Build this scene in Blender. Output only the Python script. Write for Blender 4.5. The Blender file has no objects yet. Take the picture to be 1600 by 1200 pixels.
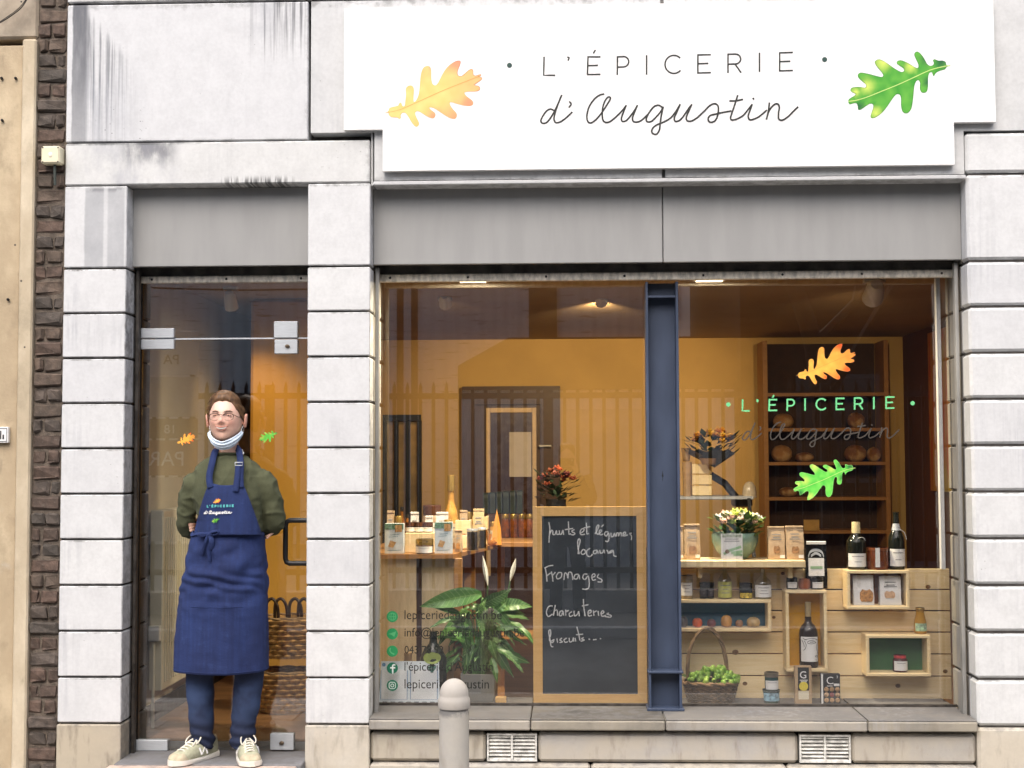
import bpy, bmesh, math, random
import numpy as np
from mathutils import Vector, Matrix, noise as mnoise
from mathutils.geometry import delaunay_2d_cdt

SC = bpy.context.scene
COL = SC.collection
R = math.radians
random.seed(7)

# ------------------------------------------------------------------ camera
F_PX, YAW, PIT, ROLL = 2200.0, R(2.2176), R(3.153), R(-0.193)
CAM = Vector((0.0, -6.6, 1.55))
_fw = Vector((-math.sin(YAW)*math.cos(PIT), math.cos(YAW)*math.cos(PIT), math.sin(PIT)))
_r0 = Vector((math.cos(YAW), math.sin(YAW), 0.0))
_u0 = _r0.cross(_fw)
_rt = _r0*math.cos(ROLL) + _u0*math.sin(ROLL)
_up = _u0*math.cos(ROLL) - _r0*math.sin(ROLL)
cam = bpy.data.cameras.new("camera")
cam.sensor_width = 36.0
cam.lens = F_PX/1600*36
cam.clip_start = 0.05
cam.clip_end = 500
camo = bpy.data.objects.new("camera", cam)
COL.objects.link(camo)
camo.matrix_world = Matrix((( _rt.x, _up.x, -_fw.x, CAM.x), (_rt.y, _up.y, -_fw.y, CAM.y), (_rt.z, _up.z, -_fw.z, CAM.z), (0, 0, 0, 1)))
SC.camera = camo

# ------------------------------------------------------------------ sky, sun, exposure (overcast day)
SUN_EL, SUN_AZ = 50.0, 190.0
w = bpy.data.worlds.new("World")
SC.world = w
w.use_nodes = True
_nt = w.node_tree
_sky = _nt.nodes.new("ShaderNodeTexSky")
_sky.sky_type = 'NISHITA'
_sky.sun_disc = False
_sky.sun_elevation = R(SUN_EL)
_sky.sun_rotation = R(SUN_AZ)
_sky.air_density = 0.55
_sky.dust_density = 3.5
_sky.ozone_density = 0.0
_bg = _nt.nodes["Background"]
_bg.inputs[1].default_value = 0.12
_nt.links.new(_sky.outputs[0], _bg.inputs[0])
sun = bpy.data.lights.new("sun", 'SUN')
sun.energy = 1.3
sun.angle = R(76)
sun.color = (1.0, 0.99, 0.95)
suno = bpy.data.objects.new("sun", sun)
COL.objects.link(suno)
_sd = Vector((math.sin(R(SUN_AZ))*math.cos(R(SUN_EL)), math.cos(R(SUN_AZ))*math.cos(R(SUN_EL)), math.sin(R(SUN_EL))))
suno.rotation_euler = (_sd).to_track_quat('Z', 'Y').to_euler()
suno.location = (0, -20, 20)
vs = SC.view_settings
vs.view_transform = 'Standard'
vs.look = 'None'
vs.exposure = 1.32
vs.gamma = 1.0
vs.use_curve_mapping = False
SC.render.engine = 'CYCLES'
SC.cycles.use_denoising = True
SC.cycles.max_bounces = 10
SC.cycles.transparent_max_bounces = 24
SC.cycles.caustics_reflective = False
SC.cycles.caustics_refractive = False
SC.cycles.sample_clamp_indirect = 4.0

# ------------------------------------------------------------------ measuring: the point that stands at depth Y behind a spot of the photograph
def at(px, py, Y):
    d = _fw + _rt*((px-800)/F_PX) + _up*((600-py)/F_PX)
    return CAM + d*((Y-CAM.y)/d.y)
def ax(px, py, Y): return at(px, py, Y).x
def az(px, py, Y): return at(px, py, Y).z

# ------------------------------------------------------------------ objects
def thing(name, label, cat, loc=(0, 0, 0), group=None, rz=0.0):
    o = bpy.data.objects.new(name, None)
    COL.objects.link(o)
    o.empty_display_size = 0.05
    o.location = loc
    o.rotation_euler = (0, 0, rz)
    return tag(o, label, cat, group)
def tag(o, label=None, cat=None, group=None, kind=None):
    if label: o["label"] = label
    if cat: o["category"] = cat
    if group: o["group"] = group
    if kind: o["kind"] = kind
    return o
def wloc(o):
    l = Vector((0, 0, 0))
    while o is not None:
        l = l + o.location
        o = o.parent
    return l
def link(name, me, parent=None, loc=(0, 0, 0), rz=0.0):
    o = bpy.data.objects.new(name, me)
    COL.objects.link(o)
    o.location = loc
    o.rotation_euler = (0, 0, rz)
    if parent is not None: o.parent = parent
    return o
def copy_tree(o, parent=None, keep=True):
    c = o.copy()
    COL.objects.link(c)
    c.parent = parent
    for ch in o.children: copy_tree(ch, c)
    return c

class B:
    """collects shapes; build() makes ONE mesh object of them"""
    def __init__(s): s.v = []; s.f = []
    def add(s, vs_, fs_):
        n = len(s.v)
        s.v.extend([tuple(p) for p in vs_])
        s.f.extend([tuple(i+n for i in f) for f in fs_])
        return s
    def box(s, x0, x1, y0, y1, z0, z1, bev=0.0):
        if x1 < x0: x0, x1 = x1, x0
        if y1 < y0: y0, y1 = y1, y0
        if z1 < z0: z0, z1 = z1, z0
        if bev <= 0:
            vs_ = [(x0,y0,z0),(x1,y0,z0),(x1,y1,z0),(x0,y1,z0),(x0,y0,z1),(x1,y0,z1),(x1,y1,z1),(x0,y1,z1)]
            return s.add(vs_, [(0,3,2,1),(4,5,6,7),(0,1,5,4),(1,2,6,5),(2,3,7,6),(3,0,4,7)])
        b = min(bev, (x1-x0)*.45, (y1-y0)*.45, (z1-z0)*.45)
        X, Y, Z = (x0, x1), (y0, y1), (z0, z1)
        vs_ = []; idx = {}
        for i in (0, 1):
            for j in (0, 1):
                for k in (0, 1):
                    sx, sy, sz = (b, -b)[i], (b, -b)[j], (b, -b)[k]
                    for a, p in (('x', (X[i], Y[j]+sy, Z[k]+sz)), ('y', (X[i]+sx, Y[j], Z[k]+sz)), ('z', (X[i]+sx, Y[j]+sy, Z[k]))):
                        idx[(i, j, k, a)] = len(vs_); vs_.append(p)
        fs_ = []
        g = lambda i, j, k, a: idx[(i, j, k, a)]
        for i in (0, 1):
            q = [g(i,0,0,'x'), g(i,1,0,'x'), g(i,1,1,'x'), g(i,0,1,'x')]; fs_.append(q if i else q[::-1])
            q = [g(0,i,0,'y'), g(0,i,1,'y'), g(1,i,1,'y'), g(1,i,0,'y')]; fs_.append(q if i else q[::-1])
            q = [g(0,0,i,'z'), g(1,0,i,'z'), g(1,1,i,'z'), g(0,1,i,'z')]; fs_.append(q if i else q[::-1])
            for j in (0, 1):
                q = [g(i,j,0,'x'), g(i,j,0,'y'), g(i,j,1,'y'), g(i,j,1,'x')]; fs_.append(q if i != j else q[::-1])
                q = [g(i,0,j,'x'), g(i,0,j,'z'), g(i,1,j,'z'), g(i,1,j,'x')]; fs_.append(q if i == j else q[::-1])
                q = [g(0,i,j,'y'), g(0,i,j,'z'), g(1,i,j,'z'), g(1,i,j,'y')]; fs_.append(q if i != j else q[::-1])
                for k in (0, 1):
                    q = [g(i,j,k,'x'), g(i,j,k,'y'), g(i,j,k,'z')]; fs_.append(q if (i+j+k) % 2 else q[::-1])
        return s.add(vs_, fs_)
    def prism(s, pts, y0, y1):
        n = len(pts)
        vs_ = [(x, y0, z) for x, z in pts] + [(x, y1, z) for x, z in pts]
        fs_ = [tuple(range(n)), tuple(range(2*n-1, n-1, -1))] + [((i+1) % n, i, i+n, (i+1) % n+n) for i in range(n)]
        return s.add(vs_, fs_)
    def prismz(s, pts, z0, z1):
        n = len(pts)
        vs_ = [(x, y, z0) for x, y in pts] + [(x, y, z1) for x, y in pts]
        fs_ = [tuple(range(n))[::-1], tuple(range(n, 2*n))] + [(i, (i+1) % n, (i+1) % n+n, i+n) for i in range(n)]
        return s.add(vs_, fs_)
    def rings(s, rs, cap=True, close=True):
        n = len(rs[0]); vs_ = [p for r in rs for p in r]; fs_ = []
        for a in range(len(rs)-1):
            for i in range(n if close else n-1):
                j = (i+1) % n
                fs_.append((a*n+i, a*n+j, (a+1)*n+j, (a+1)*n+i))
        if cap and close:
            fs_.append(tuple(range(n))[::-1]); fs_.append(tuple(range((len(rs)-1)*n, len(rs)*n)))
        return s.add(vs_, fs_)
    def lathe(s, prof, c=(0, 0, 0), n=20, sx=1.0, sy=1.0, cap=True):
        rs = [[(c[0]+sx*r*math.cos(2*math.pi*i/n), c[1]+sy*r*math.sin(2*math.pi*i/n), c[2]+z) for i in range(n)] for r, z in prof]
        return s.rings(rs, cap)
    def tube(s, pts, r, n=8, cap=True, flat=1.0):
        pts = [Vector(p) for p in pts]
        rr = r if hasattr(r, '__len__') else [r]*len(pts)
        t0 = (pts[1]-pts[0]).normalized()
        nrm = t0.orthogonal().normalized()
        rs = []
        for i, p in enumerate(pts):
            t = ((pts[min(i+1, len(pts)-1)]-pts[max(i-1, 0)])).normalized()
            nrm = (nrm - t*nrm.dot(t))
            nrm = nrm.normalized() if nrm.length > 1e-6 else t.orthogonal().normalized()
            bn = t.cross(nrm)
            rs.append([p + nrm*(rr[i]*math.cos(2*math.pi*k/n)) + bn*(rr[i]*flat*math.sin(2*math.pi*k/n)) for k in range(n)])
        return s.rings(rs, cap)
    def ell(s, c, rx, ry, rz, n=12, m=8):
        rs = []
        for a in range(m+1):
            t = -math.pi/2 + math.pi*a/m
            k = max(math.cos(t), 0.02)
            rs.append([(c[0]+rx*k*math.cos(2*math.pi*i/n), c[1]+ry*k*math.sin(2*math.pi*i/n), c[2]+rz*math.sin(t)) for i in range(n)])
        return s.rings(rs, True)
    def grid(s, P, nu, nv):
        vs_ = [P(i/(nu-1), j/(nv-1)) for j in range(nv) for i in range(nu)]
        fs_ = [(j*nu+i, j*nu+i+1, (j+1)*nu+i+1, (j+1)*nu+i) for j in range(nv-1) for i in range(nu-1)]
        return s.add(vs_, fs_)
    def ribbon(s, pts, wd, mp, off=0.0):
        """flat pen stroke through 2-D points, laid on a surface by mp(u, v, lift)"""
        p = [Vector((a[0], a[1])) for a in pts]
        L, Rr = [], []
        for i, q in enumerate(p):
            t = p[min(i+1, len(p)-1)] - p[max(i-1, 0)]
            if t.length < 1e-9: t = Vector((1, 0))
            t.normalize()
            nn = Vector((-t.y, t.x))*wd*.5
            e = t*wd*.35 if i == len(p)-1 else (-t*wd*.35 if i == 0 else Vector((0, 0)))
            lift = off + i*4e-6
            L.append(mp(*(q+nn+e), lift)); Rr.append(mp(*(q-nn+e), lift))
        n = len(p)
        return s.add(L+Rr, [(i, i+1, n+i+1, n+i) for i in range(n-1)])
    def mesh(s, name, mat, origin=(0, 0, 0), smooth=0):
        me = bpy.data.meshes.new(name)
        o = Vector(origin)
        me.from_pydata([(x-o[0], y-o[1], z-o[2]) for x, y, z in s.v], [], s.f)
        me.update()
        fix_normals(me)
        if mat is not None: me.materials.append(mat)
        if smooth: shade(me, smooth)
        return me
    def build(s, name, mat, parent=None, smooth=0, loc=None):
        """world-space shapes; the object's origin is the parent's origin, or loc"""
        og = wloc(parent) if parent is not None else Vector(loc or (0, 0, 0))
        me = s.mesh(name, mat, og, smooth)
        return link(name, me, parent, (0, 0, 0) if parent is not None else og)
def fix_normals(me):
    bm = bmesh.new(); bm.from_mesh(me)
    bmesh.ops.recalc_face_normals(bm, faces=bm.faces)
    bm.to_mesh(me); bm.free()
def shade(me, ang=40):
    me.polygons.foreach_set('use_smooth', [True]*len(me.polygons))
    me.set_sharp_from_angle(angle=R(ang))
    me.update()
def smoothline(pts, k=5):
    """Catmull-Rom through the points"""
    if len(pts) < 3: return list(pts)
    out = []
    P = [pts[0]] + list(pts) + [pts[-1]]
    dim = len(pts[0])
    for i in range(1, len(P)-2):
        for a in range(k):
            t = a/k
            out.append(tuple(0.5*((2*P[i][d]) + (-P[i-1][d]+P[i+1][d])*t + (2*P[i-1][d]-5*P[i][d]+4*P[i+1][d]-P[i+2][d])*t*t + (-P[i-1][d]+3*P[i][d]-3*P[i+1][d]+P[i+2][d])*t**3) for d in range(dim)))
    out.append(tuple(pts[-1]))
    return out
def apply_mods(o):
    """replace the object's mesh by its modified self"""
    bpy.context.view_layer.update()
    dg = bpy.context.evaluated_depsgraph_get()
    me = bpy.data.meshes.new_from_object(o.evaluated_get(dg))
    o.modifiers.clear()
    o.data = me
    return me

# ------------------------------------------------------------------ materials (node helper: S wraps a socket, arithmetic makes Math nodes)
class S:
    def __init__(s, nt, sock): s.nt = nt; s.k = sock
    def _m(s, op, *o):
        n = s.nt.nodes.new("ShaderNodeMath"); n.operation = op
        for i, q in enumerate((s,)+o):
            if isinstance(q, S): s.nt.links.new(q.k, n.inputs[i])
            else: n.inputs[i].default_value = q
        return S(s.nt, n.outputs[0])
    def __add__(s, o): return s._m('ADD', o)
    __radd__ = __add__
    def __sub__(s, o): return s._m('SUBTRACT', o)
    def __rsub__(s, o): return (s*-1.0)+o
    def __mul__(s, o): return s._m('MULTIPLY', o)
    __rmul__ = __mul__
    def mx(s, o): return s._m('MAXIMUM', o)
    def mn(s, o): return s._m('MINIMUM', o)
    def pw(s, o): return s._m('POWER', o)
    def sm(s, a, b, lo=0.0, hi=1.0):
        n = s.nt.nodes.new("ShaderNodeMapRange"); n.interpolation_type = 'SMOOTHSTEP'
        s.nt.links.new(s.k, n.inputs[0])
        for i, q in enumerate((a, b, lo, hi)):
            if isinstance(q, S): s.nt.links.new(q.k, n.inputs[i+1])
            else: n.inputs[i+1].default_value = q
        return S(s.nt, n.outputs[0])
class Mat:
    def __init__(m, name):
        m.m = bpy.data.materials.new(name); m.m.use_nodes = True
        m.nt = m.m.node_tree
        m.b = m.nt.nodes["Principled BSDF"]; m.out = m.nt.nodes["Material Output"]
        m._tc = None
    def co(m, kind='Object', scale=(1, 1, 1)):
        if kind == 'World':
            g = m.nt.nodes.new("ShaderNodeNewGeometry"); k = g.outputs['Position']
        else:
            if m._tc is None: m._tc = m.nt.nodes.new("ShaderNodeTexCoord")
            k = m._tc.outputs[kind]
        if scale == (1, 1, 1): return k
        n = m.nt.nodes.new("ShaderNodeVectorMath"); n.operation = 'MULTIPLY'
        m.nt.links.new(k, n.inputs[0]); n.inputs[1].default_value = scale
        return n.outputs[0]
    def xyz(m, kind='World'):
        n = m.nt.nodes.new("ShaderNodeSeparateXYZ"); m.nt.links.new(m.co(kind), n.inputs[0])
        return [S(m.nt, o) for o in n.outputs]
    def noise(m, scale, detail=4, st=(1, 1, 1), kind='Object', rough=.55, dist=0.0):
        n = m.nt.nodes.new("ShaderNodeTexNoise")
        n.inputs['Scale'].default_value = scale; n.inputs['Detail'].default_value = detail
        n.inputs['Roughness'].default_value = rough; n.inputs['Distortion'].default_value = dist
        m.nt.links.new(m.co(kind, st), n.inputs['Vector'])
        return S(m.nt, n.outputs[0])
    def voro(m, scale, st=(1, 1, 1), kind='Object', feat='F1'):
        n = m.nt.nodes.new("ShaderNodeTexVoronoi"); n.feature = feat
        n.inputs['Scale'].default_value = scale
        m.nt.links.new(m.co(kind, st), n.inputs['Vector'])
        return S(m.nt, n.outputs['Distance'])
    def rnd(m):
        n = m.nt.nodes.new("ShaderNodeObjectInfo"); return S(m.nt, n.outputs['Random'])
    def mix(m, f, a, b, mode='MIX'):
        n = m.nt.nodes.new("ShaderNodeMix"); n.data_type = 'RGBA'; n.blend_type = mode
        if isinstance(f, S): m.nt.links.new(f.k, n.inputs[0])
        else: n.inputs[0].default_value = f
        for i, q in ((6, a), (7, b)):
            if isinstance(q, S): m.nt.links.new(q.k, n.inputs[i])
            else: n.inputs[i].default_value = (*q, 1)
        return S(m.nt, n.outputs[2])
    def color(m, c):
        if isinstance(c, S): m.nt.links.new(c.k, m.b.inputs['Base Color'])
        else: m.b.inputs['Base Color'].default_value = (*c, 1)
        return m
    def set(m, **k):
        for a, q in k.items():
            i = m.b.inputs[a.replace('_', ' ')]
            if isinstance(q, S): m.nt.links.new(q.k, i)
            else: i.default_value = q
        return m
    def bump(m, h, dist=.002, strength=1.0):
        n = m.nt.nodes.new("ShaderNodeBump"); n.inputs['Distance'].default_value = dist; n.inputs['Strength'].default_value = strength
        m.nt.links.new(h.k, n.inputs['Height']); m.nt.links.new(n.outputs[0], m.b.inputs['Normal'])
        return m
def mul(c, k): return tuple(max(0, min(1, q*k)) for q in c)
_mc = {}
def simple(name, col, rough=.6, var=.18, scale=14, metal=0.0, bump=0.0, bscale=120, spec=.5, st=(1, 1, 1), **kw):
    """plain surface with a little uneven colour and relief"""
    key = (name,)
    if key in _mc: return _mc[key]
    m = Mat(name)
    n = m.noise(scale, 5, st)
    m.color(m.mix(n.sm(.3, .7), mul(col, 1-var), mul(col, 1+var)))
    m.set(Roughness=n.sm(.2, .8, max(.05, rough-.08), min(1, rough+.08)), Metallic=metal)
    m.b.inputs['Specular IOR Level'].default_value = spec
    for a, q in kw.items(): m.set(**{a: q})
    if bump: m.bump(m.noise(bscale, 4, st), bump)
    _mc[key] = m.m
    return m.m
def wood(name, light, dark, rough=.55, axis=(1.2, 14, 14), knots=0.0):
    if (name,) in _mc: return _mc[(name,)]
    m = Mat(name)
    rn = m.rnd()
    n1 = m.noise(3.2, 6, axis, 'World', .6, 1.2)
    n2 = m.noise(16, 4, axis, 'World', .6, .3)
    f = (n1*.7 + n2*.35 + rn*.16).sm(.38, .85)
    c = m.mix(f, light, dark)
    if knots:
        k = m.voro(2.6, (1, 1, 2.2), 'World').sm(.045, .02)
        c = m.mix(k*knots, c, mul(dark, .35))
    m.color(c).set(Roughness=rough)
    m.bump(n2, .0008)
    _mc[(name,)] = m.m
    return m.m
def attr_mat(name, rough=.6, spec=.4, bump=0.0, bscale=200):
    """colour comes from the mesh's own colour attribute (prints, skin)"""
    if (name,) in _mc: return _mc[(name,)]
    m = Mat(name)
    a = m.nt.nodes.new("ShaderNodeVertexColor"); a.layer_name = 'Col'
    m.color(S(m.nt, a.outputs[0])).set(Roughness=rough)
    m.b.inputs['Specular IOR Level'].default_value = spec
    if bump: m.bump(m.noise(bscale, 3), bump)
    _mc[(name,)] = m.m
    return m.m
def glass_mat(name, tint=(1, 1, 1), refl=.06, rough=0.0):
    """thin pane: clear, with a mirror share that grows towards grazing"""
    m = Mat(name)
    nt = m.nt
    nt.nodes.remove(m.b)
    tr = nt.nodes.new("ShaderNodeBsdfTransparent"); tr.inputs[0].default_value = (*tint, 1)
    gl = nt.nodes.new("ShaderNodeBsdfGlossy"); gl.inputs['Roughness'].default_value = rough
    lw = nt.nodes.new("ShaderNodeLayerWeight"); lw.inputs[0].default_value = .25
    mr = nt.nodes.new("ShaderNodeMapRange"); nt.links.new(lw.outputs['Facing'], mr.inputs[0])
    mr.inputs[3].default_value = refl; mr.inputs[4].default_value = min(1, refl+.5)
    n = S(nt, mr.outputs[0])
    mx = nt.nodes.new("ShaderNodeMixShader")
    nt.links.new(n.k, mx.inputs[0]); nt.links.new(tr.outputs[0], mx.inputs[1]); nt.links.new(gl.outputs[0], mx.inputs[2])
    nt.links.new(mx.outputs[0], m.out.inputs[0])
    return m.m
def emit_mat(name, col, strength):
    m = Mat(name)
    m.color(col).set(Emission_Strength=strength)
    m.b.inputs['Emission Color'].default_value = (*col, 1)
    return m.m
# ================================================================== materials of the street front
def m_stone(name, base=(.635, .642, .638), grime=.5, beige=0.0, special=None):
    m = Mat(name)
    x, y, z = m.xyz('World')
    rn = m.rnd()
    big = m.noise(2.2, 5, (1, 1, 1), 'World')
    streak = m.noise(1.0, 6, (34, 34, 1.6), 'World', .65)
    fine = m.noise(60, 4, (1, 1, 1), 'World')
    mott = m.noise(9, 6, (1, 1, 1), 'World', .7)
    c = m.mix((fine*.4+mott*.7).sm(.35, .8), mul(base, 1.05), mul(base, .86))
    c = m.mix(rn*.30, c, (.47, .48, .52))
    c = m.mix((big.sm(.45, .75)*streak.sm(.42, .7))*grime, c, (.30, .31, .34))
    if beige:
        b2 = m.noise(3.2, 6, (1, 1, 1.6), 'World')
        c = m.mix(b2.sm(.25, .62)*beige, c, (.47, .41, .31))
        c = m.mix(m.noise(7, 6, (2.5, 2.5, .7), 'World').sm(.52, .72)*beige*.9, c, (.16, .135, .105))
    gz = m.nt.nodes.new("ShaderNodeSeparateXYZ"); m.nt.links.new(m.co('Generated'), gz.inputs[0])
    gx, gzz = S(m.nt, gz.outputs[0]), S(m.nt, gz.outputs[2])
    ed = m.noise(14, 5, (1, 1, 1), 'World', .7)
    rim = (gzz+(ed-.5)*.10).sm(.955, .995).mx((gzz+(ed-.5)*.07).sm(.035, .0)).mx((gx+(ed-.5)*.05).sm(.985, 1.0)*.7)
    c = m.mix(rim*ed.sm(.42, .62)*(.25+grime*.7), c, (.16, .155, .15))
    pit = m.voro(38, (1, 1, 1), 'World').sm(.10, .05)*m.noise(5, 3, (1, 1, 1), 'World').sm(.56, .68)
    c = m.mix(pit*.75, c, (.12, .12, .12))
    if special: c = special(m, c, x, y, z)
    m.color(c).set(Roughness=.82)
    m.b.inputs['Specular IOR Level'].default_value = .25
    m.bump(fine*.35 + big*.5 - pit*1.5, .0013)
    return m.m
def px2x(p): return ax(p, 120, 0)
def px2z(p): return az(300, p, 0)
def stain_slab(m, c, x, y, z):
    """black run-off on the big slab: a solid band at the left, comb-like runs beside it, drips under the top edge at the right"""
    st = m.noise(1.0, 5, (58, 1, .9), 'World', .7)
    st2 = m.noise(1.0, 5, (20, 1, 3.0), 'World', .6)
    blot = m.noise(7, 5, (1, 1, 1), 'World')
    X = lambda p: px2x(p)
    wob = (blot-.5)*.02
    band = (x+wob).sm(X(111), X(114))*(x+wob*.5).sm(X(140), X(132))
    band = band*(z.sm(px2z(240), px2z(60), .55, 1.0)*st2.sm(.2, .6, .7, 1.0))
    runtop = (x-X(135))*((px2z(110)-px2z(22))/(X(215)-X(135))) + px2z(22)
    runs = x.sm(X(132), X(138))*x.sm(X(235), X(150))*(z-runtop-(st-.5)*.25).sm(.03, -.06)
    runs = runs*st.sm(.42, .62)*m.noise(1.0, 4, (14, 1, 2.2), 'World', .7).sm(.32, .6, .25, 1.0)*z.sm(px2z(245), px2z(120), .35, 1.0)
    haze = x.sm(X(132), X(138))*x.sm(X(250), X(140))*z.sm(px2z(60), px2z(150))*.32*st2.sm(.2, .8)
    c = m.mix(runs*.8, c, (.13, .135, .15))
    c = m.mix(haze*1.3, c, (.28, .30, .35))
    c = m.mix(band*.9, c, (.10, .105, .12))
    drip = x.sm(X(375), X(420))*(z+(st-.5)*.5).sm(px2z(105), px2z(8))*st.sm(.46, .6)
    c = m.mix(drip*.85, c, (.12, .12, .13))
    c = m.mix(x.sm(X(380), X(410))*x.sm(X(440), X(420))*z.sm(px2z(85), px2z(15))*blot.sm(.3, .6)*.55, c, (.33, .34, .37))
    spots = m.voro(30, (1, 1, 1.4), 'World').sm(.13, .06)*x.sm(X(130), X(170))*x.sm(X(250), X(215))*z.sm(px2z(140), px2z(190))
    return m.mix(spots*.8, c, (.09, .09, .09))
def stain_beam(m, c, x, y, z):
    n = m.noise(1.0, 6, (9, 1, 4), 'World', .65)
    st = m.noise(1.0, 5, (40, 1, 2), 'World', .7)
    X = lambda p: ax(p, 255, 0)
    Z = lambda p: az(300, p, 0)
    patch = x.sm(X(180), X(205))*x.sm(X(285), X(255))*(z+(n-.5)*.08).sm(Z(268), Z(232))
    c = m.mix(patch*n.sm(.3, .6)*.9, c, (.12, .12, .13))
    c = m.mix(x.sm(X(110), X(150))*x.sm(X(300), X(230))*n.sm(.4, .65)*.5, c, (.36, .37, .41))
    drip = x.sm(X(335), X(365))*x.sm(X(470), X(440))*(z+(st-.5)*.05).sm(Z(272), Z(284))*st.sm(.47, .56)
    c = m.mix(drip*.9, c, (.10, .10, .10))
    chips = m.voro(26, (1, 1, 1.6), 'World').sm(.16, .08)*x.sm(X(400), X(440))*n.sm(.5, .6)
    c = m.mix(chips*.75, c, (.15, .145, .13))
    edge = (z+(n-.5)*.012).sm(Z(226.5), Z(223))*n.sm(.35, .6)*x.sm(X(330), X(250))
    return m.mix(edge*.8, c, (.08, .08, .08))
def stain_pier(m, c, x, y, z):
    X = lambda p: ax(p, 350, 0)
    Z = lambda p: az(150, p, 0)
    n = m.noise(8, 5, (1, 1, .6), 'World')
    w_ = (n-.5)*.03
    a = (x+w_).sm(X(130), X(134))*(x).sm(X(197), X(192))*(z+w_).sm(Z(292), Z(297))
    a = a*(1.0 - (x.sm(X(160), X(163))*x.sm(X(170), X(166)))*.75)
    c = m.mix(a*.6*n.sm(.2, .7, .6, 1), c, (.25, .26, .28))
    return m.mix(a*z.sm(Z(303), Z(294))*n.sm(.4, .5)*.7, c, (.14, .14, .15))
M_STONE = m_stone('painted_stone', grime=.55)
M_STONE_DIRTY = m_stone('painted_stone_streaked', grime=1.0)
M_SLAB = m_stone('stained_slab', grime=.2, special=stain_slab)
M_BEAM = m_stone('stained_beam', (.62, .625, .61), grime=.3, special=stain_beam)
M_PIERTOP = m_stone('stained_pier_top', grime=.25, special=stain_pier)
M_BASE = m_stone('weathered_base_stone', (.40, .355, .285), grime=.5, beige=.75)
M_BASEC = m_stone('beige_base_stone', (.56, .515, .43), grime=.35, beige=.45)
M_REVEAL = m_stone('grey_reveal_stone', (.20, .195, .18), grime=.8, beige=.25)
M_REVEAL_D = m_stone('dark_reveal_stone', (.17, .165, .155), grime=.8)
M_SILL = m_stone('grey_sill_stone', (.205, .192, .165), grime=.7, beige=.4)
M_SILL_TOP = m_stone('dark_sill_top', (.065, .061, .054), grime=.7, beige=.15)
M_PLINTH = m_stone('plinth_stone', (.36, .335, .29), grime=.5, beige=.55)
M_SLAB2 = m_stone('fascia_slab', (.58, .585, .575), grime=.45)
M_MORTAR = simple('dark_mortar', (.055, .05, .045), .95, .4, 20, bump=.002)
M_PANEL = simple('grey_lacquered_metal', (.30, .30, .293), .5, .045, 5, spec=.4, st=(2.5, 1, .5))
M_BAR = simple('weathered_aluminium', (.66, .61, .52), .55, .3, 22, metal=.0, st=(2, 1, 1))
M_DARKMETAL = simple('grimy_dark_metal', (.06, .052, .045), .6, .5, 18, metal=.3)
M_RAIL = simple('pale_guide_rail', (.27, .265, .25), .5, .3, 9, st=(1, 1, .3))
M_BLUE = simple('blue_grey_paint', (.042, .060, .105), .5, .22, 5, st=(1, 1, .4), bump=.0006, bscale=30)
M_WHITE = simple('white_plastic', (.78, .78, .77), .4, .03)
M_STEEL = simple('brushed_steel', (.52, .55, .58), .36, .06, 30, metal=.25, st=(1, 1, 12))
M_BLACK = simple('black_plastic', (.008, .008, .009), .45, .2)
M_GLASS = glass_mat('window_glass', (.99, .99, .99), .138)
M_GLASS_D = glass_mat('door_glass', (.97, .98, .965), .135)

# ================================================================== ground
def m_asphalt(name, c0, c1):
    m = Mat(name)
    n = m.noise(90, 3, (1, 1, 1), 'World'); b = m.noise(.8, 5, (1, 1, 1), 'World')
    m.color(m.mix((n*.6+b*.5).sm(.3, .8), c0, c1)).set(Roughness=.9).bump(n, .004)
    return m.m
o = B().box(-60, 60, -6.0, -2.3, -.5, -.1).build('road', m_asphalt('asphalt', (.035, .035, .037), (.085, .083, .08)))
tag(o, kind='structure')
pav = B().box(-60, 60, -2.1, 3.0, -.4, -.004).build('pavement', simple('pavement_bedding', (.10, .095, .09), .95, .3))
tag(pav, kind='structure')
M_FLAG = m_stone('pavement_flag_stone', (.26, .25, .235), grime=.5, beige=.3)
fl = B().box(0, .294, 0, .294, -.06, 0, .004).mesh('paving_slab', M_FLAG)
for i in range(-9, 9):
    for j in range(7):
        link('paving_slab', fl, pav, (i*.3+(j % 2)*.15, -2.1+j*.3, .001*((i*7+j*3) % 3)))
tag(B().box(-60, 60, -2.3, -2.1, -.4, .0, .01).build('kerb', m_stone('kerb_stone', (.34, .33, .31))), kind='structure')
tag(B().box(-60, 60, -6.15, -6.0, -.4, .0, .01).build('kerb', m_stone('kerb_stone_far', (.34, .33, .31))), kind='structure')
tag(B().box(-60, 60, -9.4, -6.15, -.4, -.006).build('far_pavement', m_asphalt('far_paving', (.07, .068, .065), (.13, .125, .12))), kind='structure')
tag(B().box(-60, 60, -60, -9.4, -.4, -.02).build('yard_ground', m_asphalt('yard_surface', (.12, .12, .115), (.2, .195, .185))), kind='structure')

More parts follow.
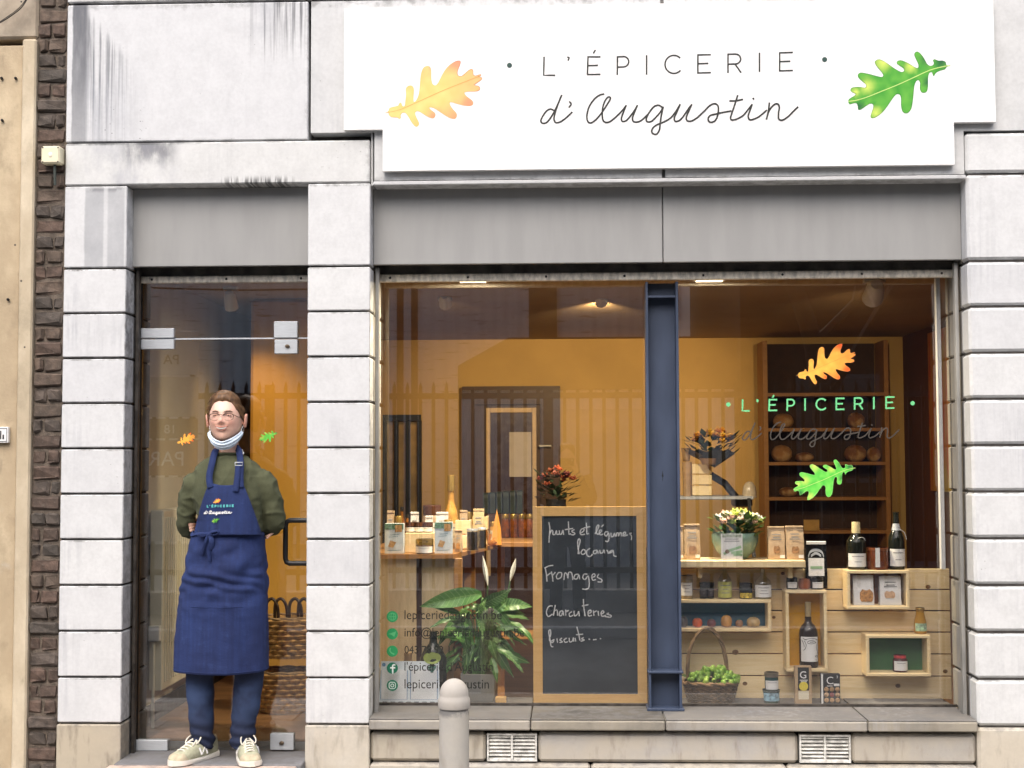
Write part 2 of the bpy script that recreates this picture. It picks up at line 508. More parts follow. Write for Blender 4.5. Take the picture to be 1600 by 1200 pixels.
# ================================================================== the shop building
shop = thing('shop_building', 'grocery shop front of white painted stone blocks with grey panels above door and window', 'shop front', (0, 0, 0))
ZJ = [az(530, 416, 0) - k*0.03254*6.6 for k in range(11)]          # joints of the pier stones, top to bottom
XL0, XL1 = ax(97, 600, 0), ax(195, 600, 0)
XC0, XC1 = ax(480, 600, 0), ax(578, 600, 0)
XR0, XR1 = ax(1513, 450, 0), ax(1513, 450, 0)+.62
Z_BEAM0 = az(300, 288, 0)                                          # underside of the stone beam over the door
G = .0045
_bm = {}
def stone(parent, x0, x1, y0, y1, z0, z1, mat, bev=.007, name='stone_block'):
    key = (round(x1-x0, 3), round(y1-y0, 3), round(z1-z0, 3), mat.name, bev)
    if key not in _bm:
        _bm[key] = B().box(0, x1-x0, 0, y1-y0, 0, z1-z0, bev).mesh(name, mat)
    lo = wloc(parent)
    jit = random.Random(int(x0*977+z0*7919)).uniform(-.0016, .0016) if name == 'stone_block' else 0
    return link(name, _bm[key], parent, (x0-lo.x, y0-lo.y+jit, z0-lo.z))
def pier(x0, x1, rev_l, rev_r, top, base_mat, topmat=None, bev=.0045):
    core = B().box(x0+.012, x1-.012, .012, .40, -.05, top).build('pier', M_MORTAR, shop)
    zs = [top] + ZJ
    for k in range(len(zs)-1):
        mt = (M_STONE_DIRTY if k in (1, 2) and x0 < -2 else M_STONE)
        if k == 0: mt = topmat or M_STONE
        stone(core, x0, x1, 0, .125, zs[k+1]+G, zs[k]-G, mt, bev)
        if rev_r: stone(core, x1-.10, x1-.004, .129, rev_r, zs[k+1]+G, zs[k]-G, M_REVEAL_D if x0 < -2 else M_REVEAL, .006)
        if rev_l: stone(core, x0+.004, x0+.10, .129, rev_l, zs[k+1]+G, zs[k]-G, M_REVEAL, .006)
    stone(core, x0-.002, x1+.002, -.006, .125, -.05, ZJ[10]-G, base_mat, bev)
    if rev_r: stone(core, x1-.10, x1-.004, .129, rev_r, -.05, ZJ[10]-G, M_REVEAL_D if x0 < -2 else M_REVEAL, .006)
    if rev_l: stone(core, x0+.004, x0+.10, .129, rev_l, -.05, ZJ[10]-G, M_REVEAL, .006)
    return core
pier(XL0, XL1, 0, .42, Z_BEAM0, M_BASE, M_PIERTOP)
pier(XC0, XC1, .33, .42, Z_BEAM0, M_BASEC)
zr1, zr0 = az(1560, 206, 0), az(1560, 271, 0)
pr = pier(XR0, XR1, .42, 0, zr0, M_BASEC, None, .013)
stone(pr, XR0, XR1, 0, .125, zr0+G, zr1-G, M_STONE, .013)
# the beam over the door, and the big slabs above
ZB1 = az(300, 221, 0)
stone(shop, XL0, ax(578, 255, 0), 0, .30, Z_BEAM0+.001, ZB1-.003, M_BEAM, .006, 'beam_block')
Z_TOP = az(300, 5, 0)
wall_core = B().box(XL0+.01, XR1+2.5, .10, .38, zr1+.02, 5.2).box(XC1+.005, XR0-.004, .16, .38, az(800, 286, 0)+.02, zr1+.05).build('upper_wall', M_MORTAR, shop)
stone(wall_core, XL0, ax(481.5, 110, 0), .002, .10, ZB1+.003, Z_TOP, M_SLAB, .005, 'wall_slab')
def slab_poly(pts, mat, y0=.004, y1=.099):
    q = [(ax(p[0], p[1], y0), az(p[0], p[1], y0)) for p in pts]
    return B().prism(q, y0, y1).build('wall_slab', mat, wall_core)
xa, xb = ax(486, 100, .004), ax(585, 230, .004)
xm0, xm1 = ax(1034, 265, .004), ax(1039.5, 265, .004)
xc, xd = ax(1506, 230, .004), XR1
zA, zL = az(530, 207, .004), az(800, 280, .004)
zR = zr1+.008
def slab(pts, mat=M_SLAB2):
    return B().prism(pts, .004, .099).build('wall_slab', mat, wall_core)
slab([(xa, zA), (xb, zA), (xb, zL), (xm0, zL), (xm0, Z_TOP), (xa, Z_TOP)])
slab([(xm1, zL), (xc, zL), (xc, zR), (xd, zR), (xd, Z_TOP), (xm1, Z_TOP)])
B().box(xm0+.0005, xm1-.0005, .03, .09, zL+.003, Z_TOP).build('joint_filler', M_RAIL, wall_core)
# a thin stone lip under the slabs, then the grey panel in shadow below it
B().box(xb-.004, xc+.004, -.012, .12, az(800, 288, 0), zL-.006, .004).build('stone_lip', M_SLAB2, wall_core)
B().box(XC1+.001, xb-.008, .012, .12, az(800, 288, 0), zA-.004, .004).build('stone_lip', M_SLAB2, wall_core)
xs = XL0
for wdt in (1.16, 1.52, 1.45, .62, 1.4):
    stone(wall_core, xs, xs+wdt-.008, .0, .10, Z_TOP+.012, Z_TOP+.95, M_SLAB2, .005, 'wall_slab')
    stone(wall_core, xs, xs+wdt-.008, .0, .10, Z_TOP+.962, 5.2, M_SLAB2, .005, 'wall_slab')
    xs += wdt
# more of the same front to the right of the picture
stone(wall_core, XR1+.006, XR1+2.5, .0, .35, .0, zr1-.01, M_SLAB2, .006, 'wall_slab')

# ---- grey panels, shutter slot and bar over door and window
def shutter_box(px0, px1, x0, x1, yt, yb, ybar0, ybar1, seam=None):
    z0, z1 = az((px0+px1)/2, yb, .055), az((px0+px1)/2, yt, .055)
    xs = [x0] + ([seam] if seam else []) + [x1]
    for a, b in zip(xs[:-1], xs[1:]):
        B().box(a+(.002 if a != x0 else 0), b-(.002 if b != x1 else 0), .095, .12, z0, z1, .003).build('grey_panel', M_PANEL, shop)
    B().box(x0, x1, .1205, .36, z0+.012, z1+.04).build('shutter_case', M_DARKMETAL, shop)
    zb0, zb1 = az((px0+px1)/2, ybar1, .2), az((px0+px1)/2, ybar0, .2)
    bar = B().box(x0+.012, x1-.012, .19, .225, zb0, zb1, .004).build('shutter_bar', M_BAR, shop)
    B().box(x0+.005, x1-.005, .228, .36, zb1-.004, z0+.011).build('shutter_slat', simple('shutter_slats', (.16, .14, .115), .6, .4, 12), shop)
    n = 3 if not seam else 8
    for i in range(n):
        xx = x0 + .07 + (x1-x0-.14)*i/(n-1)
        B().ell((xx, .188, (zb0+zb1)/2), .006, .004, .006, 8, 5).build('rivet', M_BLACK, bar, 40)
shutter_box(200, 480, XL1-.002, XC0+.002, 291, 414, 431, 442)
shutter_box(580, 1510, XC1+.001, XR0-.001, 288, 408, 425, 437, ax(1036.5, 350, .055))
# guide rails beside the openings
for x0, x1, mt in ((XL1+.006, XL1+.022, M_DARKMETAL), (XC0-.02, XC0-.005, M_DARKMETAL), (XC1+.006, XC1+.024, M_RAIL), (XR0-.026, XR0-.008, M_RAIL)):
    B().box(x0, x1, .134, .172, .14 if x0 < XC0 else az(1000, 1122, .13), az(900, 415, .13), .003).build('guide_rail', mt, shop)

# ---- sill and plinth under the window
ZS = az(900, 1124, -.03)
zs0 = az(900, 1142, -.03)
_edges = [XC1+.003, ax(830, 1130, 0), ax(1040, 1130, 0), ax(1355, 1130, 0), XR0-.003]
for a, b in zip(_edges[:-1], _edges[1:]):
    stone(shop, a, b-.004, -.03, .58, zs0, ZS-.007, M_SILL, .006, 'sill_stone')
    B().box(a+.001, b-.005, -.024, .579, ZS-.0065, ZS, .002).build('sill_dark_top', M_SILL_TOP, shop)  # thin dark layer added over the one-piece sill to darken its top
zp0, zp1 = az(900, 1191, .01), az(900, 1145, .01)
vents = [(ax(761, 1168, .01), ax(839, 1168, .01)), (ax(1249, 1168, .01), ax(1329, 1168, .01))]
pe = [XC1+.004, vents[0][0]-.006, vents[0][1]+.006, vents[1][0]-.006, vents[1][1]+.006, XR0-.004]
for i in (0, 2, 4):
    stone(shop, pe[i], pe[i+1], .01, .3, zp0, zp1, M_PLINTH, .014, 'plinth_stone')
B().box(XC1+.004, XR0-.004, .06, .3, -.05, zs0-.002).build('plinth_core', M_MORTAR, shop)
for a, b in ((XC1+.004, .1), (.104, 1.0), (1.004, XR0-.004)):
    stone(shop, a, b, -.012, .055, -.05, zp0-.006, M_PLINTH, .012, 'plinth_stone')
M_VENT = simple('white_enamel_grille', (.62, .61, .57), .5, .3, 30)
for a, b in vents:
    v = B().box(a, b, .004, .03, zp0+.004, zp0+.012).box(a, b, .004, .03, zp1-.012, zp1-.004).box(a, a+.008, .0045, .03, zp0+.0125, zp1-.0125).box(b-.008, b, .0045, .03, zp0+.0125, zp1-.0125).box((a+b)/2-.005, (a+b)/2+.005, .0045, .03, zp0+.0125, zp1-.0125).build('vent_grille', M_VENT, shop)
    B().box(a+.003, b-.003, .045, .058, zp0+.004, zp1-.004).build('backing', M_DARKMETAL, v)
    for sx0, sx1 in ((a+.009, (a+b)/2-.006), ((a+b)/2+.006, b-.009)):
        for k in range(7):
            z = zp0+.017+k*(zp1-zp0-.034)/6
            s_ = B().add([(sx0, .008, z-.005), (sx1, .008, z-.005), (sx1, .026, z+.006), (sx0, .026, z+.006), (sx0, .010, z-.007), (sx1, .010, z-.007), (sx1, .028, z+.004), (sx0, .028, z+.004)],
                         [(0,1,2,3),(7,6,5,4),(0,4,5,1),(1,5,6,2),(2,6,7,3),(3,7,4,0)])
            s_.build('slat', M_VENT, v)

# ---- steel column between the panes
cx0, cx1 = ax(1011, 700, .2), ax(1062, 700, .2)
zc0, zc1 = ZS+.001, az(1035, 440, .2)
colm = B().box(cx0, cx0+.010, .20, .318, zc0, zc1).box(cx1-.012, cx1, .20, .318, zc0, zc1).box(cx0+.0105, cx1-.0125, .27, .285, zc0, zc1).build('steel_column', M_BLUE, shop)
zst = az(1040, 1050, .2)
B().box(cx0-.006, cx1+.006, .19, .268, zst-.006, zst+.006, .002).build('stiffener_plate', M_BLUE, colm)
B().box(cx0+.011, cx1-.013, .205, .268, az(1035, 463, .2)-.005, az(1035, 463, .2)+.005).build('stiffener_plate', M_BLUE, colm)
B().box(cx0-.010, cx1+.010, .185, .316, zc0, zc0+.012, .002).build('base_plate', M_BLUE, colm)
B().add([( (cx0+cx1)/2-.004, .2685, az(1035, 745, .2)), ((cx0+cx1)/2+.004, .2685, az(1035, 745, .2)), ((cx0+cx1)/2, .2685, az(1035, 735, .2))], [(0, 1, 2)]).box((cx0+cx1)/2-.0012, (cx0+cx1)/2+.0012, .2685, .2695, az(1035, 752, .2), az(1035, 745.2, .2)).build('arrow_mark', M_BLACK, colm)

# ---- the two panes
YG = .33
gx0, gx1 = XC1-.03, XR0+.03
zg0, zg1 = ZS+.002, az(900, 420, YG)
win = thing('shop_window', 'large two-pane shop window with printed lettering beside the glass door', 'window', ((gx0+gx1)/2, YG, zg0))
for a, b, L in ((gx0, (cx0+cx1)/2-.003, 'left pane with the contact details in small dark letters'), ((cx0+cx1)/2+.003, gx1, 'right pane with two printed oak leaves and the shop name')):
    g = B().box(a, b, YG, YG+.008, zg0, zg1).build('window_pane', M_GLASS, win)
    g['label'] = L
B().box(gx0+.031, gx1-.031, .324, .345, zg0-.001, zg0+.010).build('bottom_bead', M_DARKMETAL, win)
xw = ax(1468, 650, .36)
B().box(xw-.010, xw+.012, .345, .375, az(1470, 889, .36), zg1-.01, .002).build('white_trim', M_WHITE, win)
# fixing strip and frame at the head of the panes
B().box(gx0+.031, gx1-.031, .34, .40, az(900, 437, .36), zg1).build('head_frame', simple('brown_head_frame', (.10, .045, .02), .6, .3), win)

# ---- glass door
YD = .20
dx0, dx1 = XL1+.0225, XC0+.06
zd0, zd1 = az(350, 1172, YD), az(350, 436, YD)
Z_STEP = .165
zt = az(350, 529, YD)
door = thing('glass_door', 'frameless glass door with steel clamps and black pull handle behind the man', 'door', (dx0, YD, Z_STEP))
B().box(dx0, dx1, YD, YD+.010, zd0, zt-.004).build('door_pane', M_GLASS_D, door)
B().box(dx0, dx1, YD, YD+.010, zt+.004, zd1).build('transom_pane', M_GLASS_D, door)
B().box(dx0+.06, dx1, YD+.001, YD+.009, zt-.0035, zt+.0035).build('seal', M_STEEL, door)
def plate(px0, py0, px1, py1, nm='clamp_plate'):
    return B().box(ax(px0, py0, YD-.012), ax(px1, py0, YD-.012), YD-.014, YD+.024, az(px0, py1, YD-.012), az(px0, py0, YD-.012), .003).build(nm, M_STEEL, door)
plate(220, 513, 272, 528.5); plate(220, 530.5, 272, 546); plate(428, 502, 465, 528); lk = plate(429, 530.5, 465, 553, 'lock_plate')
plate(209, 1156, 262, 1173); lk2 = plate(422, 1146, 459, 1172, 'lock_plate')
for l_, p in ((lk, (449, 541)), (lk2, (440, 1161))):
    q = at(p[0], p[1], YD-.016)
    B().lathe([(.0085, 0), (.0085, .006), (.006, .009)], (0, 0, 0), 12)
    bb = B().lathe([(.009, 0), (.009, .006), (.006, .009)], (0, 0, 0), 12)
    bb.v = [(q.x+x*1.3, YD-.0145-z, q.z+y) for x, y, z in bb.v]
    bb.build('key_barrel', simple('worn_brass', (.22, .17, .12), .4, .3, metal=.8), l_, 40)
hz0, hz1 = az(445, 880, YD-.05), az(445, 813, YD-.05)
hx, hx2 = ax(446, 850, YD-.06), ax(476, 850, YD-.06)
hp = [(hx2+.03, YD-.06, hz1), (hx2, YD-.06, hz1), (hx+.02, YD-.06, hz1), (hx+.006, YD-.06, hz1-.006), (hx, YD-.06, hz1-.022), (hx, YD-.06, (hz0+hz1)/2), (hx, YD-.06, hz0+.022), (hx+.006, YD-.06, hz0+.006), (hx+.02, YD-.06, hz0), (hx2, YD-.06, hz0), (hx2+.03, YD-.06, hz0)]
hd = B().tube(hp, .0125, 12).build('pull_handle', M_BLACK, door, 50)
for z in (hz0, hz1): B().box(hx2+.004, hx2+.024, YD-.06, YD-.001, z-.011, z+.011, .003).build('standoff', M_BLACK, hd)
B().box(dx0-.016, dx0-.002, YD-.004, YD+.014, Z_STEP+.001, zd1).build('pivot_profile', M_BLACK, door)

# ---- door step
st_ = B().box(XL1+.001, XC0-.001, -.10, .44, -.05, Z_STEP, .004).build('door_step', m_stone('dark_step_stone', (.10, .095, .09), grime=.6), shop)
B().box(XL1-.02, XC0-.02, -.40, -.102, -.05, Z_STEP-.005, .006).build('front_step', m_stone('pinkish_step_stone', (.62, .47, .38), grime=.3), shop)

# ================================================================== neighbour on the left: brick strip, rendered wall
BX0, BX1 = ax(54, 600, .03), XL0-.004
bw = thing('brick_wall', 'narrow strip of rough dark brown bricks left of the white stones', 'brick wall', (BX0, .05, 0))
B().box(BX0-.02, BX1+.003, .019, .35, -.05, 5.2).build('mortar_bed', simple('brown_mortar', (.125, .10, .078), .95, .35, 30, bump=.004), bw)
def m_brick(name, c):
    m = Mat(name)
    rn = m.rnd(); n = m.noise(24, 5, (1, 1, 1), 'World'); b_ = m.noise(70, 4, (1, 1, 1), 'World')
    cc = m.mix(n.sm(.3, .7), mul(c, .6), mul(c, 1.4))
    cc = m.mix(rn*.55, cc, mul((c[0]*.8, c[1]*.95, c[2]), .75))
    cc = m.mix(b_.sm(.58, .72)*.4, cc, (.17, .145, .12))
    m.color(cc).set(Roughness=.9).bump(n*.7+b_*.5, .006)
    return m.m
MBR = [m_brick('brown_brick', (.105, .075, .056)), m_brick('dark_brick', (.082, .064, .052)), m_brick('red_brown_brick', (.10, .066, .050))]
ROWH = .0735
rngb = random.Random(3)
bmesh_cache = []
def rough_brick(L, seed):
    rb = random.Random(seed)
    b = B().box(0, L, 0, .07, 0, ROWH-.013, .009)
    b.v = [(x+rb.uniform(-.005, .005), y+rb.uniform(-.008, .008), z+rb.uniform(-.005, .005)) for x, y, z in b.v]
    return b
wB = BX1-BX0
bpool = {}
for mi, mt in enumerate(MBR):
    for kind, L in (('full', wB-.006), ('half', wB*.5-.008), ('long', wB*.64-.008), ('short', wB*.36-.008)):
        bpool[(mi, kind)] = [rough_brick(L, mi*37+len(kind)*11+s).mesh('brick', mt) for s in range(3)]
nrow = int(5.2/ROWH)
for r_ in range(nrow):
    z = r_*ROWH+.006
    mi = rngb.choice((0, 0, 1, 1, 2)) if z > 1.6 else rngb.choice((0, 1, 2, 2, 1))
    lay = (['full'], ['half', 'half'], ['full'], ['long', 'short'])[r_ % 4] if rngb.random() < .8 else ['short', 'long']
    xx = .003
    for kd in lay:
        link('brick', rngb.choice(bpool[(mi, kd)]), bw, (xx, -.044+rngb.uniform(-.006, .006), z+rngb.uniform(-.002, .002)))
        xx += {'full': wB, 'half': wB*.5, 'long': wB*.64, 'short': wB*.36}[kd]
def m_render(name, base, dirt):
    m = Mat(name)
    x, y, z = m.xyz('World')
    big = m.noise(1.3, 6, (1, 1, 1), 'World'); v = m.noise(3.0, 6, (1.6, 1, 1), 'World', .65); f = m.noise(70, 4, (1, 1, 1), 'World')
    c = m.mix((big*.6+v*.6).sm(.42, .68), base, dirt)
    c = m.mix(m.noise(2.6, 6, (1, 1, .8), 'World', .7).sm(.5, .66)*.55, c, mul(dirt, .62))
    c = m.mix(m.noise(9, 6, (1, 1, .5), 'World').sm(.6, .75)*.6, c, (.20, .16, .11))
    c = m.mix(m.voro(9, (1, 1, 1), 'World').sm(.06, .03), c, (.06, .05, .045))
    c = m.mix(m.noise(5, 5, (1, 1, 1.2), 'World').sm(.62, .7)*z.sm(1.6, .6)*.5, c, (.55, .53, .48))
    m.color(c).set(Roughness=.9).bump(f*.5+big, .003)
    return m.m
nb = thing('rendered_wall', 'stained beige rendered wall of the neighbouring house at the left edge', 'wall', (BX0-.02, .03, 0))
xe = ax(29, 600, .01)
B().box(xe, BX0-.001, -.012, .3, -.05, az(30, 62, .0), .008).build('corner_band', m_render('pale_render', (.66, .575, .43), (.48, .40, .28)), nb)
B().box(xe-2.6, xe-.004, .012, .3, -.05, az(15, 70, .0), .004).build('wall_face', m_render('beige_render', (.58, .475, .32), (.42, .33, .215)), nb)
B().box(xe-2.6, BX0-.001, .004, .3, az(15, 62, .0)+.006, 5.2, .012).build('upper_band', m_render('grey_beige_render', (.50, .43, .33), (.34, .28, .21)), nb)
for p in ((12, 468), (2, 122), (24, 122), (3, 188), (43, 278)):
    q = at(p[0], p[1], -.0)
    B().ell((q.x, q.y+.004, q.z), .007, .012, .008, 8, 5).build('fixing_hole', M_BLACK, nb, 40)
# cable at the top left corner
cb = B().tube(smoothline([(ax(-60, 60, -.05), -.03, az(-60, 60, 0)), (ax(-10, 45, -.05), -.05, az(-10, 45, 0)), (ax(20, 28, -.05), -.05, az(20, 28, 0)), (ax(38, 8, -.05), -.04, az(38, 8, 0)), (ax(50, -30, -.05), -.02, az(50, -30, 0))], 6), .003, 6)
o = cb.build('cable', simple('dark_cable', (.06, .05, .04), .6), None, 60)
tag(o, 'thin dark cable looping over the beige wall in the top left corner', 'cable')
cb = B().tube(smoothline([(ax(-60, 75, -.05), -.03, az(-60, 75, 0)), (ax(0, 38, -.05), -.045, az(0, 38, 0)), (ax(28, 18, -.05), -.045, az(28, 18, 0)), (ax(44, -5, -.05), -.04, az(44, -5, 0)), (ax(56, -40, -.05), -.02, az(56, -40, 0))], 6), .002, 6)
o = cb.build('cable', simple('dark_cable', (.06, .05, .04), .6), None, 60)
tag(o, 'second thinner cable just below the other in the top left corner', 'cable')
# junction box
q0, q1 = at(66, 257, -.03), at(96, 229, -.03)
jb = thing('junction_box', 'cream electrical junction box with conduit on the brick strip', 'junction box', (q0.x, .0, q0.z))
cv = B().box(q0.x, q1.x, -.05, .02, q0.z, q1.z, .008).build('cover', simple('cream_plastic', (.72, .66, .47), .45, .06), jb)
for sx in (.1, .9):
    for sz in (.1, .9):
        B().lathe([(.0035, -.0515), (.0035, -.049)], (0, 0, 0), 8)
        B().ell((q0.x+(q1.x-q0.x)*sx, -.05, q0.z+(q1.z-q0.z)*sz), .004, .002, .004, 8, 4).build('screw', M_DARKMETAL, cv, 40)
B().ell(((q0.x+q1.x)/2, -.05, (q0.z+q1.z)/2), .011, .003, .013, 12, 6).build('knockout', simple('pale_cream_plastic', (.80, .76, .62), .45, .05), cv, 40)
B().tube([(ax(88, 258, 0), -.02, q0.z+.002), (ax(88, 270, 0), -.02, az(88, 270, 0)), (ax(88, 290, 0), -.015, az(88, 290, 0))], .007, 8).build('conduit', simple('dark_green_conduit', (.05, .06, .05), .5), jb, 50)
# small plate at the left edge
q0, q1 = at(-14, 692, -.02), at(12, 667, -.02)
pl = thing('wall_plate', 'small white plate with black border at the left edge of the beige wall', 'sign', (q0.x, .0, q0.z))
B().box(q0.x, q1.x, -.012, .012, q0.z, q1.z, .002).build('plate', M_WHITE, pl)
bb = B()
for a, b_, c, d in ((q0.x+.006, q1.x-.006, q1.z-.008, q1.z-.006), (q0.x+.006, q1.x-.006, q0.z+.006, q0.z+.008), (q1.x-.008, q1.x-.006, q0.z+.0085, q1.z-.0085)):
    bb.box(a, b_, -.0135, -.0125, c, d)
bb.build('printed_border', M_BLACK, pl)
B().box(ax(3.0, 680, -.02), ax(5.2, 680, -.02), -.0135, -.0125, az(4, 686, -.02), az(4, 679, -.02)).box(ax(-1, 680, -.02), ax(1, 680, -.02), -.0135, -.0125, az(4, 686, -.02), az(4, 673, -.02)).build('printed_mark', M_BLACK, pl)

# ================================================================== bollard on the pavement
YB = -1.0
bc = at(709.5, 1100, YB)
ztop = az(709, 1060, YB)
bo = thing('bollard', 'grey round-topped concrete bollard standing on the pavement before the window', 'bollard', (bc.x, YB, 0))
rs = 23.5*5.6/2200
M_BOL = m_stone('grey_bollard_paint', (.235, .225, .19), grime=1.0, beige=.35)
hc = [(rs*1.02, ztop-.115), (rs*1.06, ztop-.108), (rs*1.07, ztop-.09), (rs*1.04, ztop-.078), (rs*.96, ztop-.07), (rs*.95, ztop-.062)]
for k in range(1, 9):
    t = math.pi/2*k/8
    hc.append((rs*.95*math.cos(t)+.0005, ztop-.062+.062*math.sin(t)))
B().lathe([(rs*1.1, -.02), (rs*1.1, .02), (rs*1.0, .03), (rs*.985, ztop-.13), (rs*.9, ztop-.1165)], (bc.x, YB, 0), 32).build('shaft', M_BOL, bo, 40)
B().lathe(hc, (bc.x, YB, 0), 32).build('domed_cap', m_stone('pale_bollard_cap', (.38, .36, .33), grime=.4, beige=.3), bo, 50)
# ================================================================== print: leaves and pen strokes taken from the shop's logo
ORANGE = [(105,858),(150,830),(165,790),(225,770),(285,755),(305,715),(330,720),(345,760),(375,760),(385,690),(395,600),(390,540),(405,495),(450,475),(490,490),(505,540),(500,620),(500,700),(530,690),(565,620),(580,540),(590,430),(600,330),(625,245),(670,208),(720,210),(745,260),(745,360),(760,450),(800,475),(840,440),(880,360),(930,270),(1000,190),(1080,140),(1140,130),(1155,160),(1130,230),(1110,290),(1120,335),(1160,345),(1210,310),(1260,265),(1310,245),(1330,275),(1330,320),(1360,340),(1400,325),(1435,320),(1438,338),(1405,352),(1450,365),(1445,395),(1400,430),(1345,470),(1400,480),(1425,510),(1410,545),(1350,560),(1270,560),(1205,575),(1230,620),(1290,665),(1325,700),(1325,740),(1280,760),(1200,755),(1100,730),(1010,705),(1010,750),(1050,810),(1095,860),(1100,910),(1070,940),(1010,930),(950,900),(860,840),(780,790),(720,780),(740,815),(790,850),(805,890),(780,930),(730,925),(670,895),(600,850),(550,830),(520,860),(540,920),(570,980),(575,1020),(545,1050),(510,1035),(470,985),(430,915),(390,860),(345,855),(320,890),(325,925),(300,940),(270,920),(190,915),(155,880),(150,850)]
ORIB = [(105,858),(300,815),(500,730),(700,640),(900,550),(1100,470),(1300,390),(1430,345)]
GREEN = [(1550,330),(1500,325),(1490,280),(1440,262),(1390,265),(1335,243),(1312,265),(1325,290),(1315,325),(1270,335),(1230,305),(1190,230),(1140,165),(1095,137),(1060,155),(1055,190),(1085,260),(1110,320),(1105,365),(1060,355),(990,310),(920,275),(860,257),(815,275),(815,310),(860,340),(905,375),(910,410),(870,420),(800,385),(720,330),(640,275),(570,245),(520,260),(505,290),(530,340),(580,400),(620,455),(610,490),(540,480),(450,455),(360,435),(300,432),(268,465),(285,510),(340,560),(385,600),(370,640),(310,630),(230,630),(180,645),(168,680),(195,705),(240,730),(200,765),(150,795),(135,830),(155,870),(200,860),(250,855),(270,900),(275,945),(310,945),(370,905),(430,865),(480,870),(480,930),(455,1000),(447,1050),(475,1065),(530,1045),(610,985),(680,900),(740,810),(800,735),(850,735),(870,790),(870,880),(885,960),(920,995),(965,990),(1010,940),(1030,850),(1045,720),(1055,620),(1080,550),(1115,535),(1135,580),(1130,650),(1150,700),(1190,712),(1230,690),(1245,620),(1245,520),(1260,440),(1300,425),(1315,475),(1330,475),(1355,435),(1410,405),(1480,385),(1505,350)]
GRIB = [(1550,330),(1400,360),(1250,405),(1000,520),(800,610),(600,690),(400,770),(250,815),(140,830)]
def lerp3(a, b, t):
    t = max(0, min(1, t)); return tuple(a[i]+(b[i]-a[i])*t for i in range(3))
def segd(p, line):
    best = 1e9
    for a, b in zip(line[:-1], line[1:]):
        ab = (b[0]-a[0], b[1]-a[1]); t = max(0, min(1, ((p[0]-a[0])*ab[0]+(p[1]-a[1])*ab[1])/(ab[0]**2+ab[1]**2)))
        best = min(best, math.hypot(p[0]-a[0]-ab[0]*t, p[1]-a[1]-ab[1]*t))
    return best
def ocol(p, edge, vivid):
    d = segd(p, ORIB)
    c = lerp3((.93, .62, .22), (.93, .54, .17), (mnoise.noise((p[0]/130, p[1]/130, 0))+.6))
    if vivid: c = lerp3((1.0, .55, .09), (1.0, .42, .06), mnoise.noise((p[0]/130, p[1]/130, 0))+.5)
    tip = max(0, (p[0]-900)/500)*.8 + max(0, (d-150)/200)*(.9 if p[0] > 700 else .35)
    for q, r_ in (((1120, 170), 190), ((780, 890), 150), ((1290, 720), 130)):
        tip += max(0, 1-math.hypot(p[0]-q[0], p[1]-q[1])/r_)*1.1
    c = lerp3(c, (.90, .30, .16) if not vivid else (.85, .12, .02), tip*.62)
    if edge and p[0] > 1050 and p[1] < 560: c = lerp3(c, (.22, .10, .07), .75)
    elif edge: c = lerp3(c, (.80, .42, .15), .5)
    return c
def gcol(p, edge, vivid):
    d = segd(p, GRIB)
    n = mnoise.noise((p[0]/110, p[1]/110, 3))
    c = lerp3((.045, .30, .03), (.13, .42, .05), n+.5)
    if vivid: c = lerp3((.08, .55, .06), (.20, .70, .10), n+.5)
    for q, r_ in (((620, 290), 150), ((400, 620), 130), ((1000, 350), 110), ((520, 980), 110), ((240, 700), 80)):
        c = lerp3(c, (.62, .72, .14), max(0, 1-math.hypot(p[0]-q[0], p[1]-q[1])/r_)*1.1)
    for q, r_ in (((1430, 290), 120), ((1230, 240), 110), ((300, 900), 90), ((1240, 560), 90)):
        c = lerp3(c, (.01, .09, .035), max(0, 1-math.hypot(p[0]-q[0], p[1]-q[1])/r_)*1.1)
    if edge: c = lerp3(c, (.02, .14, .03) if not vivid else (.35, .8, .25), .7)
    return c
M_PRINT = attr_mat('printed_colours', .5, .3)
def leaf_print(name, which, mp, parent, vivid=False, dense=60):
    """an oak leaf printed flat: mp(u, v, lift) lays the logo's own coordinates on the surface"""
    out, rib, cf = (ORANGE, ORIB, ocol) if which == 'o' else (GREEN, GRIB, gcol)
    out = smoothline(out + out[:1], 2)[:-1]
    n = len(out)
    pts = [Vector(p) for p in out]
    inner = [Vector((x+(y//dense % 2)*dense/2, y)) for x in range(100, 1600, dense) for y in range(100, 1100, dense)]
    for i in range(n):                                     # a second ring just inside the edge keeps the dark outline thin
        t = (pts[(i+1) % n]-pts[i-1]).normalized(); nn = Vector((t.y, -t.x))
        for s_ in (14, -14): inner.append(pts[i]+nn*s_)
    r = delaunay_2d_cdt(pts+inner, [(i, (i+1) % n) for i in range(n)], [list(range(n))], 1, 1e-4)
    vs_, fs_, ov = r[0], r[2], r[3]
    me = bpy.data.meshes.new(name)
    lo = wloc(parent)
    me.from_pydata([tuple(Vector(mp(v[0], v[1], 0))-lo) for v in vs_], [], [tuple(f) for f in fs_])
    me.update()
    fix_normals(me)
    ca = me.color_attributes.new('Col', 'FLOAT_COLOR', 'POINT')
    for i, v in enumerate(vs_):
        ed = any(k < n for k in ov[i])
        ca.data[i].color = (*cf(v, ed, vivid), 1)
    me.materials.append(M_PRINT)
    o = link(name, me, parent)
    rb = B().ribbon(smoothline(rib, 4), 12 if which == 'g' else 6, lambda u, v, l: mp(u, v, l+.0006))
    rb.build('midrib', simple('pale_green_print', (.52, .72, .20), .5, .05) if which == 'g' else simple('ochre_print', (.55, .30, .06), .5, .05), o)
    return o
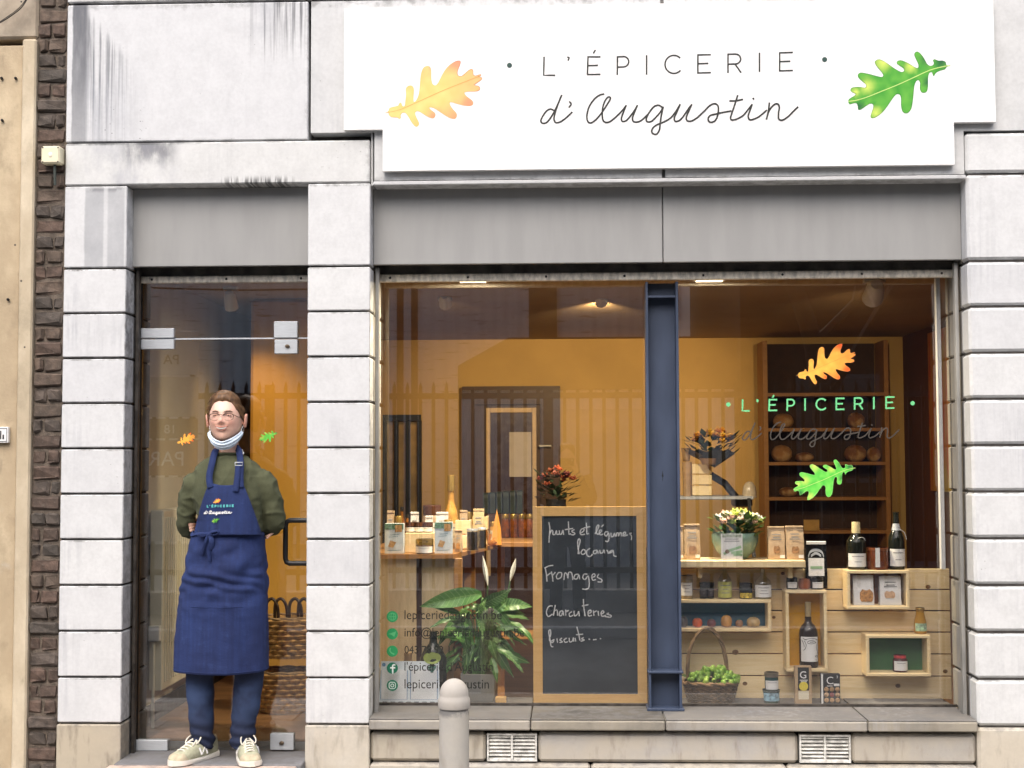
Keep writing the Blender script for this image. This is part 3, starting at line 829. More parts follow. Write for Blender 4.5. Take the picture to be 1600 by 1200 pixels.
# strokes, in the enlarged logo's own units (800 + u/3.333, 60 + v/3.333 in the photograph)
def arc(cx, cy, rx, ry, a0, a1, n=18): return [(cx+rx*math.cos(R(a0+(a1-a0)*i/n)), cy-ry*math.sin(R(a0+(a1-a0)*i/n))) for i in range(n+1)]
LET = [[(167,98),(166,145),(165,192),(193,192),(222,192)], [(290,98),(297,101),(293,113)],
       [(458,96),(425,96),(396,96)], [(396,96),(394,142),(393,188)], [(393,188),(425,188),(458,187)], [(395,142),(420,141),(445,140)], [(425,76),(433,62)],
       [(549,96),(549,140),(548,188)], [(549,96)]+arc(580,121,28,27,80,-85,12)+[(549,150)],
       [(701,90),(701,138),(701,186)], arc(843,135,46,47,48,315,26),
       [(1033,85),(1000,85),(968,86)], [(968,86),(968,133),(968,180)], [(968,180),(1000,179),(1033,178)], [(968,132),(995,131),(1020,130)],
       [(1125,82),(1125,130),(1125,177)], [(1125,82)]+arc(1162,107,29,26,80,-85,12)+[(1125,134)], [(1162,134),(1177,155),(1191,176)],
       [(1289,77),(1289,125),(1289,172)],
       [(1460,73),(1427,74),(1394,75)], [(1394,75),(1394,122),(1394,169)], [(1394,169),(1427,168),(1460,167)], [(1394,121),(1420,120),(1447,119)]]
SCRIPT = [[(218,375),(200,368),(180,378),(160,405),(150,430),(160,442),(180,438),(200,415),(218,385),(240,340),(258,297)],
          [(258,297),(240,340),(224,390),(219,420),(228,438),(250,435),(280,415),(312,385)], [(300,330),(308,342),(298,358)],
          [(478,290),(455,296),(425,320),(400,360),(390,405),(395,432),(410,440),(435,425),(465,390),(495,345),(512,315),(508,305),(495,310),(480,335),(472,365),(470,400),(475,428),(492,438),(515,430),(545,405),(575,375),(594,350)],
          [(594,350),(580,385),(570,415),(575,432),(595,428),(620,400),(640,372),(652,350)], [(652,350),(640,380),(628,412),(632,432),(655,435),(680,422),(705,398)],
          [(785,362),(765,348),(740,355),(715,385),(700,415),(703,433),(725,432),(750,410),(775,380),(787,358)], [(787,358),(778,400),(772,440),(768,475),(755,497),(738,498),(727,485),(735,465),(755,450),(790,435),(825,415),(850,385),(875,345)],
          [(875,345),(858,385),(845,415),(852,432),(875,425),(900,395),(920,365),(935,345)], [(935,345),(920,380),(908,410),(912,428),(935,430),(965,412),(1000,380),(1030,350),(1055,340),(1072,350),(1075,375),(1070,405),(1058,428),(1040,437),(1025,432),(1022,415),(1035,400),(1065,393),(1100,385),(1140,378)],
          [(1175,298),(1160,345),(1145,390),(1138,415),(1148,425),(1175,418),(1205,400),(1230,370),(1250,345)], [(1135,325),(1165,325),(1200,318)],
          [(1250,345),(1238,380),(1230,405),(1238,424),(1260,420),(1290,405),(1325,375)], [(1256,312),(1258,316)],
          [(1340,337),(1335,380),(1325,420)], [(1325,420),(1340,375),(1365,345),(1385,342),(1392,360),(1388,390),(1390,420),(1410,425),(1440,405),(1465,380),(1488,358)]]
def strokes(name, ls, wd, mp, mat, parent, k=5, smooth=True, off=0.0):
    b = B()
    for i, l in enumerate(ls):
        b.ribbon(smoothline(l, k) if smooth and len(l) > 2 else l, wd, mp, off + i*5e-5)
    return b.build(name, mat, parent)
LGROUPS = [(0, 1), (1, 2), (2, 7), (7, 9), (9, 10), (10, 11), (11, 15), (15, 18), (18, 19), (19, 23)]
def capitals(wd, mp, mat, parent):
    for a, b in LGROUPS: strokes('printed_letter', LET[a:b], wd, mp, mat, parent, smooth=False if (a, b) != (1, 2) else True)
def disc(name, c, r, mp, mat, parent, off=0.0, n=20):
    b = B().add([mp(c[0]+r*math.cos(2*math.pi*i/n), c[1]+r*math.sin(2*math.pi*i/n), off) for i in range(n)], [tuple(range(n))])
    return b.build(name, mat, parent)
def on_plane(u0, v0, k, Y, sgn=-1):
    """logo units -> photograph spot -> point on the plane at depth Y"""
    def f(u, v, lift):
        q = at(u0+u*k, v0+v*k, Y); return (q.x, Y+sgn*lift, q.z)
    return f

# ================================================================== shop sign
YS = -.035
sg = [(537,13),(1554,-2),(1554,187.5),(1491,189.5),(1491,256.5),(598,268),(598,204.5),(538,205)]
q = lambda p: at(p[0], p[1], YS)
zt_, zb_, zs_ = q((1000, 6)).z, q((1000, 262.7)).z, (q((560, 204.7)).z+q((1520, 188.5)).z)/2
x0_, x1_, x2_, x3_ = q((537.5, 110)).x, q((598, 235)).x, q((1491, 222)).x, q((1554, 95)).x
sign = thing('shop_sign', 'wide white stepped sign board with the shop name between two oak leaves', 'sign', ((x0_+x3_)/2, 0, zb_))
B().prism([(x0_, zs_), (x1_, zs_), (x1_, zb_), (x2_, zb_), (x2_, zs_), (x3_, zs_), (x3_, zt_), (x0_, zt_)], YS, -.002).build('board', simple('white_sign_panel', (.80, .80, .79), .45, .02), sign)
YP = YS-.001
M_INK = simple('dark_sign_ink', (.012, .013, .011), .5, .1)
M_INK2 = simple('dark_green_ink', (.012, .05, .04), .5, .1)
mp = on_plane(800, 60, .3, YP)
capitals(8.2, mp, M_INK, sign)
strokes('printed_script', SCRIPT, 8.8, mp, M_INK, sign)
disc('printed_dot', (796, 102), 4.0, lambda u, v, l: (at(u, v, YP).x, YP-l, at(u, v, YP).z), M_INK2, sign)
disc('printed_dot', (1288.5, 93), 4.0, lambda u, v, l: (at(u, v, YP).x, YP-l, at(u, v, YP).z), M_INK2, sign)
leaf_print('autumn_leaf', 'o', on_plane(590, 80, 180/1600, YP), sign)
leaf_print('green_leaf', 'g', on_plane(1310, 65, 180/1600, YP), sign)
for p in ((632, 61), (902, 58), (1174, 51), (1453, 46), (632, 218), (898, 215), (1177, 212), (1455, 205)):
    v_ = at(p[0], p[1], YS)
    B().ell((v_.x, YS, v_.z), .004, .0015, .004, 8, 4).build('screw_cap', M_WHITE, sign, 40)

# ================================================================== prints on the glass
YW = YG-.0015
M_MINT = simple('mint_green_vinyl', (.16, .62, .26), .5, .04)
M_VINYL = simple('dark_grey_vinyl', (.055, .045, .036), .6, .1)
kW = 237/389.1*.3
mpw = on_plane(1160-165*kW, 642-192*kW, kW, YW)
capitals(14, mpw, M_MINT, win)
disc('printed_dot', (1138, 632), 3.4, lambda u, v, l: (at(u, v, YW).x, YW-l, at(u, v, YW).z), M_MINT, win)
disc('printed_dot', (1426, 630), 3.4, lambda u, v, l: (at(u, v, YW).x, YW-l, at(u, v, YW).z), M_MINT, win)
mps = on_plane(1160-150*kW, 687-440*kW, kW, YW)
strokes('printed_script', SCRIPT, 11, mps, M_VINYL, win)
kL = 92.5/151*180/1600
leaf_print('autumn_leaf', 'o', on_plane(1244-105*kL, 537-130*kL, kL, YW), win, True)
kG = 95/157*180/1600
leaf_print('green_leaf', 'g', on_plane(1240-135*kG, 718-137*kG, kG, YW), win, True)
YDp = YD-.0015
kk = 29/151*180/1600
leaf_print('autumn_leaf', 'o', on_plane(276-105*kk, 676-130*kk, kk, YDp), door, True, 120)
leaf_print('green_leaf', 'g', on_plane(405-135*kk*.95, 673-137*kk*.95, kk*.95, YDp), door, True, 120)
def text_mesh(s, size):
    cu = bpy.data.curves.new('t', 'FONT'); cu.body = s; cu.size = size; cu.fill_mode = 'FRONT'; cu.resolution_u = 3
    o = bpy.data.objects.new('t', cu); COL.objects.link(o)
    bpy.context.view_layer.update()
    me = bpy.data.meshes.new_from_object(o.evaluated_get(bpy.context.evaluated_depsgraph_get()))
    bpy.data.objects.remove(o)
    return me
def text_on(name, s, px0, px1, pyb, Y, mat, parent, hk=1.0, mirror=False):
    """one printed line from px0 to px1 with its base line at pyb"""
    me = text_mesh(s, 1.0)
    xs = [v.co.x for v in me.vertices]
    wd = max(xs)-min(xs); m0 = min(xs)
    a, b = at(px0, pyb, Y), at(px1, pyb, Y)
    sc = (b.x-a.x)/wd
    lo = wloc(parent)
    for v in me.vertices:
        x = (v.co.x-m0)*sc
        if mirror: x = (b.x-a.x)-x
        v.co = (a.x+x-lo.x, Y-lo.y, a.z+v.co.y*sc*hk-lo.z)
    me.materials.clear(); me.materials.append(mat)
    return link(name, me, parent)
for s_, px0, px1, pyb in (('lepiceriedaugustin.be', 632, 784, 967.5), ('info@lepiceriedaugustin.be', 632, 819, 994.5), ('043 78 92 11', 632, 710, 1021), ("l'épicerie d'Augustin", 632, 770, 1048), ('lepiceriedaugustin', 632, 764, 1075.5)):
    text_on('printed_line', s_, px0, px1, pyb, YW, M_INK, win, 1.12)
M_IGREEN = simple('icon_green_vinyl', (.02, .30, .10), .5, .05)
M_IDARK = simple('icon_dark_green_vinyl', (.008, .16, .085), .5, .05)
M_IPALE = simple('icon_pale_vinyl', (.12, .48, .20), .5, .05)
M_IWHITE = simple('icon_white_vinyl', (.75, .80, .76), .5, .03)
flat = lambda u, v, l: (at(u, v, YW).x, YW-l, at(u, v, YW).z)
for i, yy in enumerate((963.5, 990.5, 1017.5, 1044, 1071)):
    ic = disc('printed_icon', (613, yy), 8.8, flat, M_IGREEN if i < 3 else M_IDARK, win)
    if i == 0: strokes('icon_mark', [arc(613, yy, 5.5, 5.5, 0, 350, 16), arc(613, yy, 2.2, 5.5, 0, 350, 16), [(607.5, yy), (613, yy), (618.5, yy)]], .9, flat, M_IPALE, ic, off=.0004)
    if i == 1: B().add([flat(607, yy, .0004), flat(619, yy-4, .0004), flat(616, yy+4.5, .0004), flat(612, yy+1.5, .0004)], [(0, 1, 2, 3)]).build('icon_mark', M_IPALE, ic)
    if i == 2: strokes('icon_mark', [[(610, yy-4.5), (609.3, yy-1), (611.5, yy+2.5), (615.5, yy+4.5)]], 2.0, flat, M_IPALE, ic, off=.0004)
    if i == 3: strokes('icon_mark', [[(617, yy-5.2), (615, yy-5.3), (613.6, yy-3.6), (613.6, yy+2), (613.6, yy+7.8)], [(610.4, yy-.6), (616.8, yy-.6)]], 2.3, flat, M_IWHITE, ic, off=.0004)
    if i == 4: strokes('icon_mark', [[(608, yy-3), (608, yy+3), (610, yy+5), (616, yy+5), (618, yy+3), (618, yy-3), (616, yy-5), (610, yy-5), (608, yy-3)], arc(613, yy, 2.4, 2.4, 0, 350, 14)], 1.1, flat, M_IWHITE, ic, smooth=False, off=.0004)
# ================================================================== the far side of the street (seen mirrored in the panes)
YF = -7.5
fence = thing('palisade_fence', 'tall dark steel palisade fence along the far pavement', 'fence', (0, YF, 0))
M_FENCE = simple('dark_green_grey_steel', (.035, .033, .03), .6, .3)
FX0, FX1 = -9.2, 9.2
B().box(FX0, FX1, YF-.12, YF+.12, -.05, .22, .01).build('base_wall', m_stone('fence_base_concrete', (.36, .35, .33), grime=.6), fence)
for z in (.42, 2.24): B().box(FX0, FX1, YF-.03, YF+.03, z-.03, z+.03).build('rail', M_FENCE, fence)
pk = B().prism([(-.018, .225), (.018, .225), (.018, 2.34), (.0, 2.40), (-.018, 2.34)], -.034, -.031).box(-.018, -.014, -.031, -.010, .225, 2.33).box(.014, .018, -.031, -.010, .225, 2.33).mesh('picket', M_FENCE)
x = FX0+.07
while x < FX1:
    link('picket', pk, fence, (x, -.002, 0)); x += .138
ps = B().box(-.045, .045, -.14, -.04, .0, 2.36, .004).mesh('post', M_FENCE)
for i in range(7): link('post', ps, fence, (FX0+.3+i*2.9, 0, 0))
# white painted warehouse
wh = thing('warehouse', 'long pale painted brick warehouse with ribbed sheeting beyond the palisade fence', 'warehouse', (-8, -20, 0))
def m_wh():
    m = Mat('pale_painted_brickwork')
    x, y, z = m.xyz('World')
    st = m.noise(1.0, 6, (6, 6, .7), 'World'); mk = m.noise(1.0, 5, (1.6, 1.6, 16), 'World', .7)
    rib = (x*26.0)._m('SINE').sm(-.2, 1.0)
    c = m.mix(st.sm(.3, .7), (.88, .84, .76), (.76, .71, .62))
    c = m.mix(mk.sm(.57, .64)*.8, c, (.17, .15, .13))
    c = m.mix(rib*.16, c, (.30, .28, .26))
    m.color(c).set(Roughness=.8)
    return m.m
MWH = m_wh()
wb = B().box(-22, 1.75, -26, -20, -.1, 10.5).build('wall', MWH, wh)
B().box(-22.1, 1.9, -26.1, -19.85, 10.5, 10.8).build('roof_edge', M_DARKMETAL, wh)
B().box(-.72, -.18, -20.3, -19.9, -.02, 10.4).build('downpipe_pier', simple('brown_pier', (.10, .07, .05), .8, .2), wh)
for k in range(9):
    xx = -20.5+k*2.3
    f_ = B().box(xx, xx+1.2, -20.02, -19.97, 5.6, 7.2).build('window', M_DARKMETAL, wh)
    B().box(xx+.06, xx+1.14, -19.965, -19.955, 5.66, 7.14).build('pane', simple('dark_window_pane', (.04, .045, .05), .15, .1), f_)
for k in range(4):
    xx = -3.3+k*.28-(.1 if k > 1 else 0)
    if k < 2: B().box(xx, xx+.13, -20.06, -19.985, -.02, 9.6).build('lattice_strip', simple('rusty_lattice', (.12, .09, .06), .8, .4), wh)
# low dark shed with a hipped end behind the fence
sd_ = thing('garage_shed', 'low pale garage shed with dark sloped roof behind the palisade fence', 'shed', (1.0, -13, 0))
B().prism([(-1.52, -.05), (2.4, -.05), (2.4, 2.58), (-1.52, 2.58)], -15.5, -13).build('wall', simple('pale_shed_boards', (.80, .75, .66), .85, .12, 4, st=(6, 1, 1)), sd_)
B().prism([(-1.56, 2.585), (2.44, 2.585), (2.44, 3.33), (-.83, 3.33), (-1.56, 2.93)], -15.6, -12.9).build('roof', simple('dark_shed_roof', (.06, .045, .035), .8, .2), sd_)
B().box(-.9, 1.6, -12.985, -12.95, .0, 2.3).build('garage_door', simple('grey_garage_door', (.55, .53, .48), .7, .1), sd_)
# dark brick building on the other half
dk = thing('brick_building', 'dark brown brick building with barred windows to the right beyond the fence', 'building', (8, -15, 0))
B().box(2.75, 22, -24, -15, -.1, 9.5).build('wall', simple('dark_brown_brickwork', (.052, .036, .027), .9, .3, 5), dk)
B().box(2.6, 22.1, -24.1, -14.9, 9.5, 9.8).build('roof_edge', M_DARKMETAL, dk)
for k in range(6):
    for j in range(2):
        xx, zz = 3.6+k*2.6, 1.2+j*3.6
        f_ = B().box(xx, xx+1.3, -15.02, -14.96, zz, zz+1.7).build('window', simple('grey_window_frame', (.12, .12, .12), .6), dk)
        B().box(xx+.07, xx+1.23, -14.955, -14.945, zz+.07, zz+1.63).build('pane', simple('dark_window_pane', (.04, .045, .05), .15, .1), f_)
# apartment block far behind
ap = thing('apartment_block', 'distant pale apartment block with rows of windows between the warehouse and the dark building', 'building', (5, -44, 0))
B().box(1.5, 14, -54, -44, -.1, 30).build('wall', simple('pale_render_far', (.80, .77, .70), .9, .1, 1), ap)
fr = simple('far_window_frame', (.5, .5, .5), .6)
for j in range(9):
    B().box(1.4, 14.1, -44.25, -44.0, 2.6+j*3.0, 2.85+j*3.0).build('floor_band', simple('far_concrete_band', (.33, .30, .26), .9), ap)
    for k in range(4):
        xx = 2.5+k*2.9
        f_ = B().box(xx, xx+1.7, -44.06, -43.96, 3.7+j*3.0-.05, 5.0+j*3.0).build('window', fr, ap)
        B().box(xx+.1, xx+1.6, -43.955, -43.945, 3.75+j*3.0, 4.9+j*3.0).build('pane', simple('dark_window_pane', (.04, .045, .05), .15, .1), f_)
# bare street tree in front of the dark building
tr = thing('street_tree', 'bare street tree with forked branches behind the palisade fence', 'tree', (3.2, -10.5, 0))
rt_ = random.Random(5)
MB = simple('tree_bark', (.055, .042, .03), .9, .35, 20, bump=.006)
trunk = B().tube(smoothline([(3.3, -10.5, -.05), (3.25, -10.5, 1.6), (3.1, -10.5, 3.0), (2.7, -10.5, 4.2), (2.2, -10.4, 5.4)], 4), [.17-.006*i for i in range(17)], 8).build('trunk', MB, tr, 60)
cr = B()
def branch(p, d, L, r_, lv):
    q_ = p+d*L*.5+Vector((rt_.uniform(-.1, .1), rt_.uniform(-.1, .1), .05))*L
    e = p+d*L
    cr.tube([p, q_, e], [r_, r_*.8, r_*.55], 5)
    if lv > 0:
        for k in range(3):
            nd = (d+Vector((rt_.uniform(-.8, .8), rt_.uniform(-.8, .8), rt_.uniform(-.2, .7)))).normalized()
            branch(p+(e-p)*rt_.uniform(.45, 1.0), nd, L*rt_.uniform(.55, .8), r_*.55, lv-1)
for st_p, dr in (((3.2, -10.5, 2.2), (.5, .1, .9)), ((3.1, -10.5, 3.0), (.7, -.2, .7)), ((2.7, -10.5, 4.2), (.4, .3, .9)), ((2.7, -10.5, 4.0), (-.8, .1, .5)), ((2.2, -10.4, 5.3), (-.5, .1, .8)), ((2.2, -10.4, 5.3), (.4, -.2, .9))):
    branch(Vector(st_p), Vector(dr).normalized(), 1.7, .07, 3)
cr.build('crown', MB, tr)
# parking board by the fence, mirrored in the door
pb = thing('parking_board', 'tall board with white and brown bands and parking lettering at the far fence', 'sign', (-4.1, YF+.2, 0))
bx0, bx1 = -4.42, -3.78
for z0, z1, c, nm in ((2.45, 2.90, (.62, .62, .60), 'white_band'), (1.80, 2.0, (.10, .075, .055), 'dark_band'), (2.02, 2.43, (.5, .48, .44), 'pale_band'), (1.42, 1.78, (.30, .13, .08), 'red_brown_band'), (.75, 1.40, (.55, .53, .48), 'pale_band')):
    B().box(bx0, bx1, YF+.19, YF+.22, z0, z1, .003).build(nm, simple('board_'+nm, c, .5, .05), pb)
for xx in (bx0+.05, bx1-.09): B().box(xx, xx+.04, YF+.14, YF+.185, -.02, 2.9).build('post', M_FENCE, pb)
def board_text(s, x0, wd, z, mat):
    me = text_mesh(s, 1.0)
    xs = [v.co.x for v in me.vertices]; k = wd/(max(xs)-min(xs)); m0 = min(xs)
    for v in me.vertices: v.co = (x0-(v.co.x-m0)*k-pb.location.x, .024, z+v.co.y*k)
    me.materials.clear(); me.materials.append(mat)
    return link('lettering', me, pb)
board_text('PAR', -3.92, .36, 1.52, M_WHITE); board_text('18', -4.02, .10, 1.85, M_WHITE); board_text('PA', -3.98, .16, 2.56, M_BLACK)
# overhead wire
o = B().tube(smoothline([(-9, -9.2, 3.9), (-3, -9.1, 3.55), (2, -9.0, 4.2), (9, -8.9, 5.4)], 8), .012, 6).build('overhead_wire', M_BLACK, None, 60)
tag(o, 'slack overhead wire strung behind the palisade fence', 'wire')
# ================================================================== the room behind the panes
RX0, RX1, RY1, RZ0, RZ1 = -2.22, 2.75, 5.0, .17, 2.56
def m_plaster(name, c):
    m = Mat(name)
    n = m.noise(1.4, 5, (1, 1, 1), 'World'); f = m.noise(50, 3, (1, 1, 1), 'World')
    m.color(m.mix(n.sm(.3, .7), mul(c, .9), mul(c, 1.08))).set(Roughness=.85).bump(f, .0012)
    return m.m
M_YEL = m_plaster('yellow_plaster', (.68, .49, .20))
M_ORA = m_plaster('orange_plaster', (.62, .34, .06))
M_BRW = m_plaster('red_brown_plaster', (.13, .045, .022))
M_CEI = m_plaster('ceiling_paint', (.36, .27, .17))
def struct(o): return tag(o, kind='structure')
def m_floor():
    m = Mat('brown_floor_boards')
    x, y, z = m.xyz('World')
    n = m.noise(2.0, 6, (1, 6, 1), 'World')
    m.color(m.mix(n.sm(.3, .7), (.20, .10, .045), (.32, .17, .075))).set(Roughness=.4)
    return m.m
struct(B().box(RX0-.1, RX1+.1, .44, RY1+.1, -.02, RZ0).build('shop_floor', m_floor()))
struct(B().box(RX0-.1, RX1+.1, .385, RY1+.1, RZ1, RZ1+.1).build('ceiling', M_CEI))
struct(B().box(RX0-.1, RX1+.1, RY1, RY1+.1, RZ0+.001, RZ1-.001).build('wall_back', M_YEL))
struct(B().box(RX0-.1, RX0, .44, RY1-.001, RZ0+.001, RZ1-.001).build('wall_left', m_plaster('grey_beige_plaster', (.46, .40, .30))))
struct(B().box(RX1, RX1+.1, .12, RY1-.001, RZ0+.001, RZ1-.001).build('wall_right', M_BRW))
struct(B().box(XR0+.10, RX1-.001, .40, .46, RZ0+.001, RZ1-.001).build('wall_front', M_BRW))
struct(B().box(-1.95, -1.56, 2.0, RY1-.001, RZ0+.001, RZ1-.001, .02).build('partition', M_ORA))
struct(B().box(XC0+.09, XC1-.09, .40, .60, RZ0+.001, RZ1-.001).build('wall_front', M_YEL))
struct(B().box(RX0+.001, RX0+.012, .45, 4.9, RZ0+.001, RZ0+.10).build('skirting', M_BLACK))
# brown ceiling edge along the window, boards
B().box(RX0, RX1-.002, .42, .50, RZ1-.06, RZ1-.001).build('ceiling_trim', simple('brown_head_frame', (.10, .045, .02), .6, .3), win)
# lamps
LAMP = (1.0, .66, .30)
M_LAMP = emit_mat('lamp_diffuser', (1.0, .80, .50), 2.5)
def ceiling_panel(px, py, nm, wx=.13, wy=.03, pw=16):
    q_ = at(px, py, .42)
    t = thing('ceiling_light', nm, 'lamp', (q_.x, q_.y, q_.z), 'ceiling lights')
    B().box(q_.x-wx/2-.015, q_.x+wx/2+.015, q_.y-wy/2-.015, q_.y+wy/2+.015, q_.z+.004, q_.z+.03, .003).build('frame', M_WHITE, t)
    B().tube([(q_.x, q_.y, q_.z+.03), (q_.x, q_.y, RZ1)], .008, 8).build('stem', M_WHITE, t)
    B().box(q_.x-wx/2, q_.x+wx/2, q_.y-wy/2, q_.y+wy/2, q_.z, q_.z+.0035).build('diffuser', M_LAMP, t)
    l = bpy.data.lights.new('lamp_light', 'AREA'); l.shape = 'RECTANGLE'; l.size = wx; l.size_y = wy; l.energy = pw; l.color = (1.0, .84, .58)
    lo = bpy.data.objects.new('lamp_light', l); COL.objects.link(lo); lo.parent = t; lo.location = (0, 0, -.004)
ceiling_panel(739, 441, 'bright flat ceiling light over the left display', pw=22)
ceiling_panel(1108, 440, 'flat ceiling light right of the blue steel column', pw=27)
def track_spot(px, py, Y, tgt, nm, pw, sc=1.0):
    q_ = at(px, py, Y)
    t = thing('track_spot', nm, 'lamp', (q_.x, q_.y, q_.z), 'ceiling spots')
    B().tube([(q_.x, q_.y, q_.z), (q_.x, q_.y, RZ1)], .008*sc, 8).build('stem', M_WHITE, t)
    B().box(q_.x-.04*sc, q_.x+.04*sc, q_.y-.02, q_.y+.02, RZ1-.02, RZ1-.0008).build('ceiling_plate', M_WHITE, t)
    d = (Vector(tgt)-q_).normalized()
    B().tube([q_-d*.06*sc, q_-d*.03*sc, q_+d*.05*sc], [.022*sc, .034*sc, .04*sc], 12).build('head', M_WHITE, t, 40)
    l = bpy.data.lights.new('lamp_light', 'SPOT'); l.energy = pw; l.color = LAMP; l.spot_size = R(72); l.spot_blend = .8; l.shadow_soft_size = .04
    lo = bpy.data.objects.new('lamp_light', l); COL.objects.link(lo); lo.parent = t; lo.location = d*.07*sc
    lo.rotation_euler = d.to_track_quat('-Z', 'Y').to_euler()
track_spot(695, 470, 2.0, (-.75, 5.0, 1.3), 'white track spot at the upper left of the left pane', 13)
track_spot(940, 468, 2.2, (.10, 5.0, 1.95), 'white track spot just left of the blue steel column', 115)
track_spot(1366, 456, 1.3, (1.9, 4.6, 1.2), 'larger white spot with bracket at the top of the right pane', 42, 1.5)
for px, tg, nm, pw in ((360, (-1.9, 2.4, 1.2), 'track spot hanging in the passage behind the door', 10),):
    track_spot(px, 470, 1.4, tg, nm, pw)

# ---- back of the left half: door with pale inner frame
YBk = 4.97
def bxp(b, px0, py0, px1, py1, y0, y1, bev=0.0):
    a, c = at(px0, py1, y0), at(px1, py0, y0)
    return b.box(a.x, c.x, y0, y1, a.z, c.z, bev)
M_DKW = wood('dark_brown_wood', (.075, .030, .016), (.035, .014, .008), .45)
M_PINE = wood('pine_wood', (.90, .73, .44), (.78, .58, .29), .55, (1.0, 12, 12), .8)
M_BEECH = wood('beech_frame', (.80, .50, .19), (.68, .40, .13), .5)
M_SHELF = wood('oiled_shelf_wood', (.42, .22, .07), (.30, .14, .045), .5)
bd = thing('back_door', 'dark brown door with a pale beaded glass panel in the yellow back wall', 'door', (at(797, 800, YBk).x, YBk, RZ0))
zf_ = RZ0+.002
a, c = at(722, 603, YBk-.05), at(875, 603, YBk-.05)
B().box(a.x, a.x+.10, YBk-.05, YBk+.028, zf_, c.z).box(c.x-.16, c.x, YBk-.05, YBk+.028, zf_, c.z).box(a.x+.1005, c.x-.1605, YBk-.05, YBk+.028, c.z-.15, c.z).build('door_frame', M_DKW, bd)
B().box(a.x+.101, c.x-.161, YBk-.02, YBk+.028, zf_, c.z-.151).build('door_leaf', M_DKW, bd)
fr_ = B()
p0, p1 = at(760, 900, YBk-.03), at(838, 637, YBk-.03)
for bx_ in ((p0.x, p0.x+.035, p0.z, p1.z), (p1.x-.035, p1.x, p0.z, p1.z), (p0.x+.0355, p1.x-.0355, p1.z-.04, p1.z)):
    fr_.box(bx_[0], bx_[1], YBk-.045, YBk-.021, bx_[2], bx_[3], .004)
fr_.build('beading', simple('pale_beading', (.70, .55, .33), .5, .1), bd)
B().box(p0.x+.036, p1.x-.036, YBk-.026, YBk-.021, p0.z, p1.z-.041).build('dark_glass', simple('dark_brown_glass', (.05, .022, .013), .25, .1), bd)
hq = at(848, 697, YBk-.08)
B().tube([(hq.x-.03, hq.y, hq.z), (hq.x+.07, hq.y, hq.z)], .011, 8).tube([(hq.x, hq.y, hq.z), (hq.x, YBk-.02, hq.z)], .009, 8).build('lever_handle', M_STEEL, bd, 50)
nt_ = thing('door_notice', 'white paper notice taped inside the beaded panel of the back door', 'notice', (at(812, 700, YBk-.03).x, YBk-.03, 1.5))
bxp(B(), 796, 675, 830, 745, YBk-.0295, YBk-.0275).build('paper', simple('notice_paper', (.62, .60, .58), .8, .05), nt_)
# framed dark pictures on the left
fp = thing('picture_frame', 'black framed picture leaning on the yellow wall at the left of the pane', 'picture', (at(610, 750, 3.0).x, 3.0, 1.2))
b_ = B(); q0, q1 = at(598, 900, 3.0), at(658, 648, 3.0)
for i in range(4):
    xx = q0.x+(q1.x-q0.x)*i/3.3
    b_.box(xx, xx+.028, 2.98, 3.01, q0.z, q1.z-.041)
b_.box(q0.x, q1.x, 2.975, 3.012, q1.z-.04, q1.z)
b_.build('black_frame', M_BLACK, fp)
B().box(q0.x+.002, q1.x-.01, 3.0125, 3.02, q0.z, q1.z-.01).build('picture_sheet', simple('faded_picture', (.34, .22, .09), .7, .3, 9), fp)

# ---- right half: bread shelves, red panel, till counter
YSH = 4.6
sh = thing('bread_shelf', 'tall brown wooden shelf with loaves behind the printed shop name', 'shelf', (at(1292, 800, YSH).x, YSH, RZ0))
s0, s1 = at(1195, 800, YSH), at(1392, 800, YSH)
B().box(s0.x, s0.x+.035, YSH, 4.93, RZ0+.002, 2.5).build('upright', M_SHELF, sh)
B().box(s1.x-.035, s1.x, YSH, 4.93, RZ0+.002, 2.5).build('upright', M_SHELF, sh)
B().box(s0.x+.036, s1.x-.036, 4.935, 4.95, RZ0+.002, 2.5).build('back_panel', simple('dark_shelf_back', (.055, .028, .018), .8, .2), sh)
shz = []
for yy in (616, 671, 724, 779, 831, 900):
    z = az(1290, yy, YSH); shz.append(z)
    B().box(s0.x+.0355, s1.x-.0355, YSH+.005, 4.93, z-.014, z+.012).build('shelf_board', M_SHELF, sh)
def m_bread(nm, c):
    m = Mat(nm)
    n = m.noise(9, 5); f = m.noise(40, 3)
    m.color(m.mix(n.sm(.42, .62), c, (.55, .38, .20))).set(Roughness=.85).bump(n+f*.4, .01)
    return m.m
MBR1, MBR2 = m_bread('crusty_bread', (.23, .10, .035)), m_bread('pale_bread', (.36, .19, .08))
loaves = [(1224, 1, .085, .062, MBR2, 'round floury loaf on the upper bread shelf beside the left upright'), (1338, 1, .07, .065, MBR1, 'dark round loaf at the right of the upper bread shelf'),
          (1221, 2, .085, .07, MBR2, 'cracked round loaf at the left of the middle bread shelf'), (1257, 2, .075, .04, MBR1, 'long golden loaf lying right of the cracked round loaf'), (1336, 2, .09, .07, MBR1, 'scored dark loaf at the right of the middle bread shelf'),
          (1365, 2, .06, .06, MBR1, 'small dark loaf at the far right of the middle bread shelf'), (1230, 3, .075, .04, MBR1, 'small flat loaf on the bread shelf left of the green leaf print')]
for px, k, rx, rz, mt, L in loaves:
    z = shz[k]+.012
    q_ = at(px, 700, YSH+.12)
    b_ = B().ell((q_.x, q_.y, z+rz*.92), rx, rx*.9, rz, 16, 10)
    rb_ = random.Random(px)
    b_.v = [(x+rb_.uniform(-.004, .004), y, max(z+.001, zz_+rb_.uniform(-.003, .003))) for x, y, zz_ in b_.v]
    tag(b_.build('loaf', mt, None, 60, (q_.x, q_.y, z)), L, 'bread', 'loaves on the shelf')
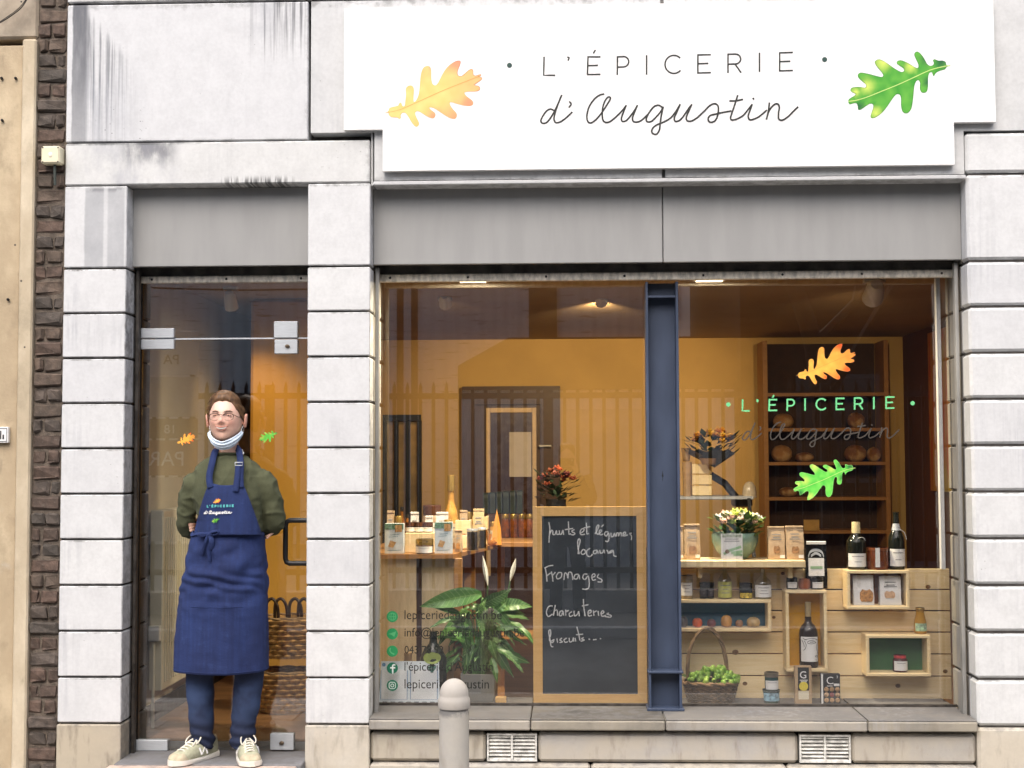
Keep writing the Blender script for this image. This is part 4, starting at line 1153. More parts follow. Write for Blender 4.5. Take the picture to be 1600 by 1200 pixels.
o_ = bxp(B(), 1256, 812, 1280, 829, YSH-.01, YSH-.006).build('price_card', simple('yellow_card', (.55, .36, .12), .7, .1), None)
tag(o_, 'small yellow price card on the lower bread shelf', 'price card')
# tall red and yellow artwork board on the brown wall
aw = thing('artwork_board', 'tall narrow board streaked red, orange and yellow on the brown wall', 'artwork', (RX1-.05, 4.2, 1.2))
def m_art():
    m = Mat('streaked_paint')
    n = m.noise(1.0, 6, (9, 9, 1.2), 'World', .6, 1.5); n2 = m.noise(3, 4, (1, 1, .4), 'World')
    c = m.mix(n.sm(.42, .58), (.52, .26, .05), (.50, .07, .02))
    c = m.mix(n2.sm(.52, .66), c, (.48, .38, .08))
    m.color(c).set(Roughness=.6); return m.m
y0_, y1_ = 3.55, 4.05
B().box(RX1-.04, RX1-.012, y0_, y1_, az(1415, 768, 3.8), 2.50, .003).build('board', m_art(), aw)
B().box(RX1-.011, RX1-.001, y0_+.05, y1_-.05, az(1415, 760, 3.8), 2.45).build('batten', M_DKW, aw)
# till counter
YC0 = 1.75
ctz = az(1110, 778, YC0)
c0, c1 = ax(1020, 778, YC0), ax(1190, 778, YC0)
ct = thing('display_counter', 'dark shop counter with a glass hood behind the flower bowl', 'counter', ((c0+c1)/2, YC0, RZ0))
B().box(c0, c1, YC0+.1, YC0+.75, RZ0+.002, ctz-.40).build('body', M_DKW, ct)
B().box(c0, c1, YC0+.35, YC0+.75, ctz-.02, ctz, .003).build('top_shelf', M_STEEL, ct)
for xx in (c0+.02, c1-.04): B().add([(xx, YC0+.1, ctz-.40), (xx+.02, YC0+.1, ctz-.40), (xx+.02, YC0+.34, ctz-.01), (xx, YC0+.34, ctz-.01), (xx, YC0+.13, ctz-.40), (xx+.02, YC0+.13, ctz-.40), (xx+.02, YC0+.37, ctz-.021), (xx, YC0+.37, ctz-.021)], [(0,1,2,3),(7,6,5,4),(0,4,5,1),(1,5,6,2),(2,6,7,3),(3,7,4,0)]).build('hood_strut', M_BLACK, ct)
B().add([(c0+.045, YC0+.11, ctz-.398), (c1-.045, YC0+.11, ctz-.398), (c1-.045, YC0+.345, ctz-.015), (c0+.045, YC0+.345, ctz-.015)], [(0, 1, 2, 3)]).build('glass_hood', glass_mat('hood_glass', (.9, .92, .9), .08), ct)
def crate(px0, py0, px1, py1, Y, mat, label, name='wooden_crate', cat='crate', dep=.22, slats=3):
    a_, c_ = at(px0, py1, Y), at(px1, py0, Y)
    t = thing(name, label, cat, ((a_.x+c_.x)/2, Y, a_.z))
    h = (c_.z-a_.z)
    for k in range(slats):
        z0 = a_.z+k*h/slats+.003; z1 = a_.z+(k+1)*h/slats-.004
        B().box(a_.x, c_.x, Y, Y+.012, z0, z1, .002).build('slat', mat, t)
        B().box(a_.x, a_.x+.012, Y+.0125, Y+dep, z0, z1, .002).build('slat', mat, t)
        B().box(c_.x-.012, c_.x, Y+.0125, Y+dep, z0, z1, .002).build('slat', mat, t)
    B().box(a_.x+.013, c_.x-.013, Y+.0125, Y+dep, a_.z+.002, a_.z+.012).build('base', mat, t)
    return t
crate(1082, 724, 1112, 775, YC0+.42, M_PINE, 'small stacked wooden crate on the counter under the yellow bouquet')
# cups
def lathe_thing(name, label, cat, px0, py0, px1, py1, Y, prof, mat, n=20, group=None, part='body', parent=None, smooth=45):
    """turned thing standing where the photograph shows it: prof in units of (half width, height)"""
    a_, c_ = at(px0, py1, Y), at(px1, py0, Y)
    w_, h = (c_.x-a_.x)/2, c_.z-a_.z
    cx = (a_.x+c_.x)/2
    t = parent or thing(name, label, cat, (cx, Y, a_.z), group)
    B().lathe([(r*w_, z*h) for r, z in prof], (cx, Y, a_.z), n).build(part, mat, t, smooth)
    return t, cx, a_.z, w_, h
CUP = [(.62, 0), (.66, .03), (.95, .95), (1, 1), (.94, 1), (.9, .96), (.6, .06)]
M_KRAFT = simple('kraft_paper', (.42, .27, .14), .85, .12, 30)
t, *_ = lathe_thing('paper_cup_stack', 'stack of brown paper cups on the counter next to the blue column', 'cups', 1066, 722, 1081, 776, YC0+.45, [(.8, 0), (.86, .5), (.9, .52), (.84, .54), (.9, .66), (.94, .68), (.88, .70), (.94, .82), (.98, .84), (.92, .86), (1, .98), (1, 1), (.9, 1)], M_KRAFT)
t, *_ = lathe_thing('paper_cup', 'single brown cup standing on the stacked cups by the column', 'cup', 1064, 700, 1080, 721, YC0+.45, CUP, M_KRAFT)
# tablet till on an arm
tl = thing('till_stand', 'black till screen on a slanted arm on the counter', 'till', (at(1135, 778, YC0+.5).x, YC0+.5, ctz))
B().tube([at(1150, 777, YC0+.5), at(1132, 755, YC0+.5), at(1110, 742, YC0+.48)], .022, 8).build('arm', M_BLACK, tl, 50)
bxp(B(), 1092, 742, 1108, 758, YC0+.44, YC0+.47, .003).build('screen', M_BLACK, tl)
bxp(B(), 1148, 776, 1176, 792, YC0+.4, YC0+.6, .01).build('base', M_BLACK, tl)
# cake dome
lathe_thing('glass_dome', 'pale glass dome on the counter right of the till arm', 'dome', 1160, 752, 1182, 778, YC0+.5, [(1, 0), (1, .35), (.85, .7), (.5, .93), (.1, 1)], simple('milky_glass', (.55, .45, .32), .25, .05))
# flowers
def bouquet(label, px0, py0, px1, py1, Y, cols, leafmat, n=16, fr=.022, wrap=None, name='bouquet', seed=1, zbase=None, leaves=60):
    rb = random.Random(seed)
    a_, c_ = at(px0, py1, Y), at(px1, py0, Y)
    cx, rx = (a_.x+c_.x)/2, (c_.x-a_.x)/2
    z0, h = a_.z, c_.z-a_.z
    t = thing(name, label, 'flowers', (cx, Y, z0 if zbase is None else zbase))
    lb = B()
    for k in range(leaves):
        an, rr, zz_ = rb.uniform(0, 6.28), rb.uniform(.2, 1), rb.uniform(.15, .8)
        p = Vector((cx+math.cos(an)*rx*rr, Y+math.sin(an)*rx*.7*rr, z0+h*zz_))
        d = Vector((math.cos(an), math.sin(an)*.7, rb.uniform(.1, .9))).normalized()*rb.uniform(.6, 1.1)*fr*2.2
        s_ = d.cross(Vector((0, 0, 1))).normalized()*fr*.65
        lb.add([p, p+d*.5+s_, p+d, p+d*.5-s_], [(0, 1, 2, 3)])
    tag(lb.build('foliage', leafmat, t), kind='stuff')
    for k in range(n):
        an, rr = rb.uniform(0, 6.28), math.sqrt(rb.uniform(0, 1))*.85
        p = Vector((cx+math.cos(an)*rx*rr, Y+math.sin(an)*rx*.7*rr-.01, z0+h*(.55+.4*(1-rr*rr)+rb.uniform(-.12, .06))))
        fb = B(); m_ = rb.choice(cols); s = fr*rb.uniform(.75, 1.15)
        ph = rb.uniform(0, 6)
        for ring, (q_, el) in enumerate(((7, .35), (5, .9))):
            for j in range(q_):
                aa = ph+j*6.283/q_+ring*.4
                d = Vector((math.cos(aa)*math.cos(el), math.sin(aa)*math.cos(el)-.45, math.sin(el))).normalized()*s
                s_ = Vector((-math.sin(aa), math.cos(aa), 0))*s*.42
                fb.add([p, p+d*.6+s_, p+d*1.05, p+d*.6-s_], [(0, 1, 2, 3)])
        fb.ell(p+Vector((0, -.3*s, .25*s)), s*.3, s*.3, s*.3, 8, 5)
        fb.build('blossom', m_, t)
    return t, cx, z0, rx
ML_D = simple('dark_leaf', (.02, .045, .018), .55, .4, 20)
ML_M = simple('mid_leaf', (.06, .15, .03), .5, .35, 20)
ML_L = simple('light_leaf', (.16, .28, .06), .5, .3, 20)
bq, bx, bz, br = bouquet('yellow flower bouquet in dark wrapping high on the shop counter', 1072, 672, 1150, 722, YC0+.35, [simple('yellow_petal', (.75, .42, .03), .6, .15), simple('deep_yellow_petal', (.70, .30, .02), .6, .15)], ML_D, 22, .034, seed=4, leaves=90)
w_ = B()
for k in range(9):
    a1 = k*6.283/9; a2 = (k+1)*6.283/9
    w_.add([(bx+.02, YC0+.35, bz-.035), (bx+math.cos(a1)*br*.95, YC0+.35+math.sin(a1)*br*.6, bz+.05+.03*(k % 2)), (bx+math.cos(a2)*br*.95, YC0+.35+math.sin(a2)*br*.6, bz+.05+.03*((k+1) % 2))], [(0, 1, 2)])
w_.build('wrapping', simple('black_wrapping', (.02, .022, .018), .4, .2), bq)
lathe_thing('bouquet_pot', 'brown paper pot carrying the yellow bouquet on the counter', 'pot', 1092, 716, 1124, 726, YC0+.35, CUP, M_KRAFT)

bq2, bx, bz, br = bouquet('dark bouquet with orange red blossoms above the blackboard', 836, 728, 902, 795, 1.5, [simple('orange_red_petal', (.55, .12, .03), .6, .2), simple('rust_petal', (.32, .08, .03), .6, .2), simple('dull_red_petal', (.22, .05, .04), .6, .2)], ML_D, 15, .028, seed=9, leaves=110)
lathe_thing('flower_vase', 'dark vase under the orange red bouquet behind the blackboard', 'vase', 850, 780, 888, 843.3, 1.5, [(.5, 0), (.8, .2), (1, .6), (.8, .9), (.85, 1), (.75, 1)], M_BLACK)

ZT2 = az(868, 843.5, 1.5)
rt = thing('rear_table', 'brown table in the shop behind the blackboard carrying jars and bouquet', 'table', (.05, 1.8, RZ0))
B().box(-.62, .55, 1.3, 2.35, ZT2-.03, ZT2-.001, .004).build('table_top', M_SHELF, rt)
for xx in (-.58, .47):
    for yy in (1.34, 2.25): B().box(xx, xx+.06, yy, yy+.06, RZ0+.002, ZT2-.031).build('leg', M_SHELF, rt)
B().box(-.56, .5, 1.4, 2.3, .55, .575).build('lower_shelf', M_SHELF, rt)
# ================================================================== things on show
def clear_mat(name, col, refl=.10): return glass_mat(name, col, refl, .03)
M_AMBER, M_OLIVE, M_CLEAR = clear_mat('amber_glass', (.55, .28, .08)), clear_mat('green_glass', (.20, .26, .08)), clear_mat('clear_jar_glass', (.86, .88, .84), .12)
M_WINE = simple('dark_wine_glass', (.010, .012, .008), .08, .2)
M_PAPER = simple('white_label_paper', (.78, .77, .74), .75, .04)
M_CREAM = simple('cream_label_paper', (.70, .63, .46), .75, .06)
M_PRINTK = simple('black_label_ink', (.02, .02, .02), .6)
M_PRINTG = simple('grey_label_ink', (.26, .26, .25), .6)
def wrap_map(cx, Y, z0, r, h):
    """(u, v): u along the curve in metres from the middle, v up in metres from the base"""
    return lambda u, v, l: (cx+(r+l)*math.sin(u/r), Y-(r+l)*math.cos(u/r), z0+v)
def wrap_label(t, cx, Y, z0, r, v0, v1, half, mat, name='label_sheet', lines=3, off=.0006, ink=M_PRINTG):
    f = wrap_map(cx, Y, z0, r, 0)
    half = min(half, r*1.5)
    o = B().grid(lambda a, b: f((a*2-1)*half, v0+(v1-v0)*b, off), 13, 2).build(name, mat, t, 60)
    if lines:
        b = B()
        for k in range(lines):
            v = v1-(v1-v0)*(.22+.6*k/max(1, lines-.5))
            wl = half*(.55, .3, .42, .5)[k % 4]
            b.ribbon([(-wl+2*wl*i/8, v) for i in range(9)], (v1-v0)*.055, f, off+.0004)
        b.build('printed_line', ink, o)
    return o
def rad_at(prof, z):
    for (r0, z0), (r1, z1) in zip(prof[:-1], prof[1:]):
        if z0 <= z <= z1 and z1 > z0: return r0+(r1-r0)*(z-z0)/(z1-z0)
    return prof[-1][0]
def vessel(name, label, cat, box, Y, prof, mat, lab=None, cap=None, fill=None, group=None, labmat=None, lines=3, n=24):
    """a turned bottle or jar: lab=(v0, v1, half width share), cap=(height share, material), fill=(top share, material)"""
    t, cx, z0, w_, h = lathe_thing(name, label, cat, *box, Y, prof, mat, n, group, 'glass_body')
    if fill:
        top, fm = fill
        pr = [(max(.02, r-.10)*w_, max(z, .03)*h) for r, z in prof if z <= top]
        pr = [pr[0]] + pr[1:] + [(.02*w_, pr[-1][1])]
        B().lathe(pr, (cx, Y, z0), n).build('contents', fm, t, 45)
    if lab:
        rm = max(rad_at(prof, lab[0]), rad_at(prof, lab[1]), rad_at(prof, (lab[0]+lab[1])/2))*w_
        wrap_label(t, cx, Y, z0, rm+.0002, lab[0]*h, lab[1]*h, lab[2]*w_, labmat or M_PAPER, lines=lines)
    if cap:
        c0_, cm, *rest = cap
        rr = rest[0] if rest else 1.06
        rtop = max(rad_at(prof, c0_), rad_at(prof, 1))*w_*rr
        B().lathe([(rtop, c0_*h), (rtop*1.0, h*.985), (rtop*.94, h*1.0), (.01*w_, h*1.0)], (cx, Y, z0), n).build('cap', cm, t, 40)
    return t, cx, z0, w_, h
JAR = [(.9, 0), (1, .04), (1, .68), (.93, .76), (.8, .80), (.8, 1)]
WINE = [(.92, 0), (1, .02), (1, .55), (.96, .60), (.70, .68), (.42, .73), (.37, .78), (.36, .95), (.40, .955), (.40, 1)]
M_KR2 = simple('kraft_bag_paper', (.50, .36, .22), .85, .10, 40, bump=.0012, bscale=60)
M_LIDK, M_LIDG = simple('black_lid', (.015, .014, .013), .35), simple('golden_lid', (.45, .30, .08), .3, .1, metal=.7)
M_LIDR = simple('red_check_lid', (.50, .03, .03), .6, .5, 90)

# ---- plank back wall of the right display
YPL = .585
bk = thing('plank_backing', 'pale pine plank panel behind the products in the right window', 'panel', (ax(1275, 1100, YPL), YPL, ZS))
rows = [(888.5, 920.5), (922, 953.5), (955, 987), (988.5, 1021), (1022.5, 1055.5), (1057, 1090), (1091.5, 1106)]
px0_, px1_ = ax(1040, 1000, YPL), ax(1485.5, 1000, YPL)
for i, (a_, b_) in enumerate(rows):
    z1, z0 = az(1290, a_, YPL), az(1290, b_, YPL)
    if i == 6: z0 = ZS+.001
    B().box(px0_, px1_, YPL, YPL+.018, z0+.001, z1-.001, .002).build('plank', M_PINE, bk)
for xx in (px0_+.1, (px0_+px1_)/2, px1_-.1): B().box(xx, xx+.05, YPL+.0185, YPL+.04, ZS+.001, az(1290, 889, YPL)-.01).build('batten', M_DKW, bk)
for p, r_ in (((1450, 917), 3.4), ((1477, 1049), 3.2), ((1403, 1071.5), 3.4), ((1149, 1019), 4.2), ((1164, 1068), 3.2), ((1209, 964.5), 2.4), ((1223, 896), 2.6)):
    q_ = at(p[0], p[1], YPL)
    B().add([(q_.x+math.cos(a*.6283)*r_*.0031*1.25, YPL-.0012, q_.z+math.sin(a*.6283)*r_*.0031) for a in range(10)], [tuple(range(10))]).build('knot', simple('wood_knot', (.20, .10, .035), .6, .4, 60), bk)
# shelf with price rail
def shelf(px0, px1, py0, py1, Y0, Y1, label, mat):
    z1, z0 = az(px0, py0, Y0), az(px0, py1, Y0)
    t = thing('display_shelf', label, 'shelf', (ax((px0+px1)/2, py1, Y0), Y0, z0))
    B().box(ax(px0, py1, Y0), ax(px1, py1, Y0), Y0, Y1, z0, z1, .003).build('board', mat, t)
    return t, z1
YSF = .40
t, ZSH = shelf(1045, 1259, 876, 887, YSF, YPL+.06, 'pine shelf board under the flower bowl in the right window', M_PINE)
for xx in (1090, 1230): B().box(ax(xx, 880, .5), ax(xx, 880, .5)+.02, YSF+.06, YPL-.001, ZSH-.09, ZSH-.034).build('bracket', M_PINE, t)
# boxes on the plank wall
def show_box(px0, py0, px1, py1, label, back, th=5.2, Y0=.47):
    a_, c_ = at(px0, py1, Y0), at(px1, py0, Y0)
    t = thing('display_box', label, 'display box', ((a_.x+c_.x)/2, Y0, a_.z), 'wooden boxes on the plank panel')
    k = th*7.07/2200
    B().box(a_.x, c_.x, Y0, YPL-.001, c_.z-k, c_.z, .0025).build('top_board', M_PINE, t)
    B().box(a_.x, c_.x, Y0, YPL-.001, a_.z, a_.z+k, .0025).build('bottom_board', M_PINE, t)
    B().box(a_.x, a_.x+k, Y0+.0015, YPL-.001, a_.z+k+.0003, c_.z-k-.0003, .0025).build('side_board', M_PINE, t)
    B().box(c_.x-k, c_.x, Y0+.0015, YPL-.001, a_.z+k+.0003, c_.z-k-.0003, .0025).build('side_board', M_PINE, t)
    B().box(a_.x+k+.0004, c_.x-k-.0004, YPL-.008, YPL-.002, a_.z+k+.0004, c_.z-k-.0004).build('back_panel', back, t)
    return t, a_.z+k, c_.z
tb, zb_blue, zt_blue = show_box(1030, 937, 1205, 987, 'wooden display box with dark blue back holding small fruits', simple('dark_blue_panel', (.018, .11, .19), .6, .12))
ty, zb_yel, zt_yel = show_box(1229, 922, 1292, 1050, 'upright wooden display box with mustard yellow back around the face label bottle', simple('mustard_panel', (.70, .36, .012), .6, .1))
tw, zb_brw, zt_brw = show_box(1324, 891, 1421, 952, 'wooden display box with brown back holding two white bags', simple('rust_brown_panel', (.24, .085, .025), .6, .15))
tg, zb_grn, zt_grn = show_box(1354, 992, 1454, 1057, 'wooden display box with dark green back around a single jam jar', simple('dark_green_panel', (.03, .13, .035), .6, .12))
def fx(z, px, Y):
    """photograph row on which height z shows at depth Y"""
    lo_, hi_ = 400.0, 1300.0
    for _ in range(40):
        m_ = (lo_+hi_)/2
        if az(px, m_, Y) > z: lo_ = m_
        else: hi_ = m_
    return lo_
# bottle with face drawing in the yellow box
YI = .52
zz = fx(zb_yel+.001, 1263, YI)
t, cx, z0, w_, h = vessel('wine_bottle', 'dark bottle with a drawn face label standing in the yellow backed box', 'bottle', (1249, 941, 1277, zz), YI, [(.92, 0), (1, .02), (1, .50), (.95, .57), (.72, .64), (.44, .68), (.34, .72), (.36, .76), (.30, .80), (.28, .97), (.32, .975), (.32, 1)], simple('brown_wine_glass', (.020, .010, .004), .08, .2), lines=0)
B().lathe([(.33*w_, .76*h), (.33*w_, 1.0*h), (.28*w_, 1.005*h), (.01*w_, 1.006*h)], (cx, YI, z0), 20).build('foil_capsule', simple('tan_foil', (.42, .33, .18), .4, .1, metal=.4), t, 40)
lb = wrap_label(t, cx, YI, z0, w_, .10*h, .48*h, w_*1.05, M_PAPER, lines=0)
f_ = wrap_map(cx, YI, z0, w_, 0)
S_ = lambda pts: [(u*w_, v*h) for u, v in pts]
strokes('face_drawing', [S_([(-.75, .46), (-.5, .44), (-.2, .45), (.1, .46), (.5, .455), (.9, .43)]), S_([(-.3, .40), (0, .425), (.35, .42), (.7, .39)]), S_([(-.25, .385), (.05, .375), (.4, .38), (.65, .395)]), S_([(-.9, .43), (-.7, .38), (-.6, .33)]), S_([(-.6, .42), (-.4, .36), (-.5, .30), (-.7, .27)]),
         S_([(.8, .37), (.78, .30), (.95, .235), (.8, .22)]), S_([(.55, .185), (.75, .195), (.95, .18)]), S_([(.55, .18), (.8, .165), (.95, .175)]), S_([(.6, .13), (.8, .12)])], .0026, f_, M_PRINTK, lb, off=.0011)
strokes('face_drawing', [S_([(.05, .40), (.3, .402)]), S_([(-.4, .43), (.3, .442)])], .005, f_, M_PRINTK, lb, off=.0011)
seal = f_(0, .585*h, .0)
B().ell((cx, YI-.80*w_, z0+.575*h), .010, .003, .012, 12, 6).build('seal', simple('pale_seal', (.35, .30, .20), .5, .2), t, 40)
# bags
def bag(name, label, box, Y, mat, dep=.05, seed=1, fold=True, lines=True, pic=None, tagc=True, group=None, crown=0.0):
    a_, c_ = at(box[0], box[3], Y), at(box[2], box[1], Y)
    w2, h = (c_.x-a_.x)/2, c_.z-a_.z
    cx = (a_.x+c_.x)/2
    rb = random.Random(seed)
    t = thing(name, label, 'bag', (cx, Y, a_.z), group)
    rs = []
    for k in range(9):
        v = k/8
        d = dep*(1-.72*v**1.6); ww = w2*(1-.02*v+.015*math.sin(v*6+seed))
        row = []
        for j, (sx, sy) in enumerate(((-1, -1), (-.5, -1.08), (0, -1.12), (.5, -1.08), (1, -1), (1, 0), (1, 1), (0, 1), (-1, 1), (-.985, 0))):
            row.append((cx+sx*ww+rb.uniform(-.0012, .0012), Y+dep+sy*d*(.9 if abs(sy) > 1 and v < .1 else 1)+rb.uniform(-.0012, .0012), a_.z+v*h*(.95 if fold else 1)+(crown*rb.uniform(-1, 1)*h if k == 8 else 0)))
        rs.append(row)
    body = B().rings(rs).build('paper_body', mat, t, 50)
    fy = lambda v: Y+dep-1.13*dep*(1-.72*v**1.6)-.0012
    f_ = lambda u, v, l: (cx+u*w2, fy(v)-l, a_.z+v*h*(.95 if fold else 1))
    if fold: B().box(cx-w2*1.0, cx+w2*1.0, fy(1)-.003, fy(1)+dep*.62, a_.z+h*.935, a_.z+h, .002).build('folded_top', mat, t)
    if lines:
        strokes('printed_line', [[(-.5, .80), (0, .80), (.5, .80)], [(-.4, .70), (0, .70), (.4, .70)], [(-.6, .645), (0, .645), (.6, .645)]], .03, lambda u, v, l: f_(u, v, l+.001), M_PRINTG, t, smooth=False)
    if pic:
        u0, v0, u1, v1, pm = pic
        b = B()
        b.add([f_(u0+(u1-u0)*.1, v0, .0015), f_(u1-(u1-u0)*.1, v0, .0015), f_(u1, v0+(v1-v0)*.25, .0015), f_(u1, v1-(v1-v0)*.3, .0015), f_(u1-(u1-u0)*.25, v1, .0015), f_((u0+u1)/2, v1-(v1-v0)*.12, .0015), f_(u0+(u1-u0)*.2, v1, .0015), f_(u0, v1-(v1-v0)*.3, .0015), f_(u0, v0+(v1-v0)*.25, .0015)], [tuple(range(9))])
        b.build('printed_picture', pm, t)
    if tagc: B().add([f_(.35, .05, .002), f_(.9, .05, .002), f_(.9, .15, .002), f_(.35, .15, .002)], [(0, 1, 2, 3)]).build('price_sticker', M_PAPER, t)
    return t, f_
zsh = fx(ZSH+.001, 1150, .46)
M_PIC = simple('cookie_picture', (.30, .16, .07), .7, .4, 150)
M_PIC2 = simple('bread_picture', (.45, .22, .07), .7, .5, 120)
bag('paper_bag', 'tall kraft bag with window print at the left end of the shelf', (1069.5, 819, 1094, zsh), .46, M_KR2, .03, 1, pic=(-.45, .16, .5, .42, M_PIC))
bag('paper_bag', 'kraft bag mostly hidden behind the blue column on the shelf', (1042, 822, 1068, zsh), .46, M_KR2, .03, 2)
bag('paper_bag', 'tall kraft bag on the shelf right of the flower bowl', (1201, 823, 1226.5, zsh), .46, M_KR2, .03, 3, pic=(-.4, .2, .4, .45, M_PIC))
bag('paper_bag', 'tall kraft bag at the right end of the shelf', (1229, 822, 1256, zsh), .46, M_KR2, .03, 4, pic=(-.4, .2, .45, .42, M_PIC))
# flower bowl and card
M_CELAD = simple('celadon_glaze', (.20, .31, .24), .22, .15, 12)
z_ = fx(ZSH+.001, 1150, .545)
lathe_thing('flower_bowl', 'round celadon green bowl full of pale flowers on the shelf', 'bowl', 1112, 832, 1185, z_, .545, [(.45, 0), (.5, .02), (.82, .3), (.98, .65), (1, .9), (.95, 1), (.9, .97), (.8, .6), (.4, .1)], M_CELAD, 28)
bouquet('cream and pale pink flowers with green leaves in the celadon bowl', 1109, 799, 1193, 846, .545, [simple('cream_petal', (.72, .68, .45), .6, .1), simple('pale_pink_petal', (.72, .52, .42), .6, .1), simple('lime_petal', (.50, .58, .14), .6, .15), simple('white_petal', (.78, .78, .7), .6, .05)], ML_M, 46, .029, name='flower_arrangement', seed=21, leaves=130)
a_, c_ = at(1127, fx(ZSH+.001, 1144, .413), .413), at(1160, 834, .413)
cd = thing('menu_card', 'white card with green print leaning on the celadon bowl', 'card', ((a_.x+c_.x)/2, .413, a_.z))
B().box(a_.x, c_.x, .413, .4155, a_.z, c_.z).build('card_sheet', M_PAPER, cd)
cw, ch = c_.x-a_.x, c_.z-a_.z
cf = lambda u, v, l: (a_.x+u*cw, .4122-l, a_.z+v*ch)
strokes('printed_sprig', [[(.15, .25), (.35, .35), (.6, .42), (.9, .50)], [(.5, .28), (.7, .30), (.95, .33)], [(.6, .2), (.8, .22), (.95, .2)]], .10, cf, simple('pale_green_ink', (.30, .48, .28), .6, .2), cd)
strokes('printed_line', [[(.2, .8), (.5, .8), (.8, .8)], [(.15, .72), (.5, .72), (.85, .72)]], .03, cf, M_PRINTG, cd)
B().add([cf(.05, .86, .0), cf(.95, .86, 0), cf(.95, .98, 0), (cf(.05, .98, 0))], [(0, 1, 2, 3)]).build('printed_band', simple('grey_green_ink', (.38, .42, .34), .6, .3, 80), cd)
disc('printed_seal', (.28, .33), .1, lambda u, v, l: cf(u, .33+(v-.33)*cw/ch, l+.0004), simple('brown_ink', (.2, .13, .08), .6), cd)
# jars and coffee bag on the yellow box
z_ = fx(zt_yel+.001, 1250, .52)
vessel('jam_jar', 'small dark jar with white label on the left of the yellow box top', 'jar', (1228.5, 902, 1246, z_), .52, JAR, M_WINE, (.12, .62, .95), (.78, M_LIDK, 1.1), lines=1)
lathe_thing('terracotta_pot', 'little terracotta coloured pot between the two small jars', 'pot', 1247, 904, 1266.5, z_, .52, [(.75, 0), (.95, .25), (1, .6), (.85, .95), (.5, 1)], simple('terracotta', (.30, .10, .05), .7, .15))
vessel('jam_jar', 'small dark jar with white label below the black coffee bag', 'jar', (1267, 902, 1286.5, z_), .515, JAR, M_WINE, (.12, .62, .95), (.78, M_LIDK, 1.1), lines=1)
M_FOIL = simple('black_foil', (.012, .012, .012), .25, .3, 30, bump=.003, bscale=30)
z_ = fx(zt_yel+.001, 1276, .548)
t, f_ = bag('coffee_bag', 'black foil bag with white label and pale folded top above the bottle box', (1259, 846, 1292, z_), .545, M_FOIL, .018, 6, lines=False, tagc=False)
B().add([f_(-.72, .28, .002), f_(.72, .28, .002), f_(.72, .68, .002), f_(-.72, .68, .002)], [(0, 1, 2, 3)]).build('label_sheet', M_PAPER, t)
B().add([f_(-.55, .44, .0028), f_(.55, .44, .0028), f_(.55, .50, .0028), f_(-.55, .50, .0028)], [(0, 1, 2, 3)]).build('printed_band', simple('pale_green_ink', (.30, .48, .28), .6, .2), t)
strokes('silver_crest', [[(-.7, .72), (-.5, .82), (0, .86), (.5, .82), (.7, .72)], [(-.45, .73), (0, .79), (.45, .73)]], .06, lambda u, v, l: f_(u, v, l+.002), M_STEEL, t)
B().box(ax(1260.5, 848, .545), ax(1291, 848, .545), .548, .575, az(1275, 851, .545), az(1275, 846, .545), .002).build('pale_top', M_PAPER, t)
# bottles on the brown box
z_ = fx(zt_brw+.001, 1340, .53)
t, cx, z0, w_, h = vessel('wine_bottle', 'wine bottle with cream capsule and white label on the brown backed box', 'bottle', (1323.5, 815, 1352, z_), .53, WINE, M_WINE, (.06, .34, 1.15), lines=2)
B().lathe([(.46*w_, .76*h), (.44*w_, .97*h), (.40*w_, 1.0*h), (.01*w_, 1.0*h)], (cx, .53, z0), 20).build('cream_capsule', simple('cream_foil', (.66, .55, .30), .45, .06), t, 40)
B().tube(smoothline([(cx-.2*w_, .53-.72*w_, z0+.62*h), (cx+.2*w_, .53-.72*w_, z0+.67*h), (cx+.7*w_, .53-.4*w_, z0+.66*h), (cx+.9*w_, .53-.3*w_, z0+.60*h)], 5), .002, 5).build('neck_tag', M_PAPER, t)
t, cx, z0, w_, h = vessel('wine_bottle', 'slim dark wine bottle with white label standing right of the brown jar', 'bottle', (1388.5, 800, 1412.5, z_), .53, [(.92, 0), (1, .02), (1, .50), (.9, .58), (.55, .68), (.40, .76), (.34, .97), (.38, .975), (.38, 1)], M_WINE, (.06, .36, 1.1), lines=2)
B().lathe([(.57*w_, .68*h), (.46*w_, .76*h), (.40*w_, .80*h)], (cx, .53, z0), 18, cap=False).build('silver_collar', M_STEEL, t, 40)
B().tube(smoothline([(cx+.3*w_, .53-.6*w_, z0+.70*h), (cx+.9*w_, .53-.4*w_, z0+.64*h), (cx+1.2*w_, .53-.2*w_, z0+.52*h)], 5), .002, 5).build('neck_tag', M_PAPER, t)
vessel('honey_jar', 'squat brown jar with paper seal between the two wine bottles', 'jar', (1354, 855, 1388, z_), .53, [(.94, 0), (1, .04), (1, .76), (.97, .8), (.97, 1)], simple('brown_jar_glass', (.14, .035, .010), .15, .2), None, (.86, simple('brown_lid', (.18, .05, .015), .4), 1.03))
q_ = at(1371, 870, .53-.052)
B().box(q_.x-.011, q_.x+.011, .53-17.2*7.13/2200-.0012, .53-17.2*7.13/2200-.0004, az(1371, 886, .478), az(1371, 856, .478)).build('paper_seal', M_PAPER, [o for o in bpy.data.objects if o.name.startswith('honey_jar')][0])
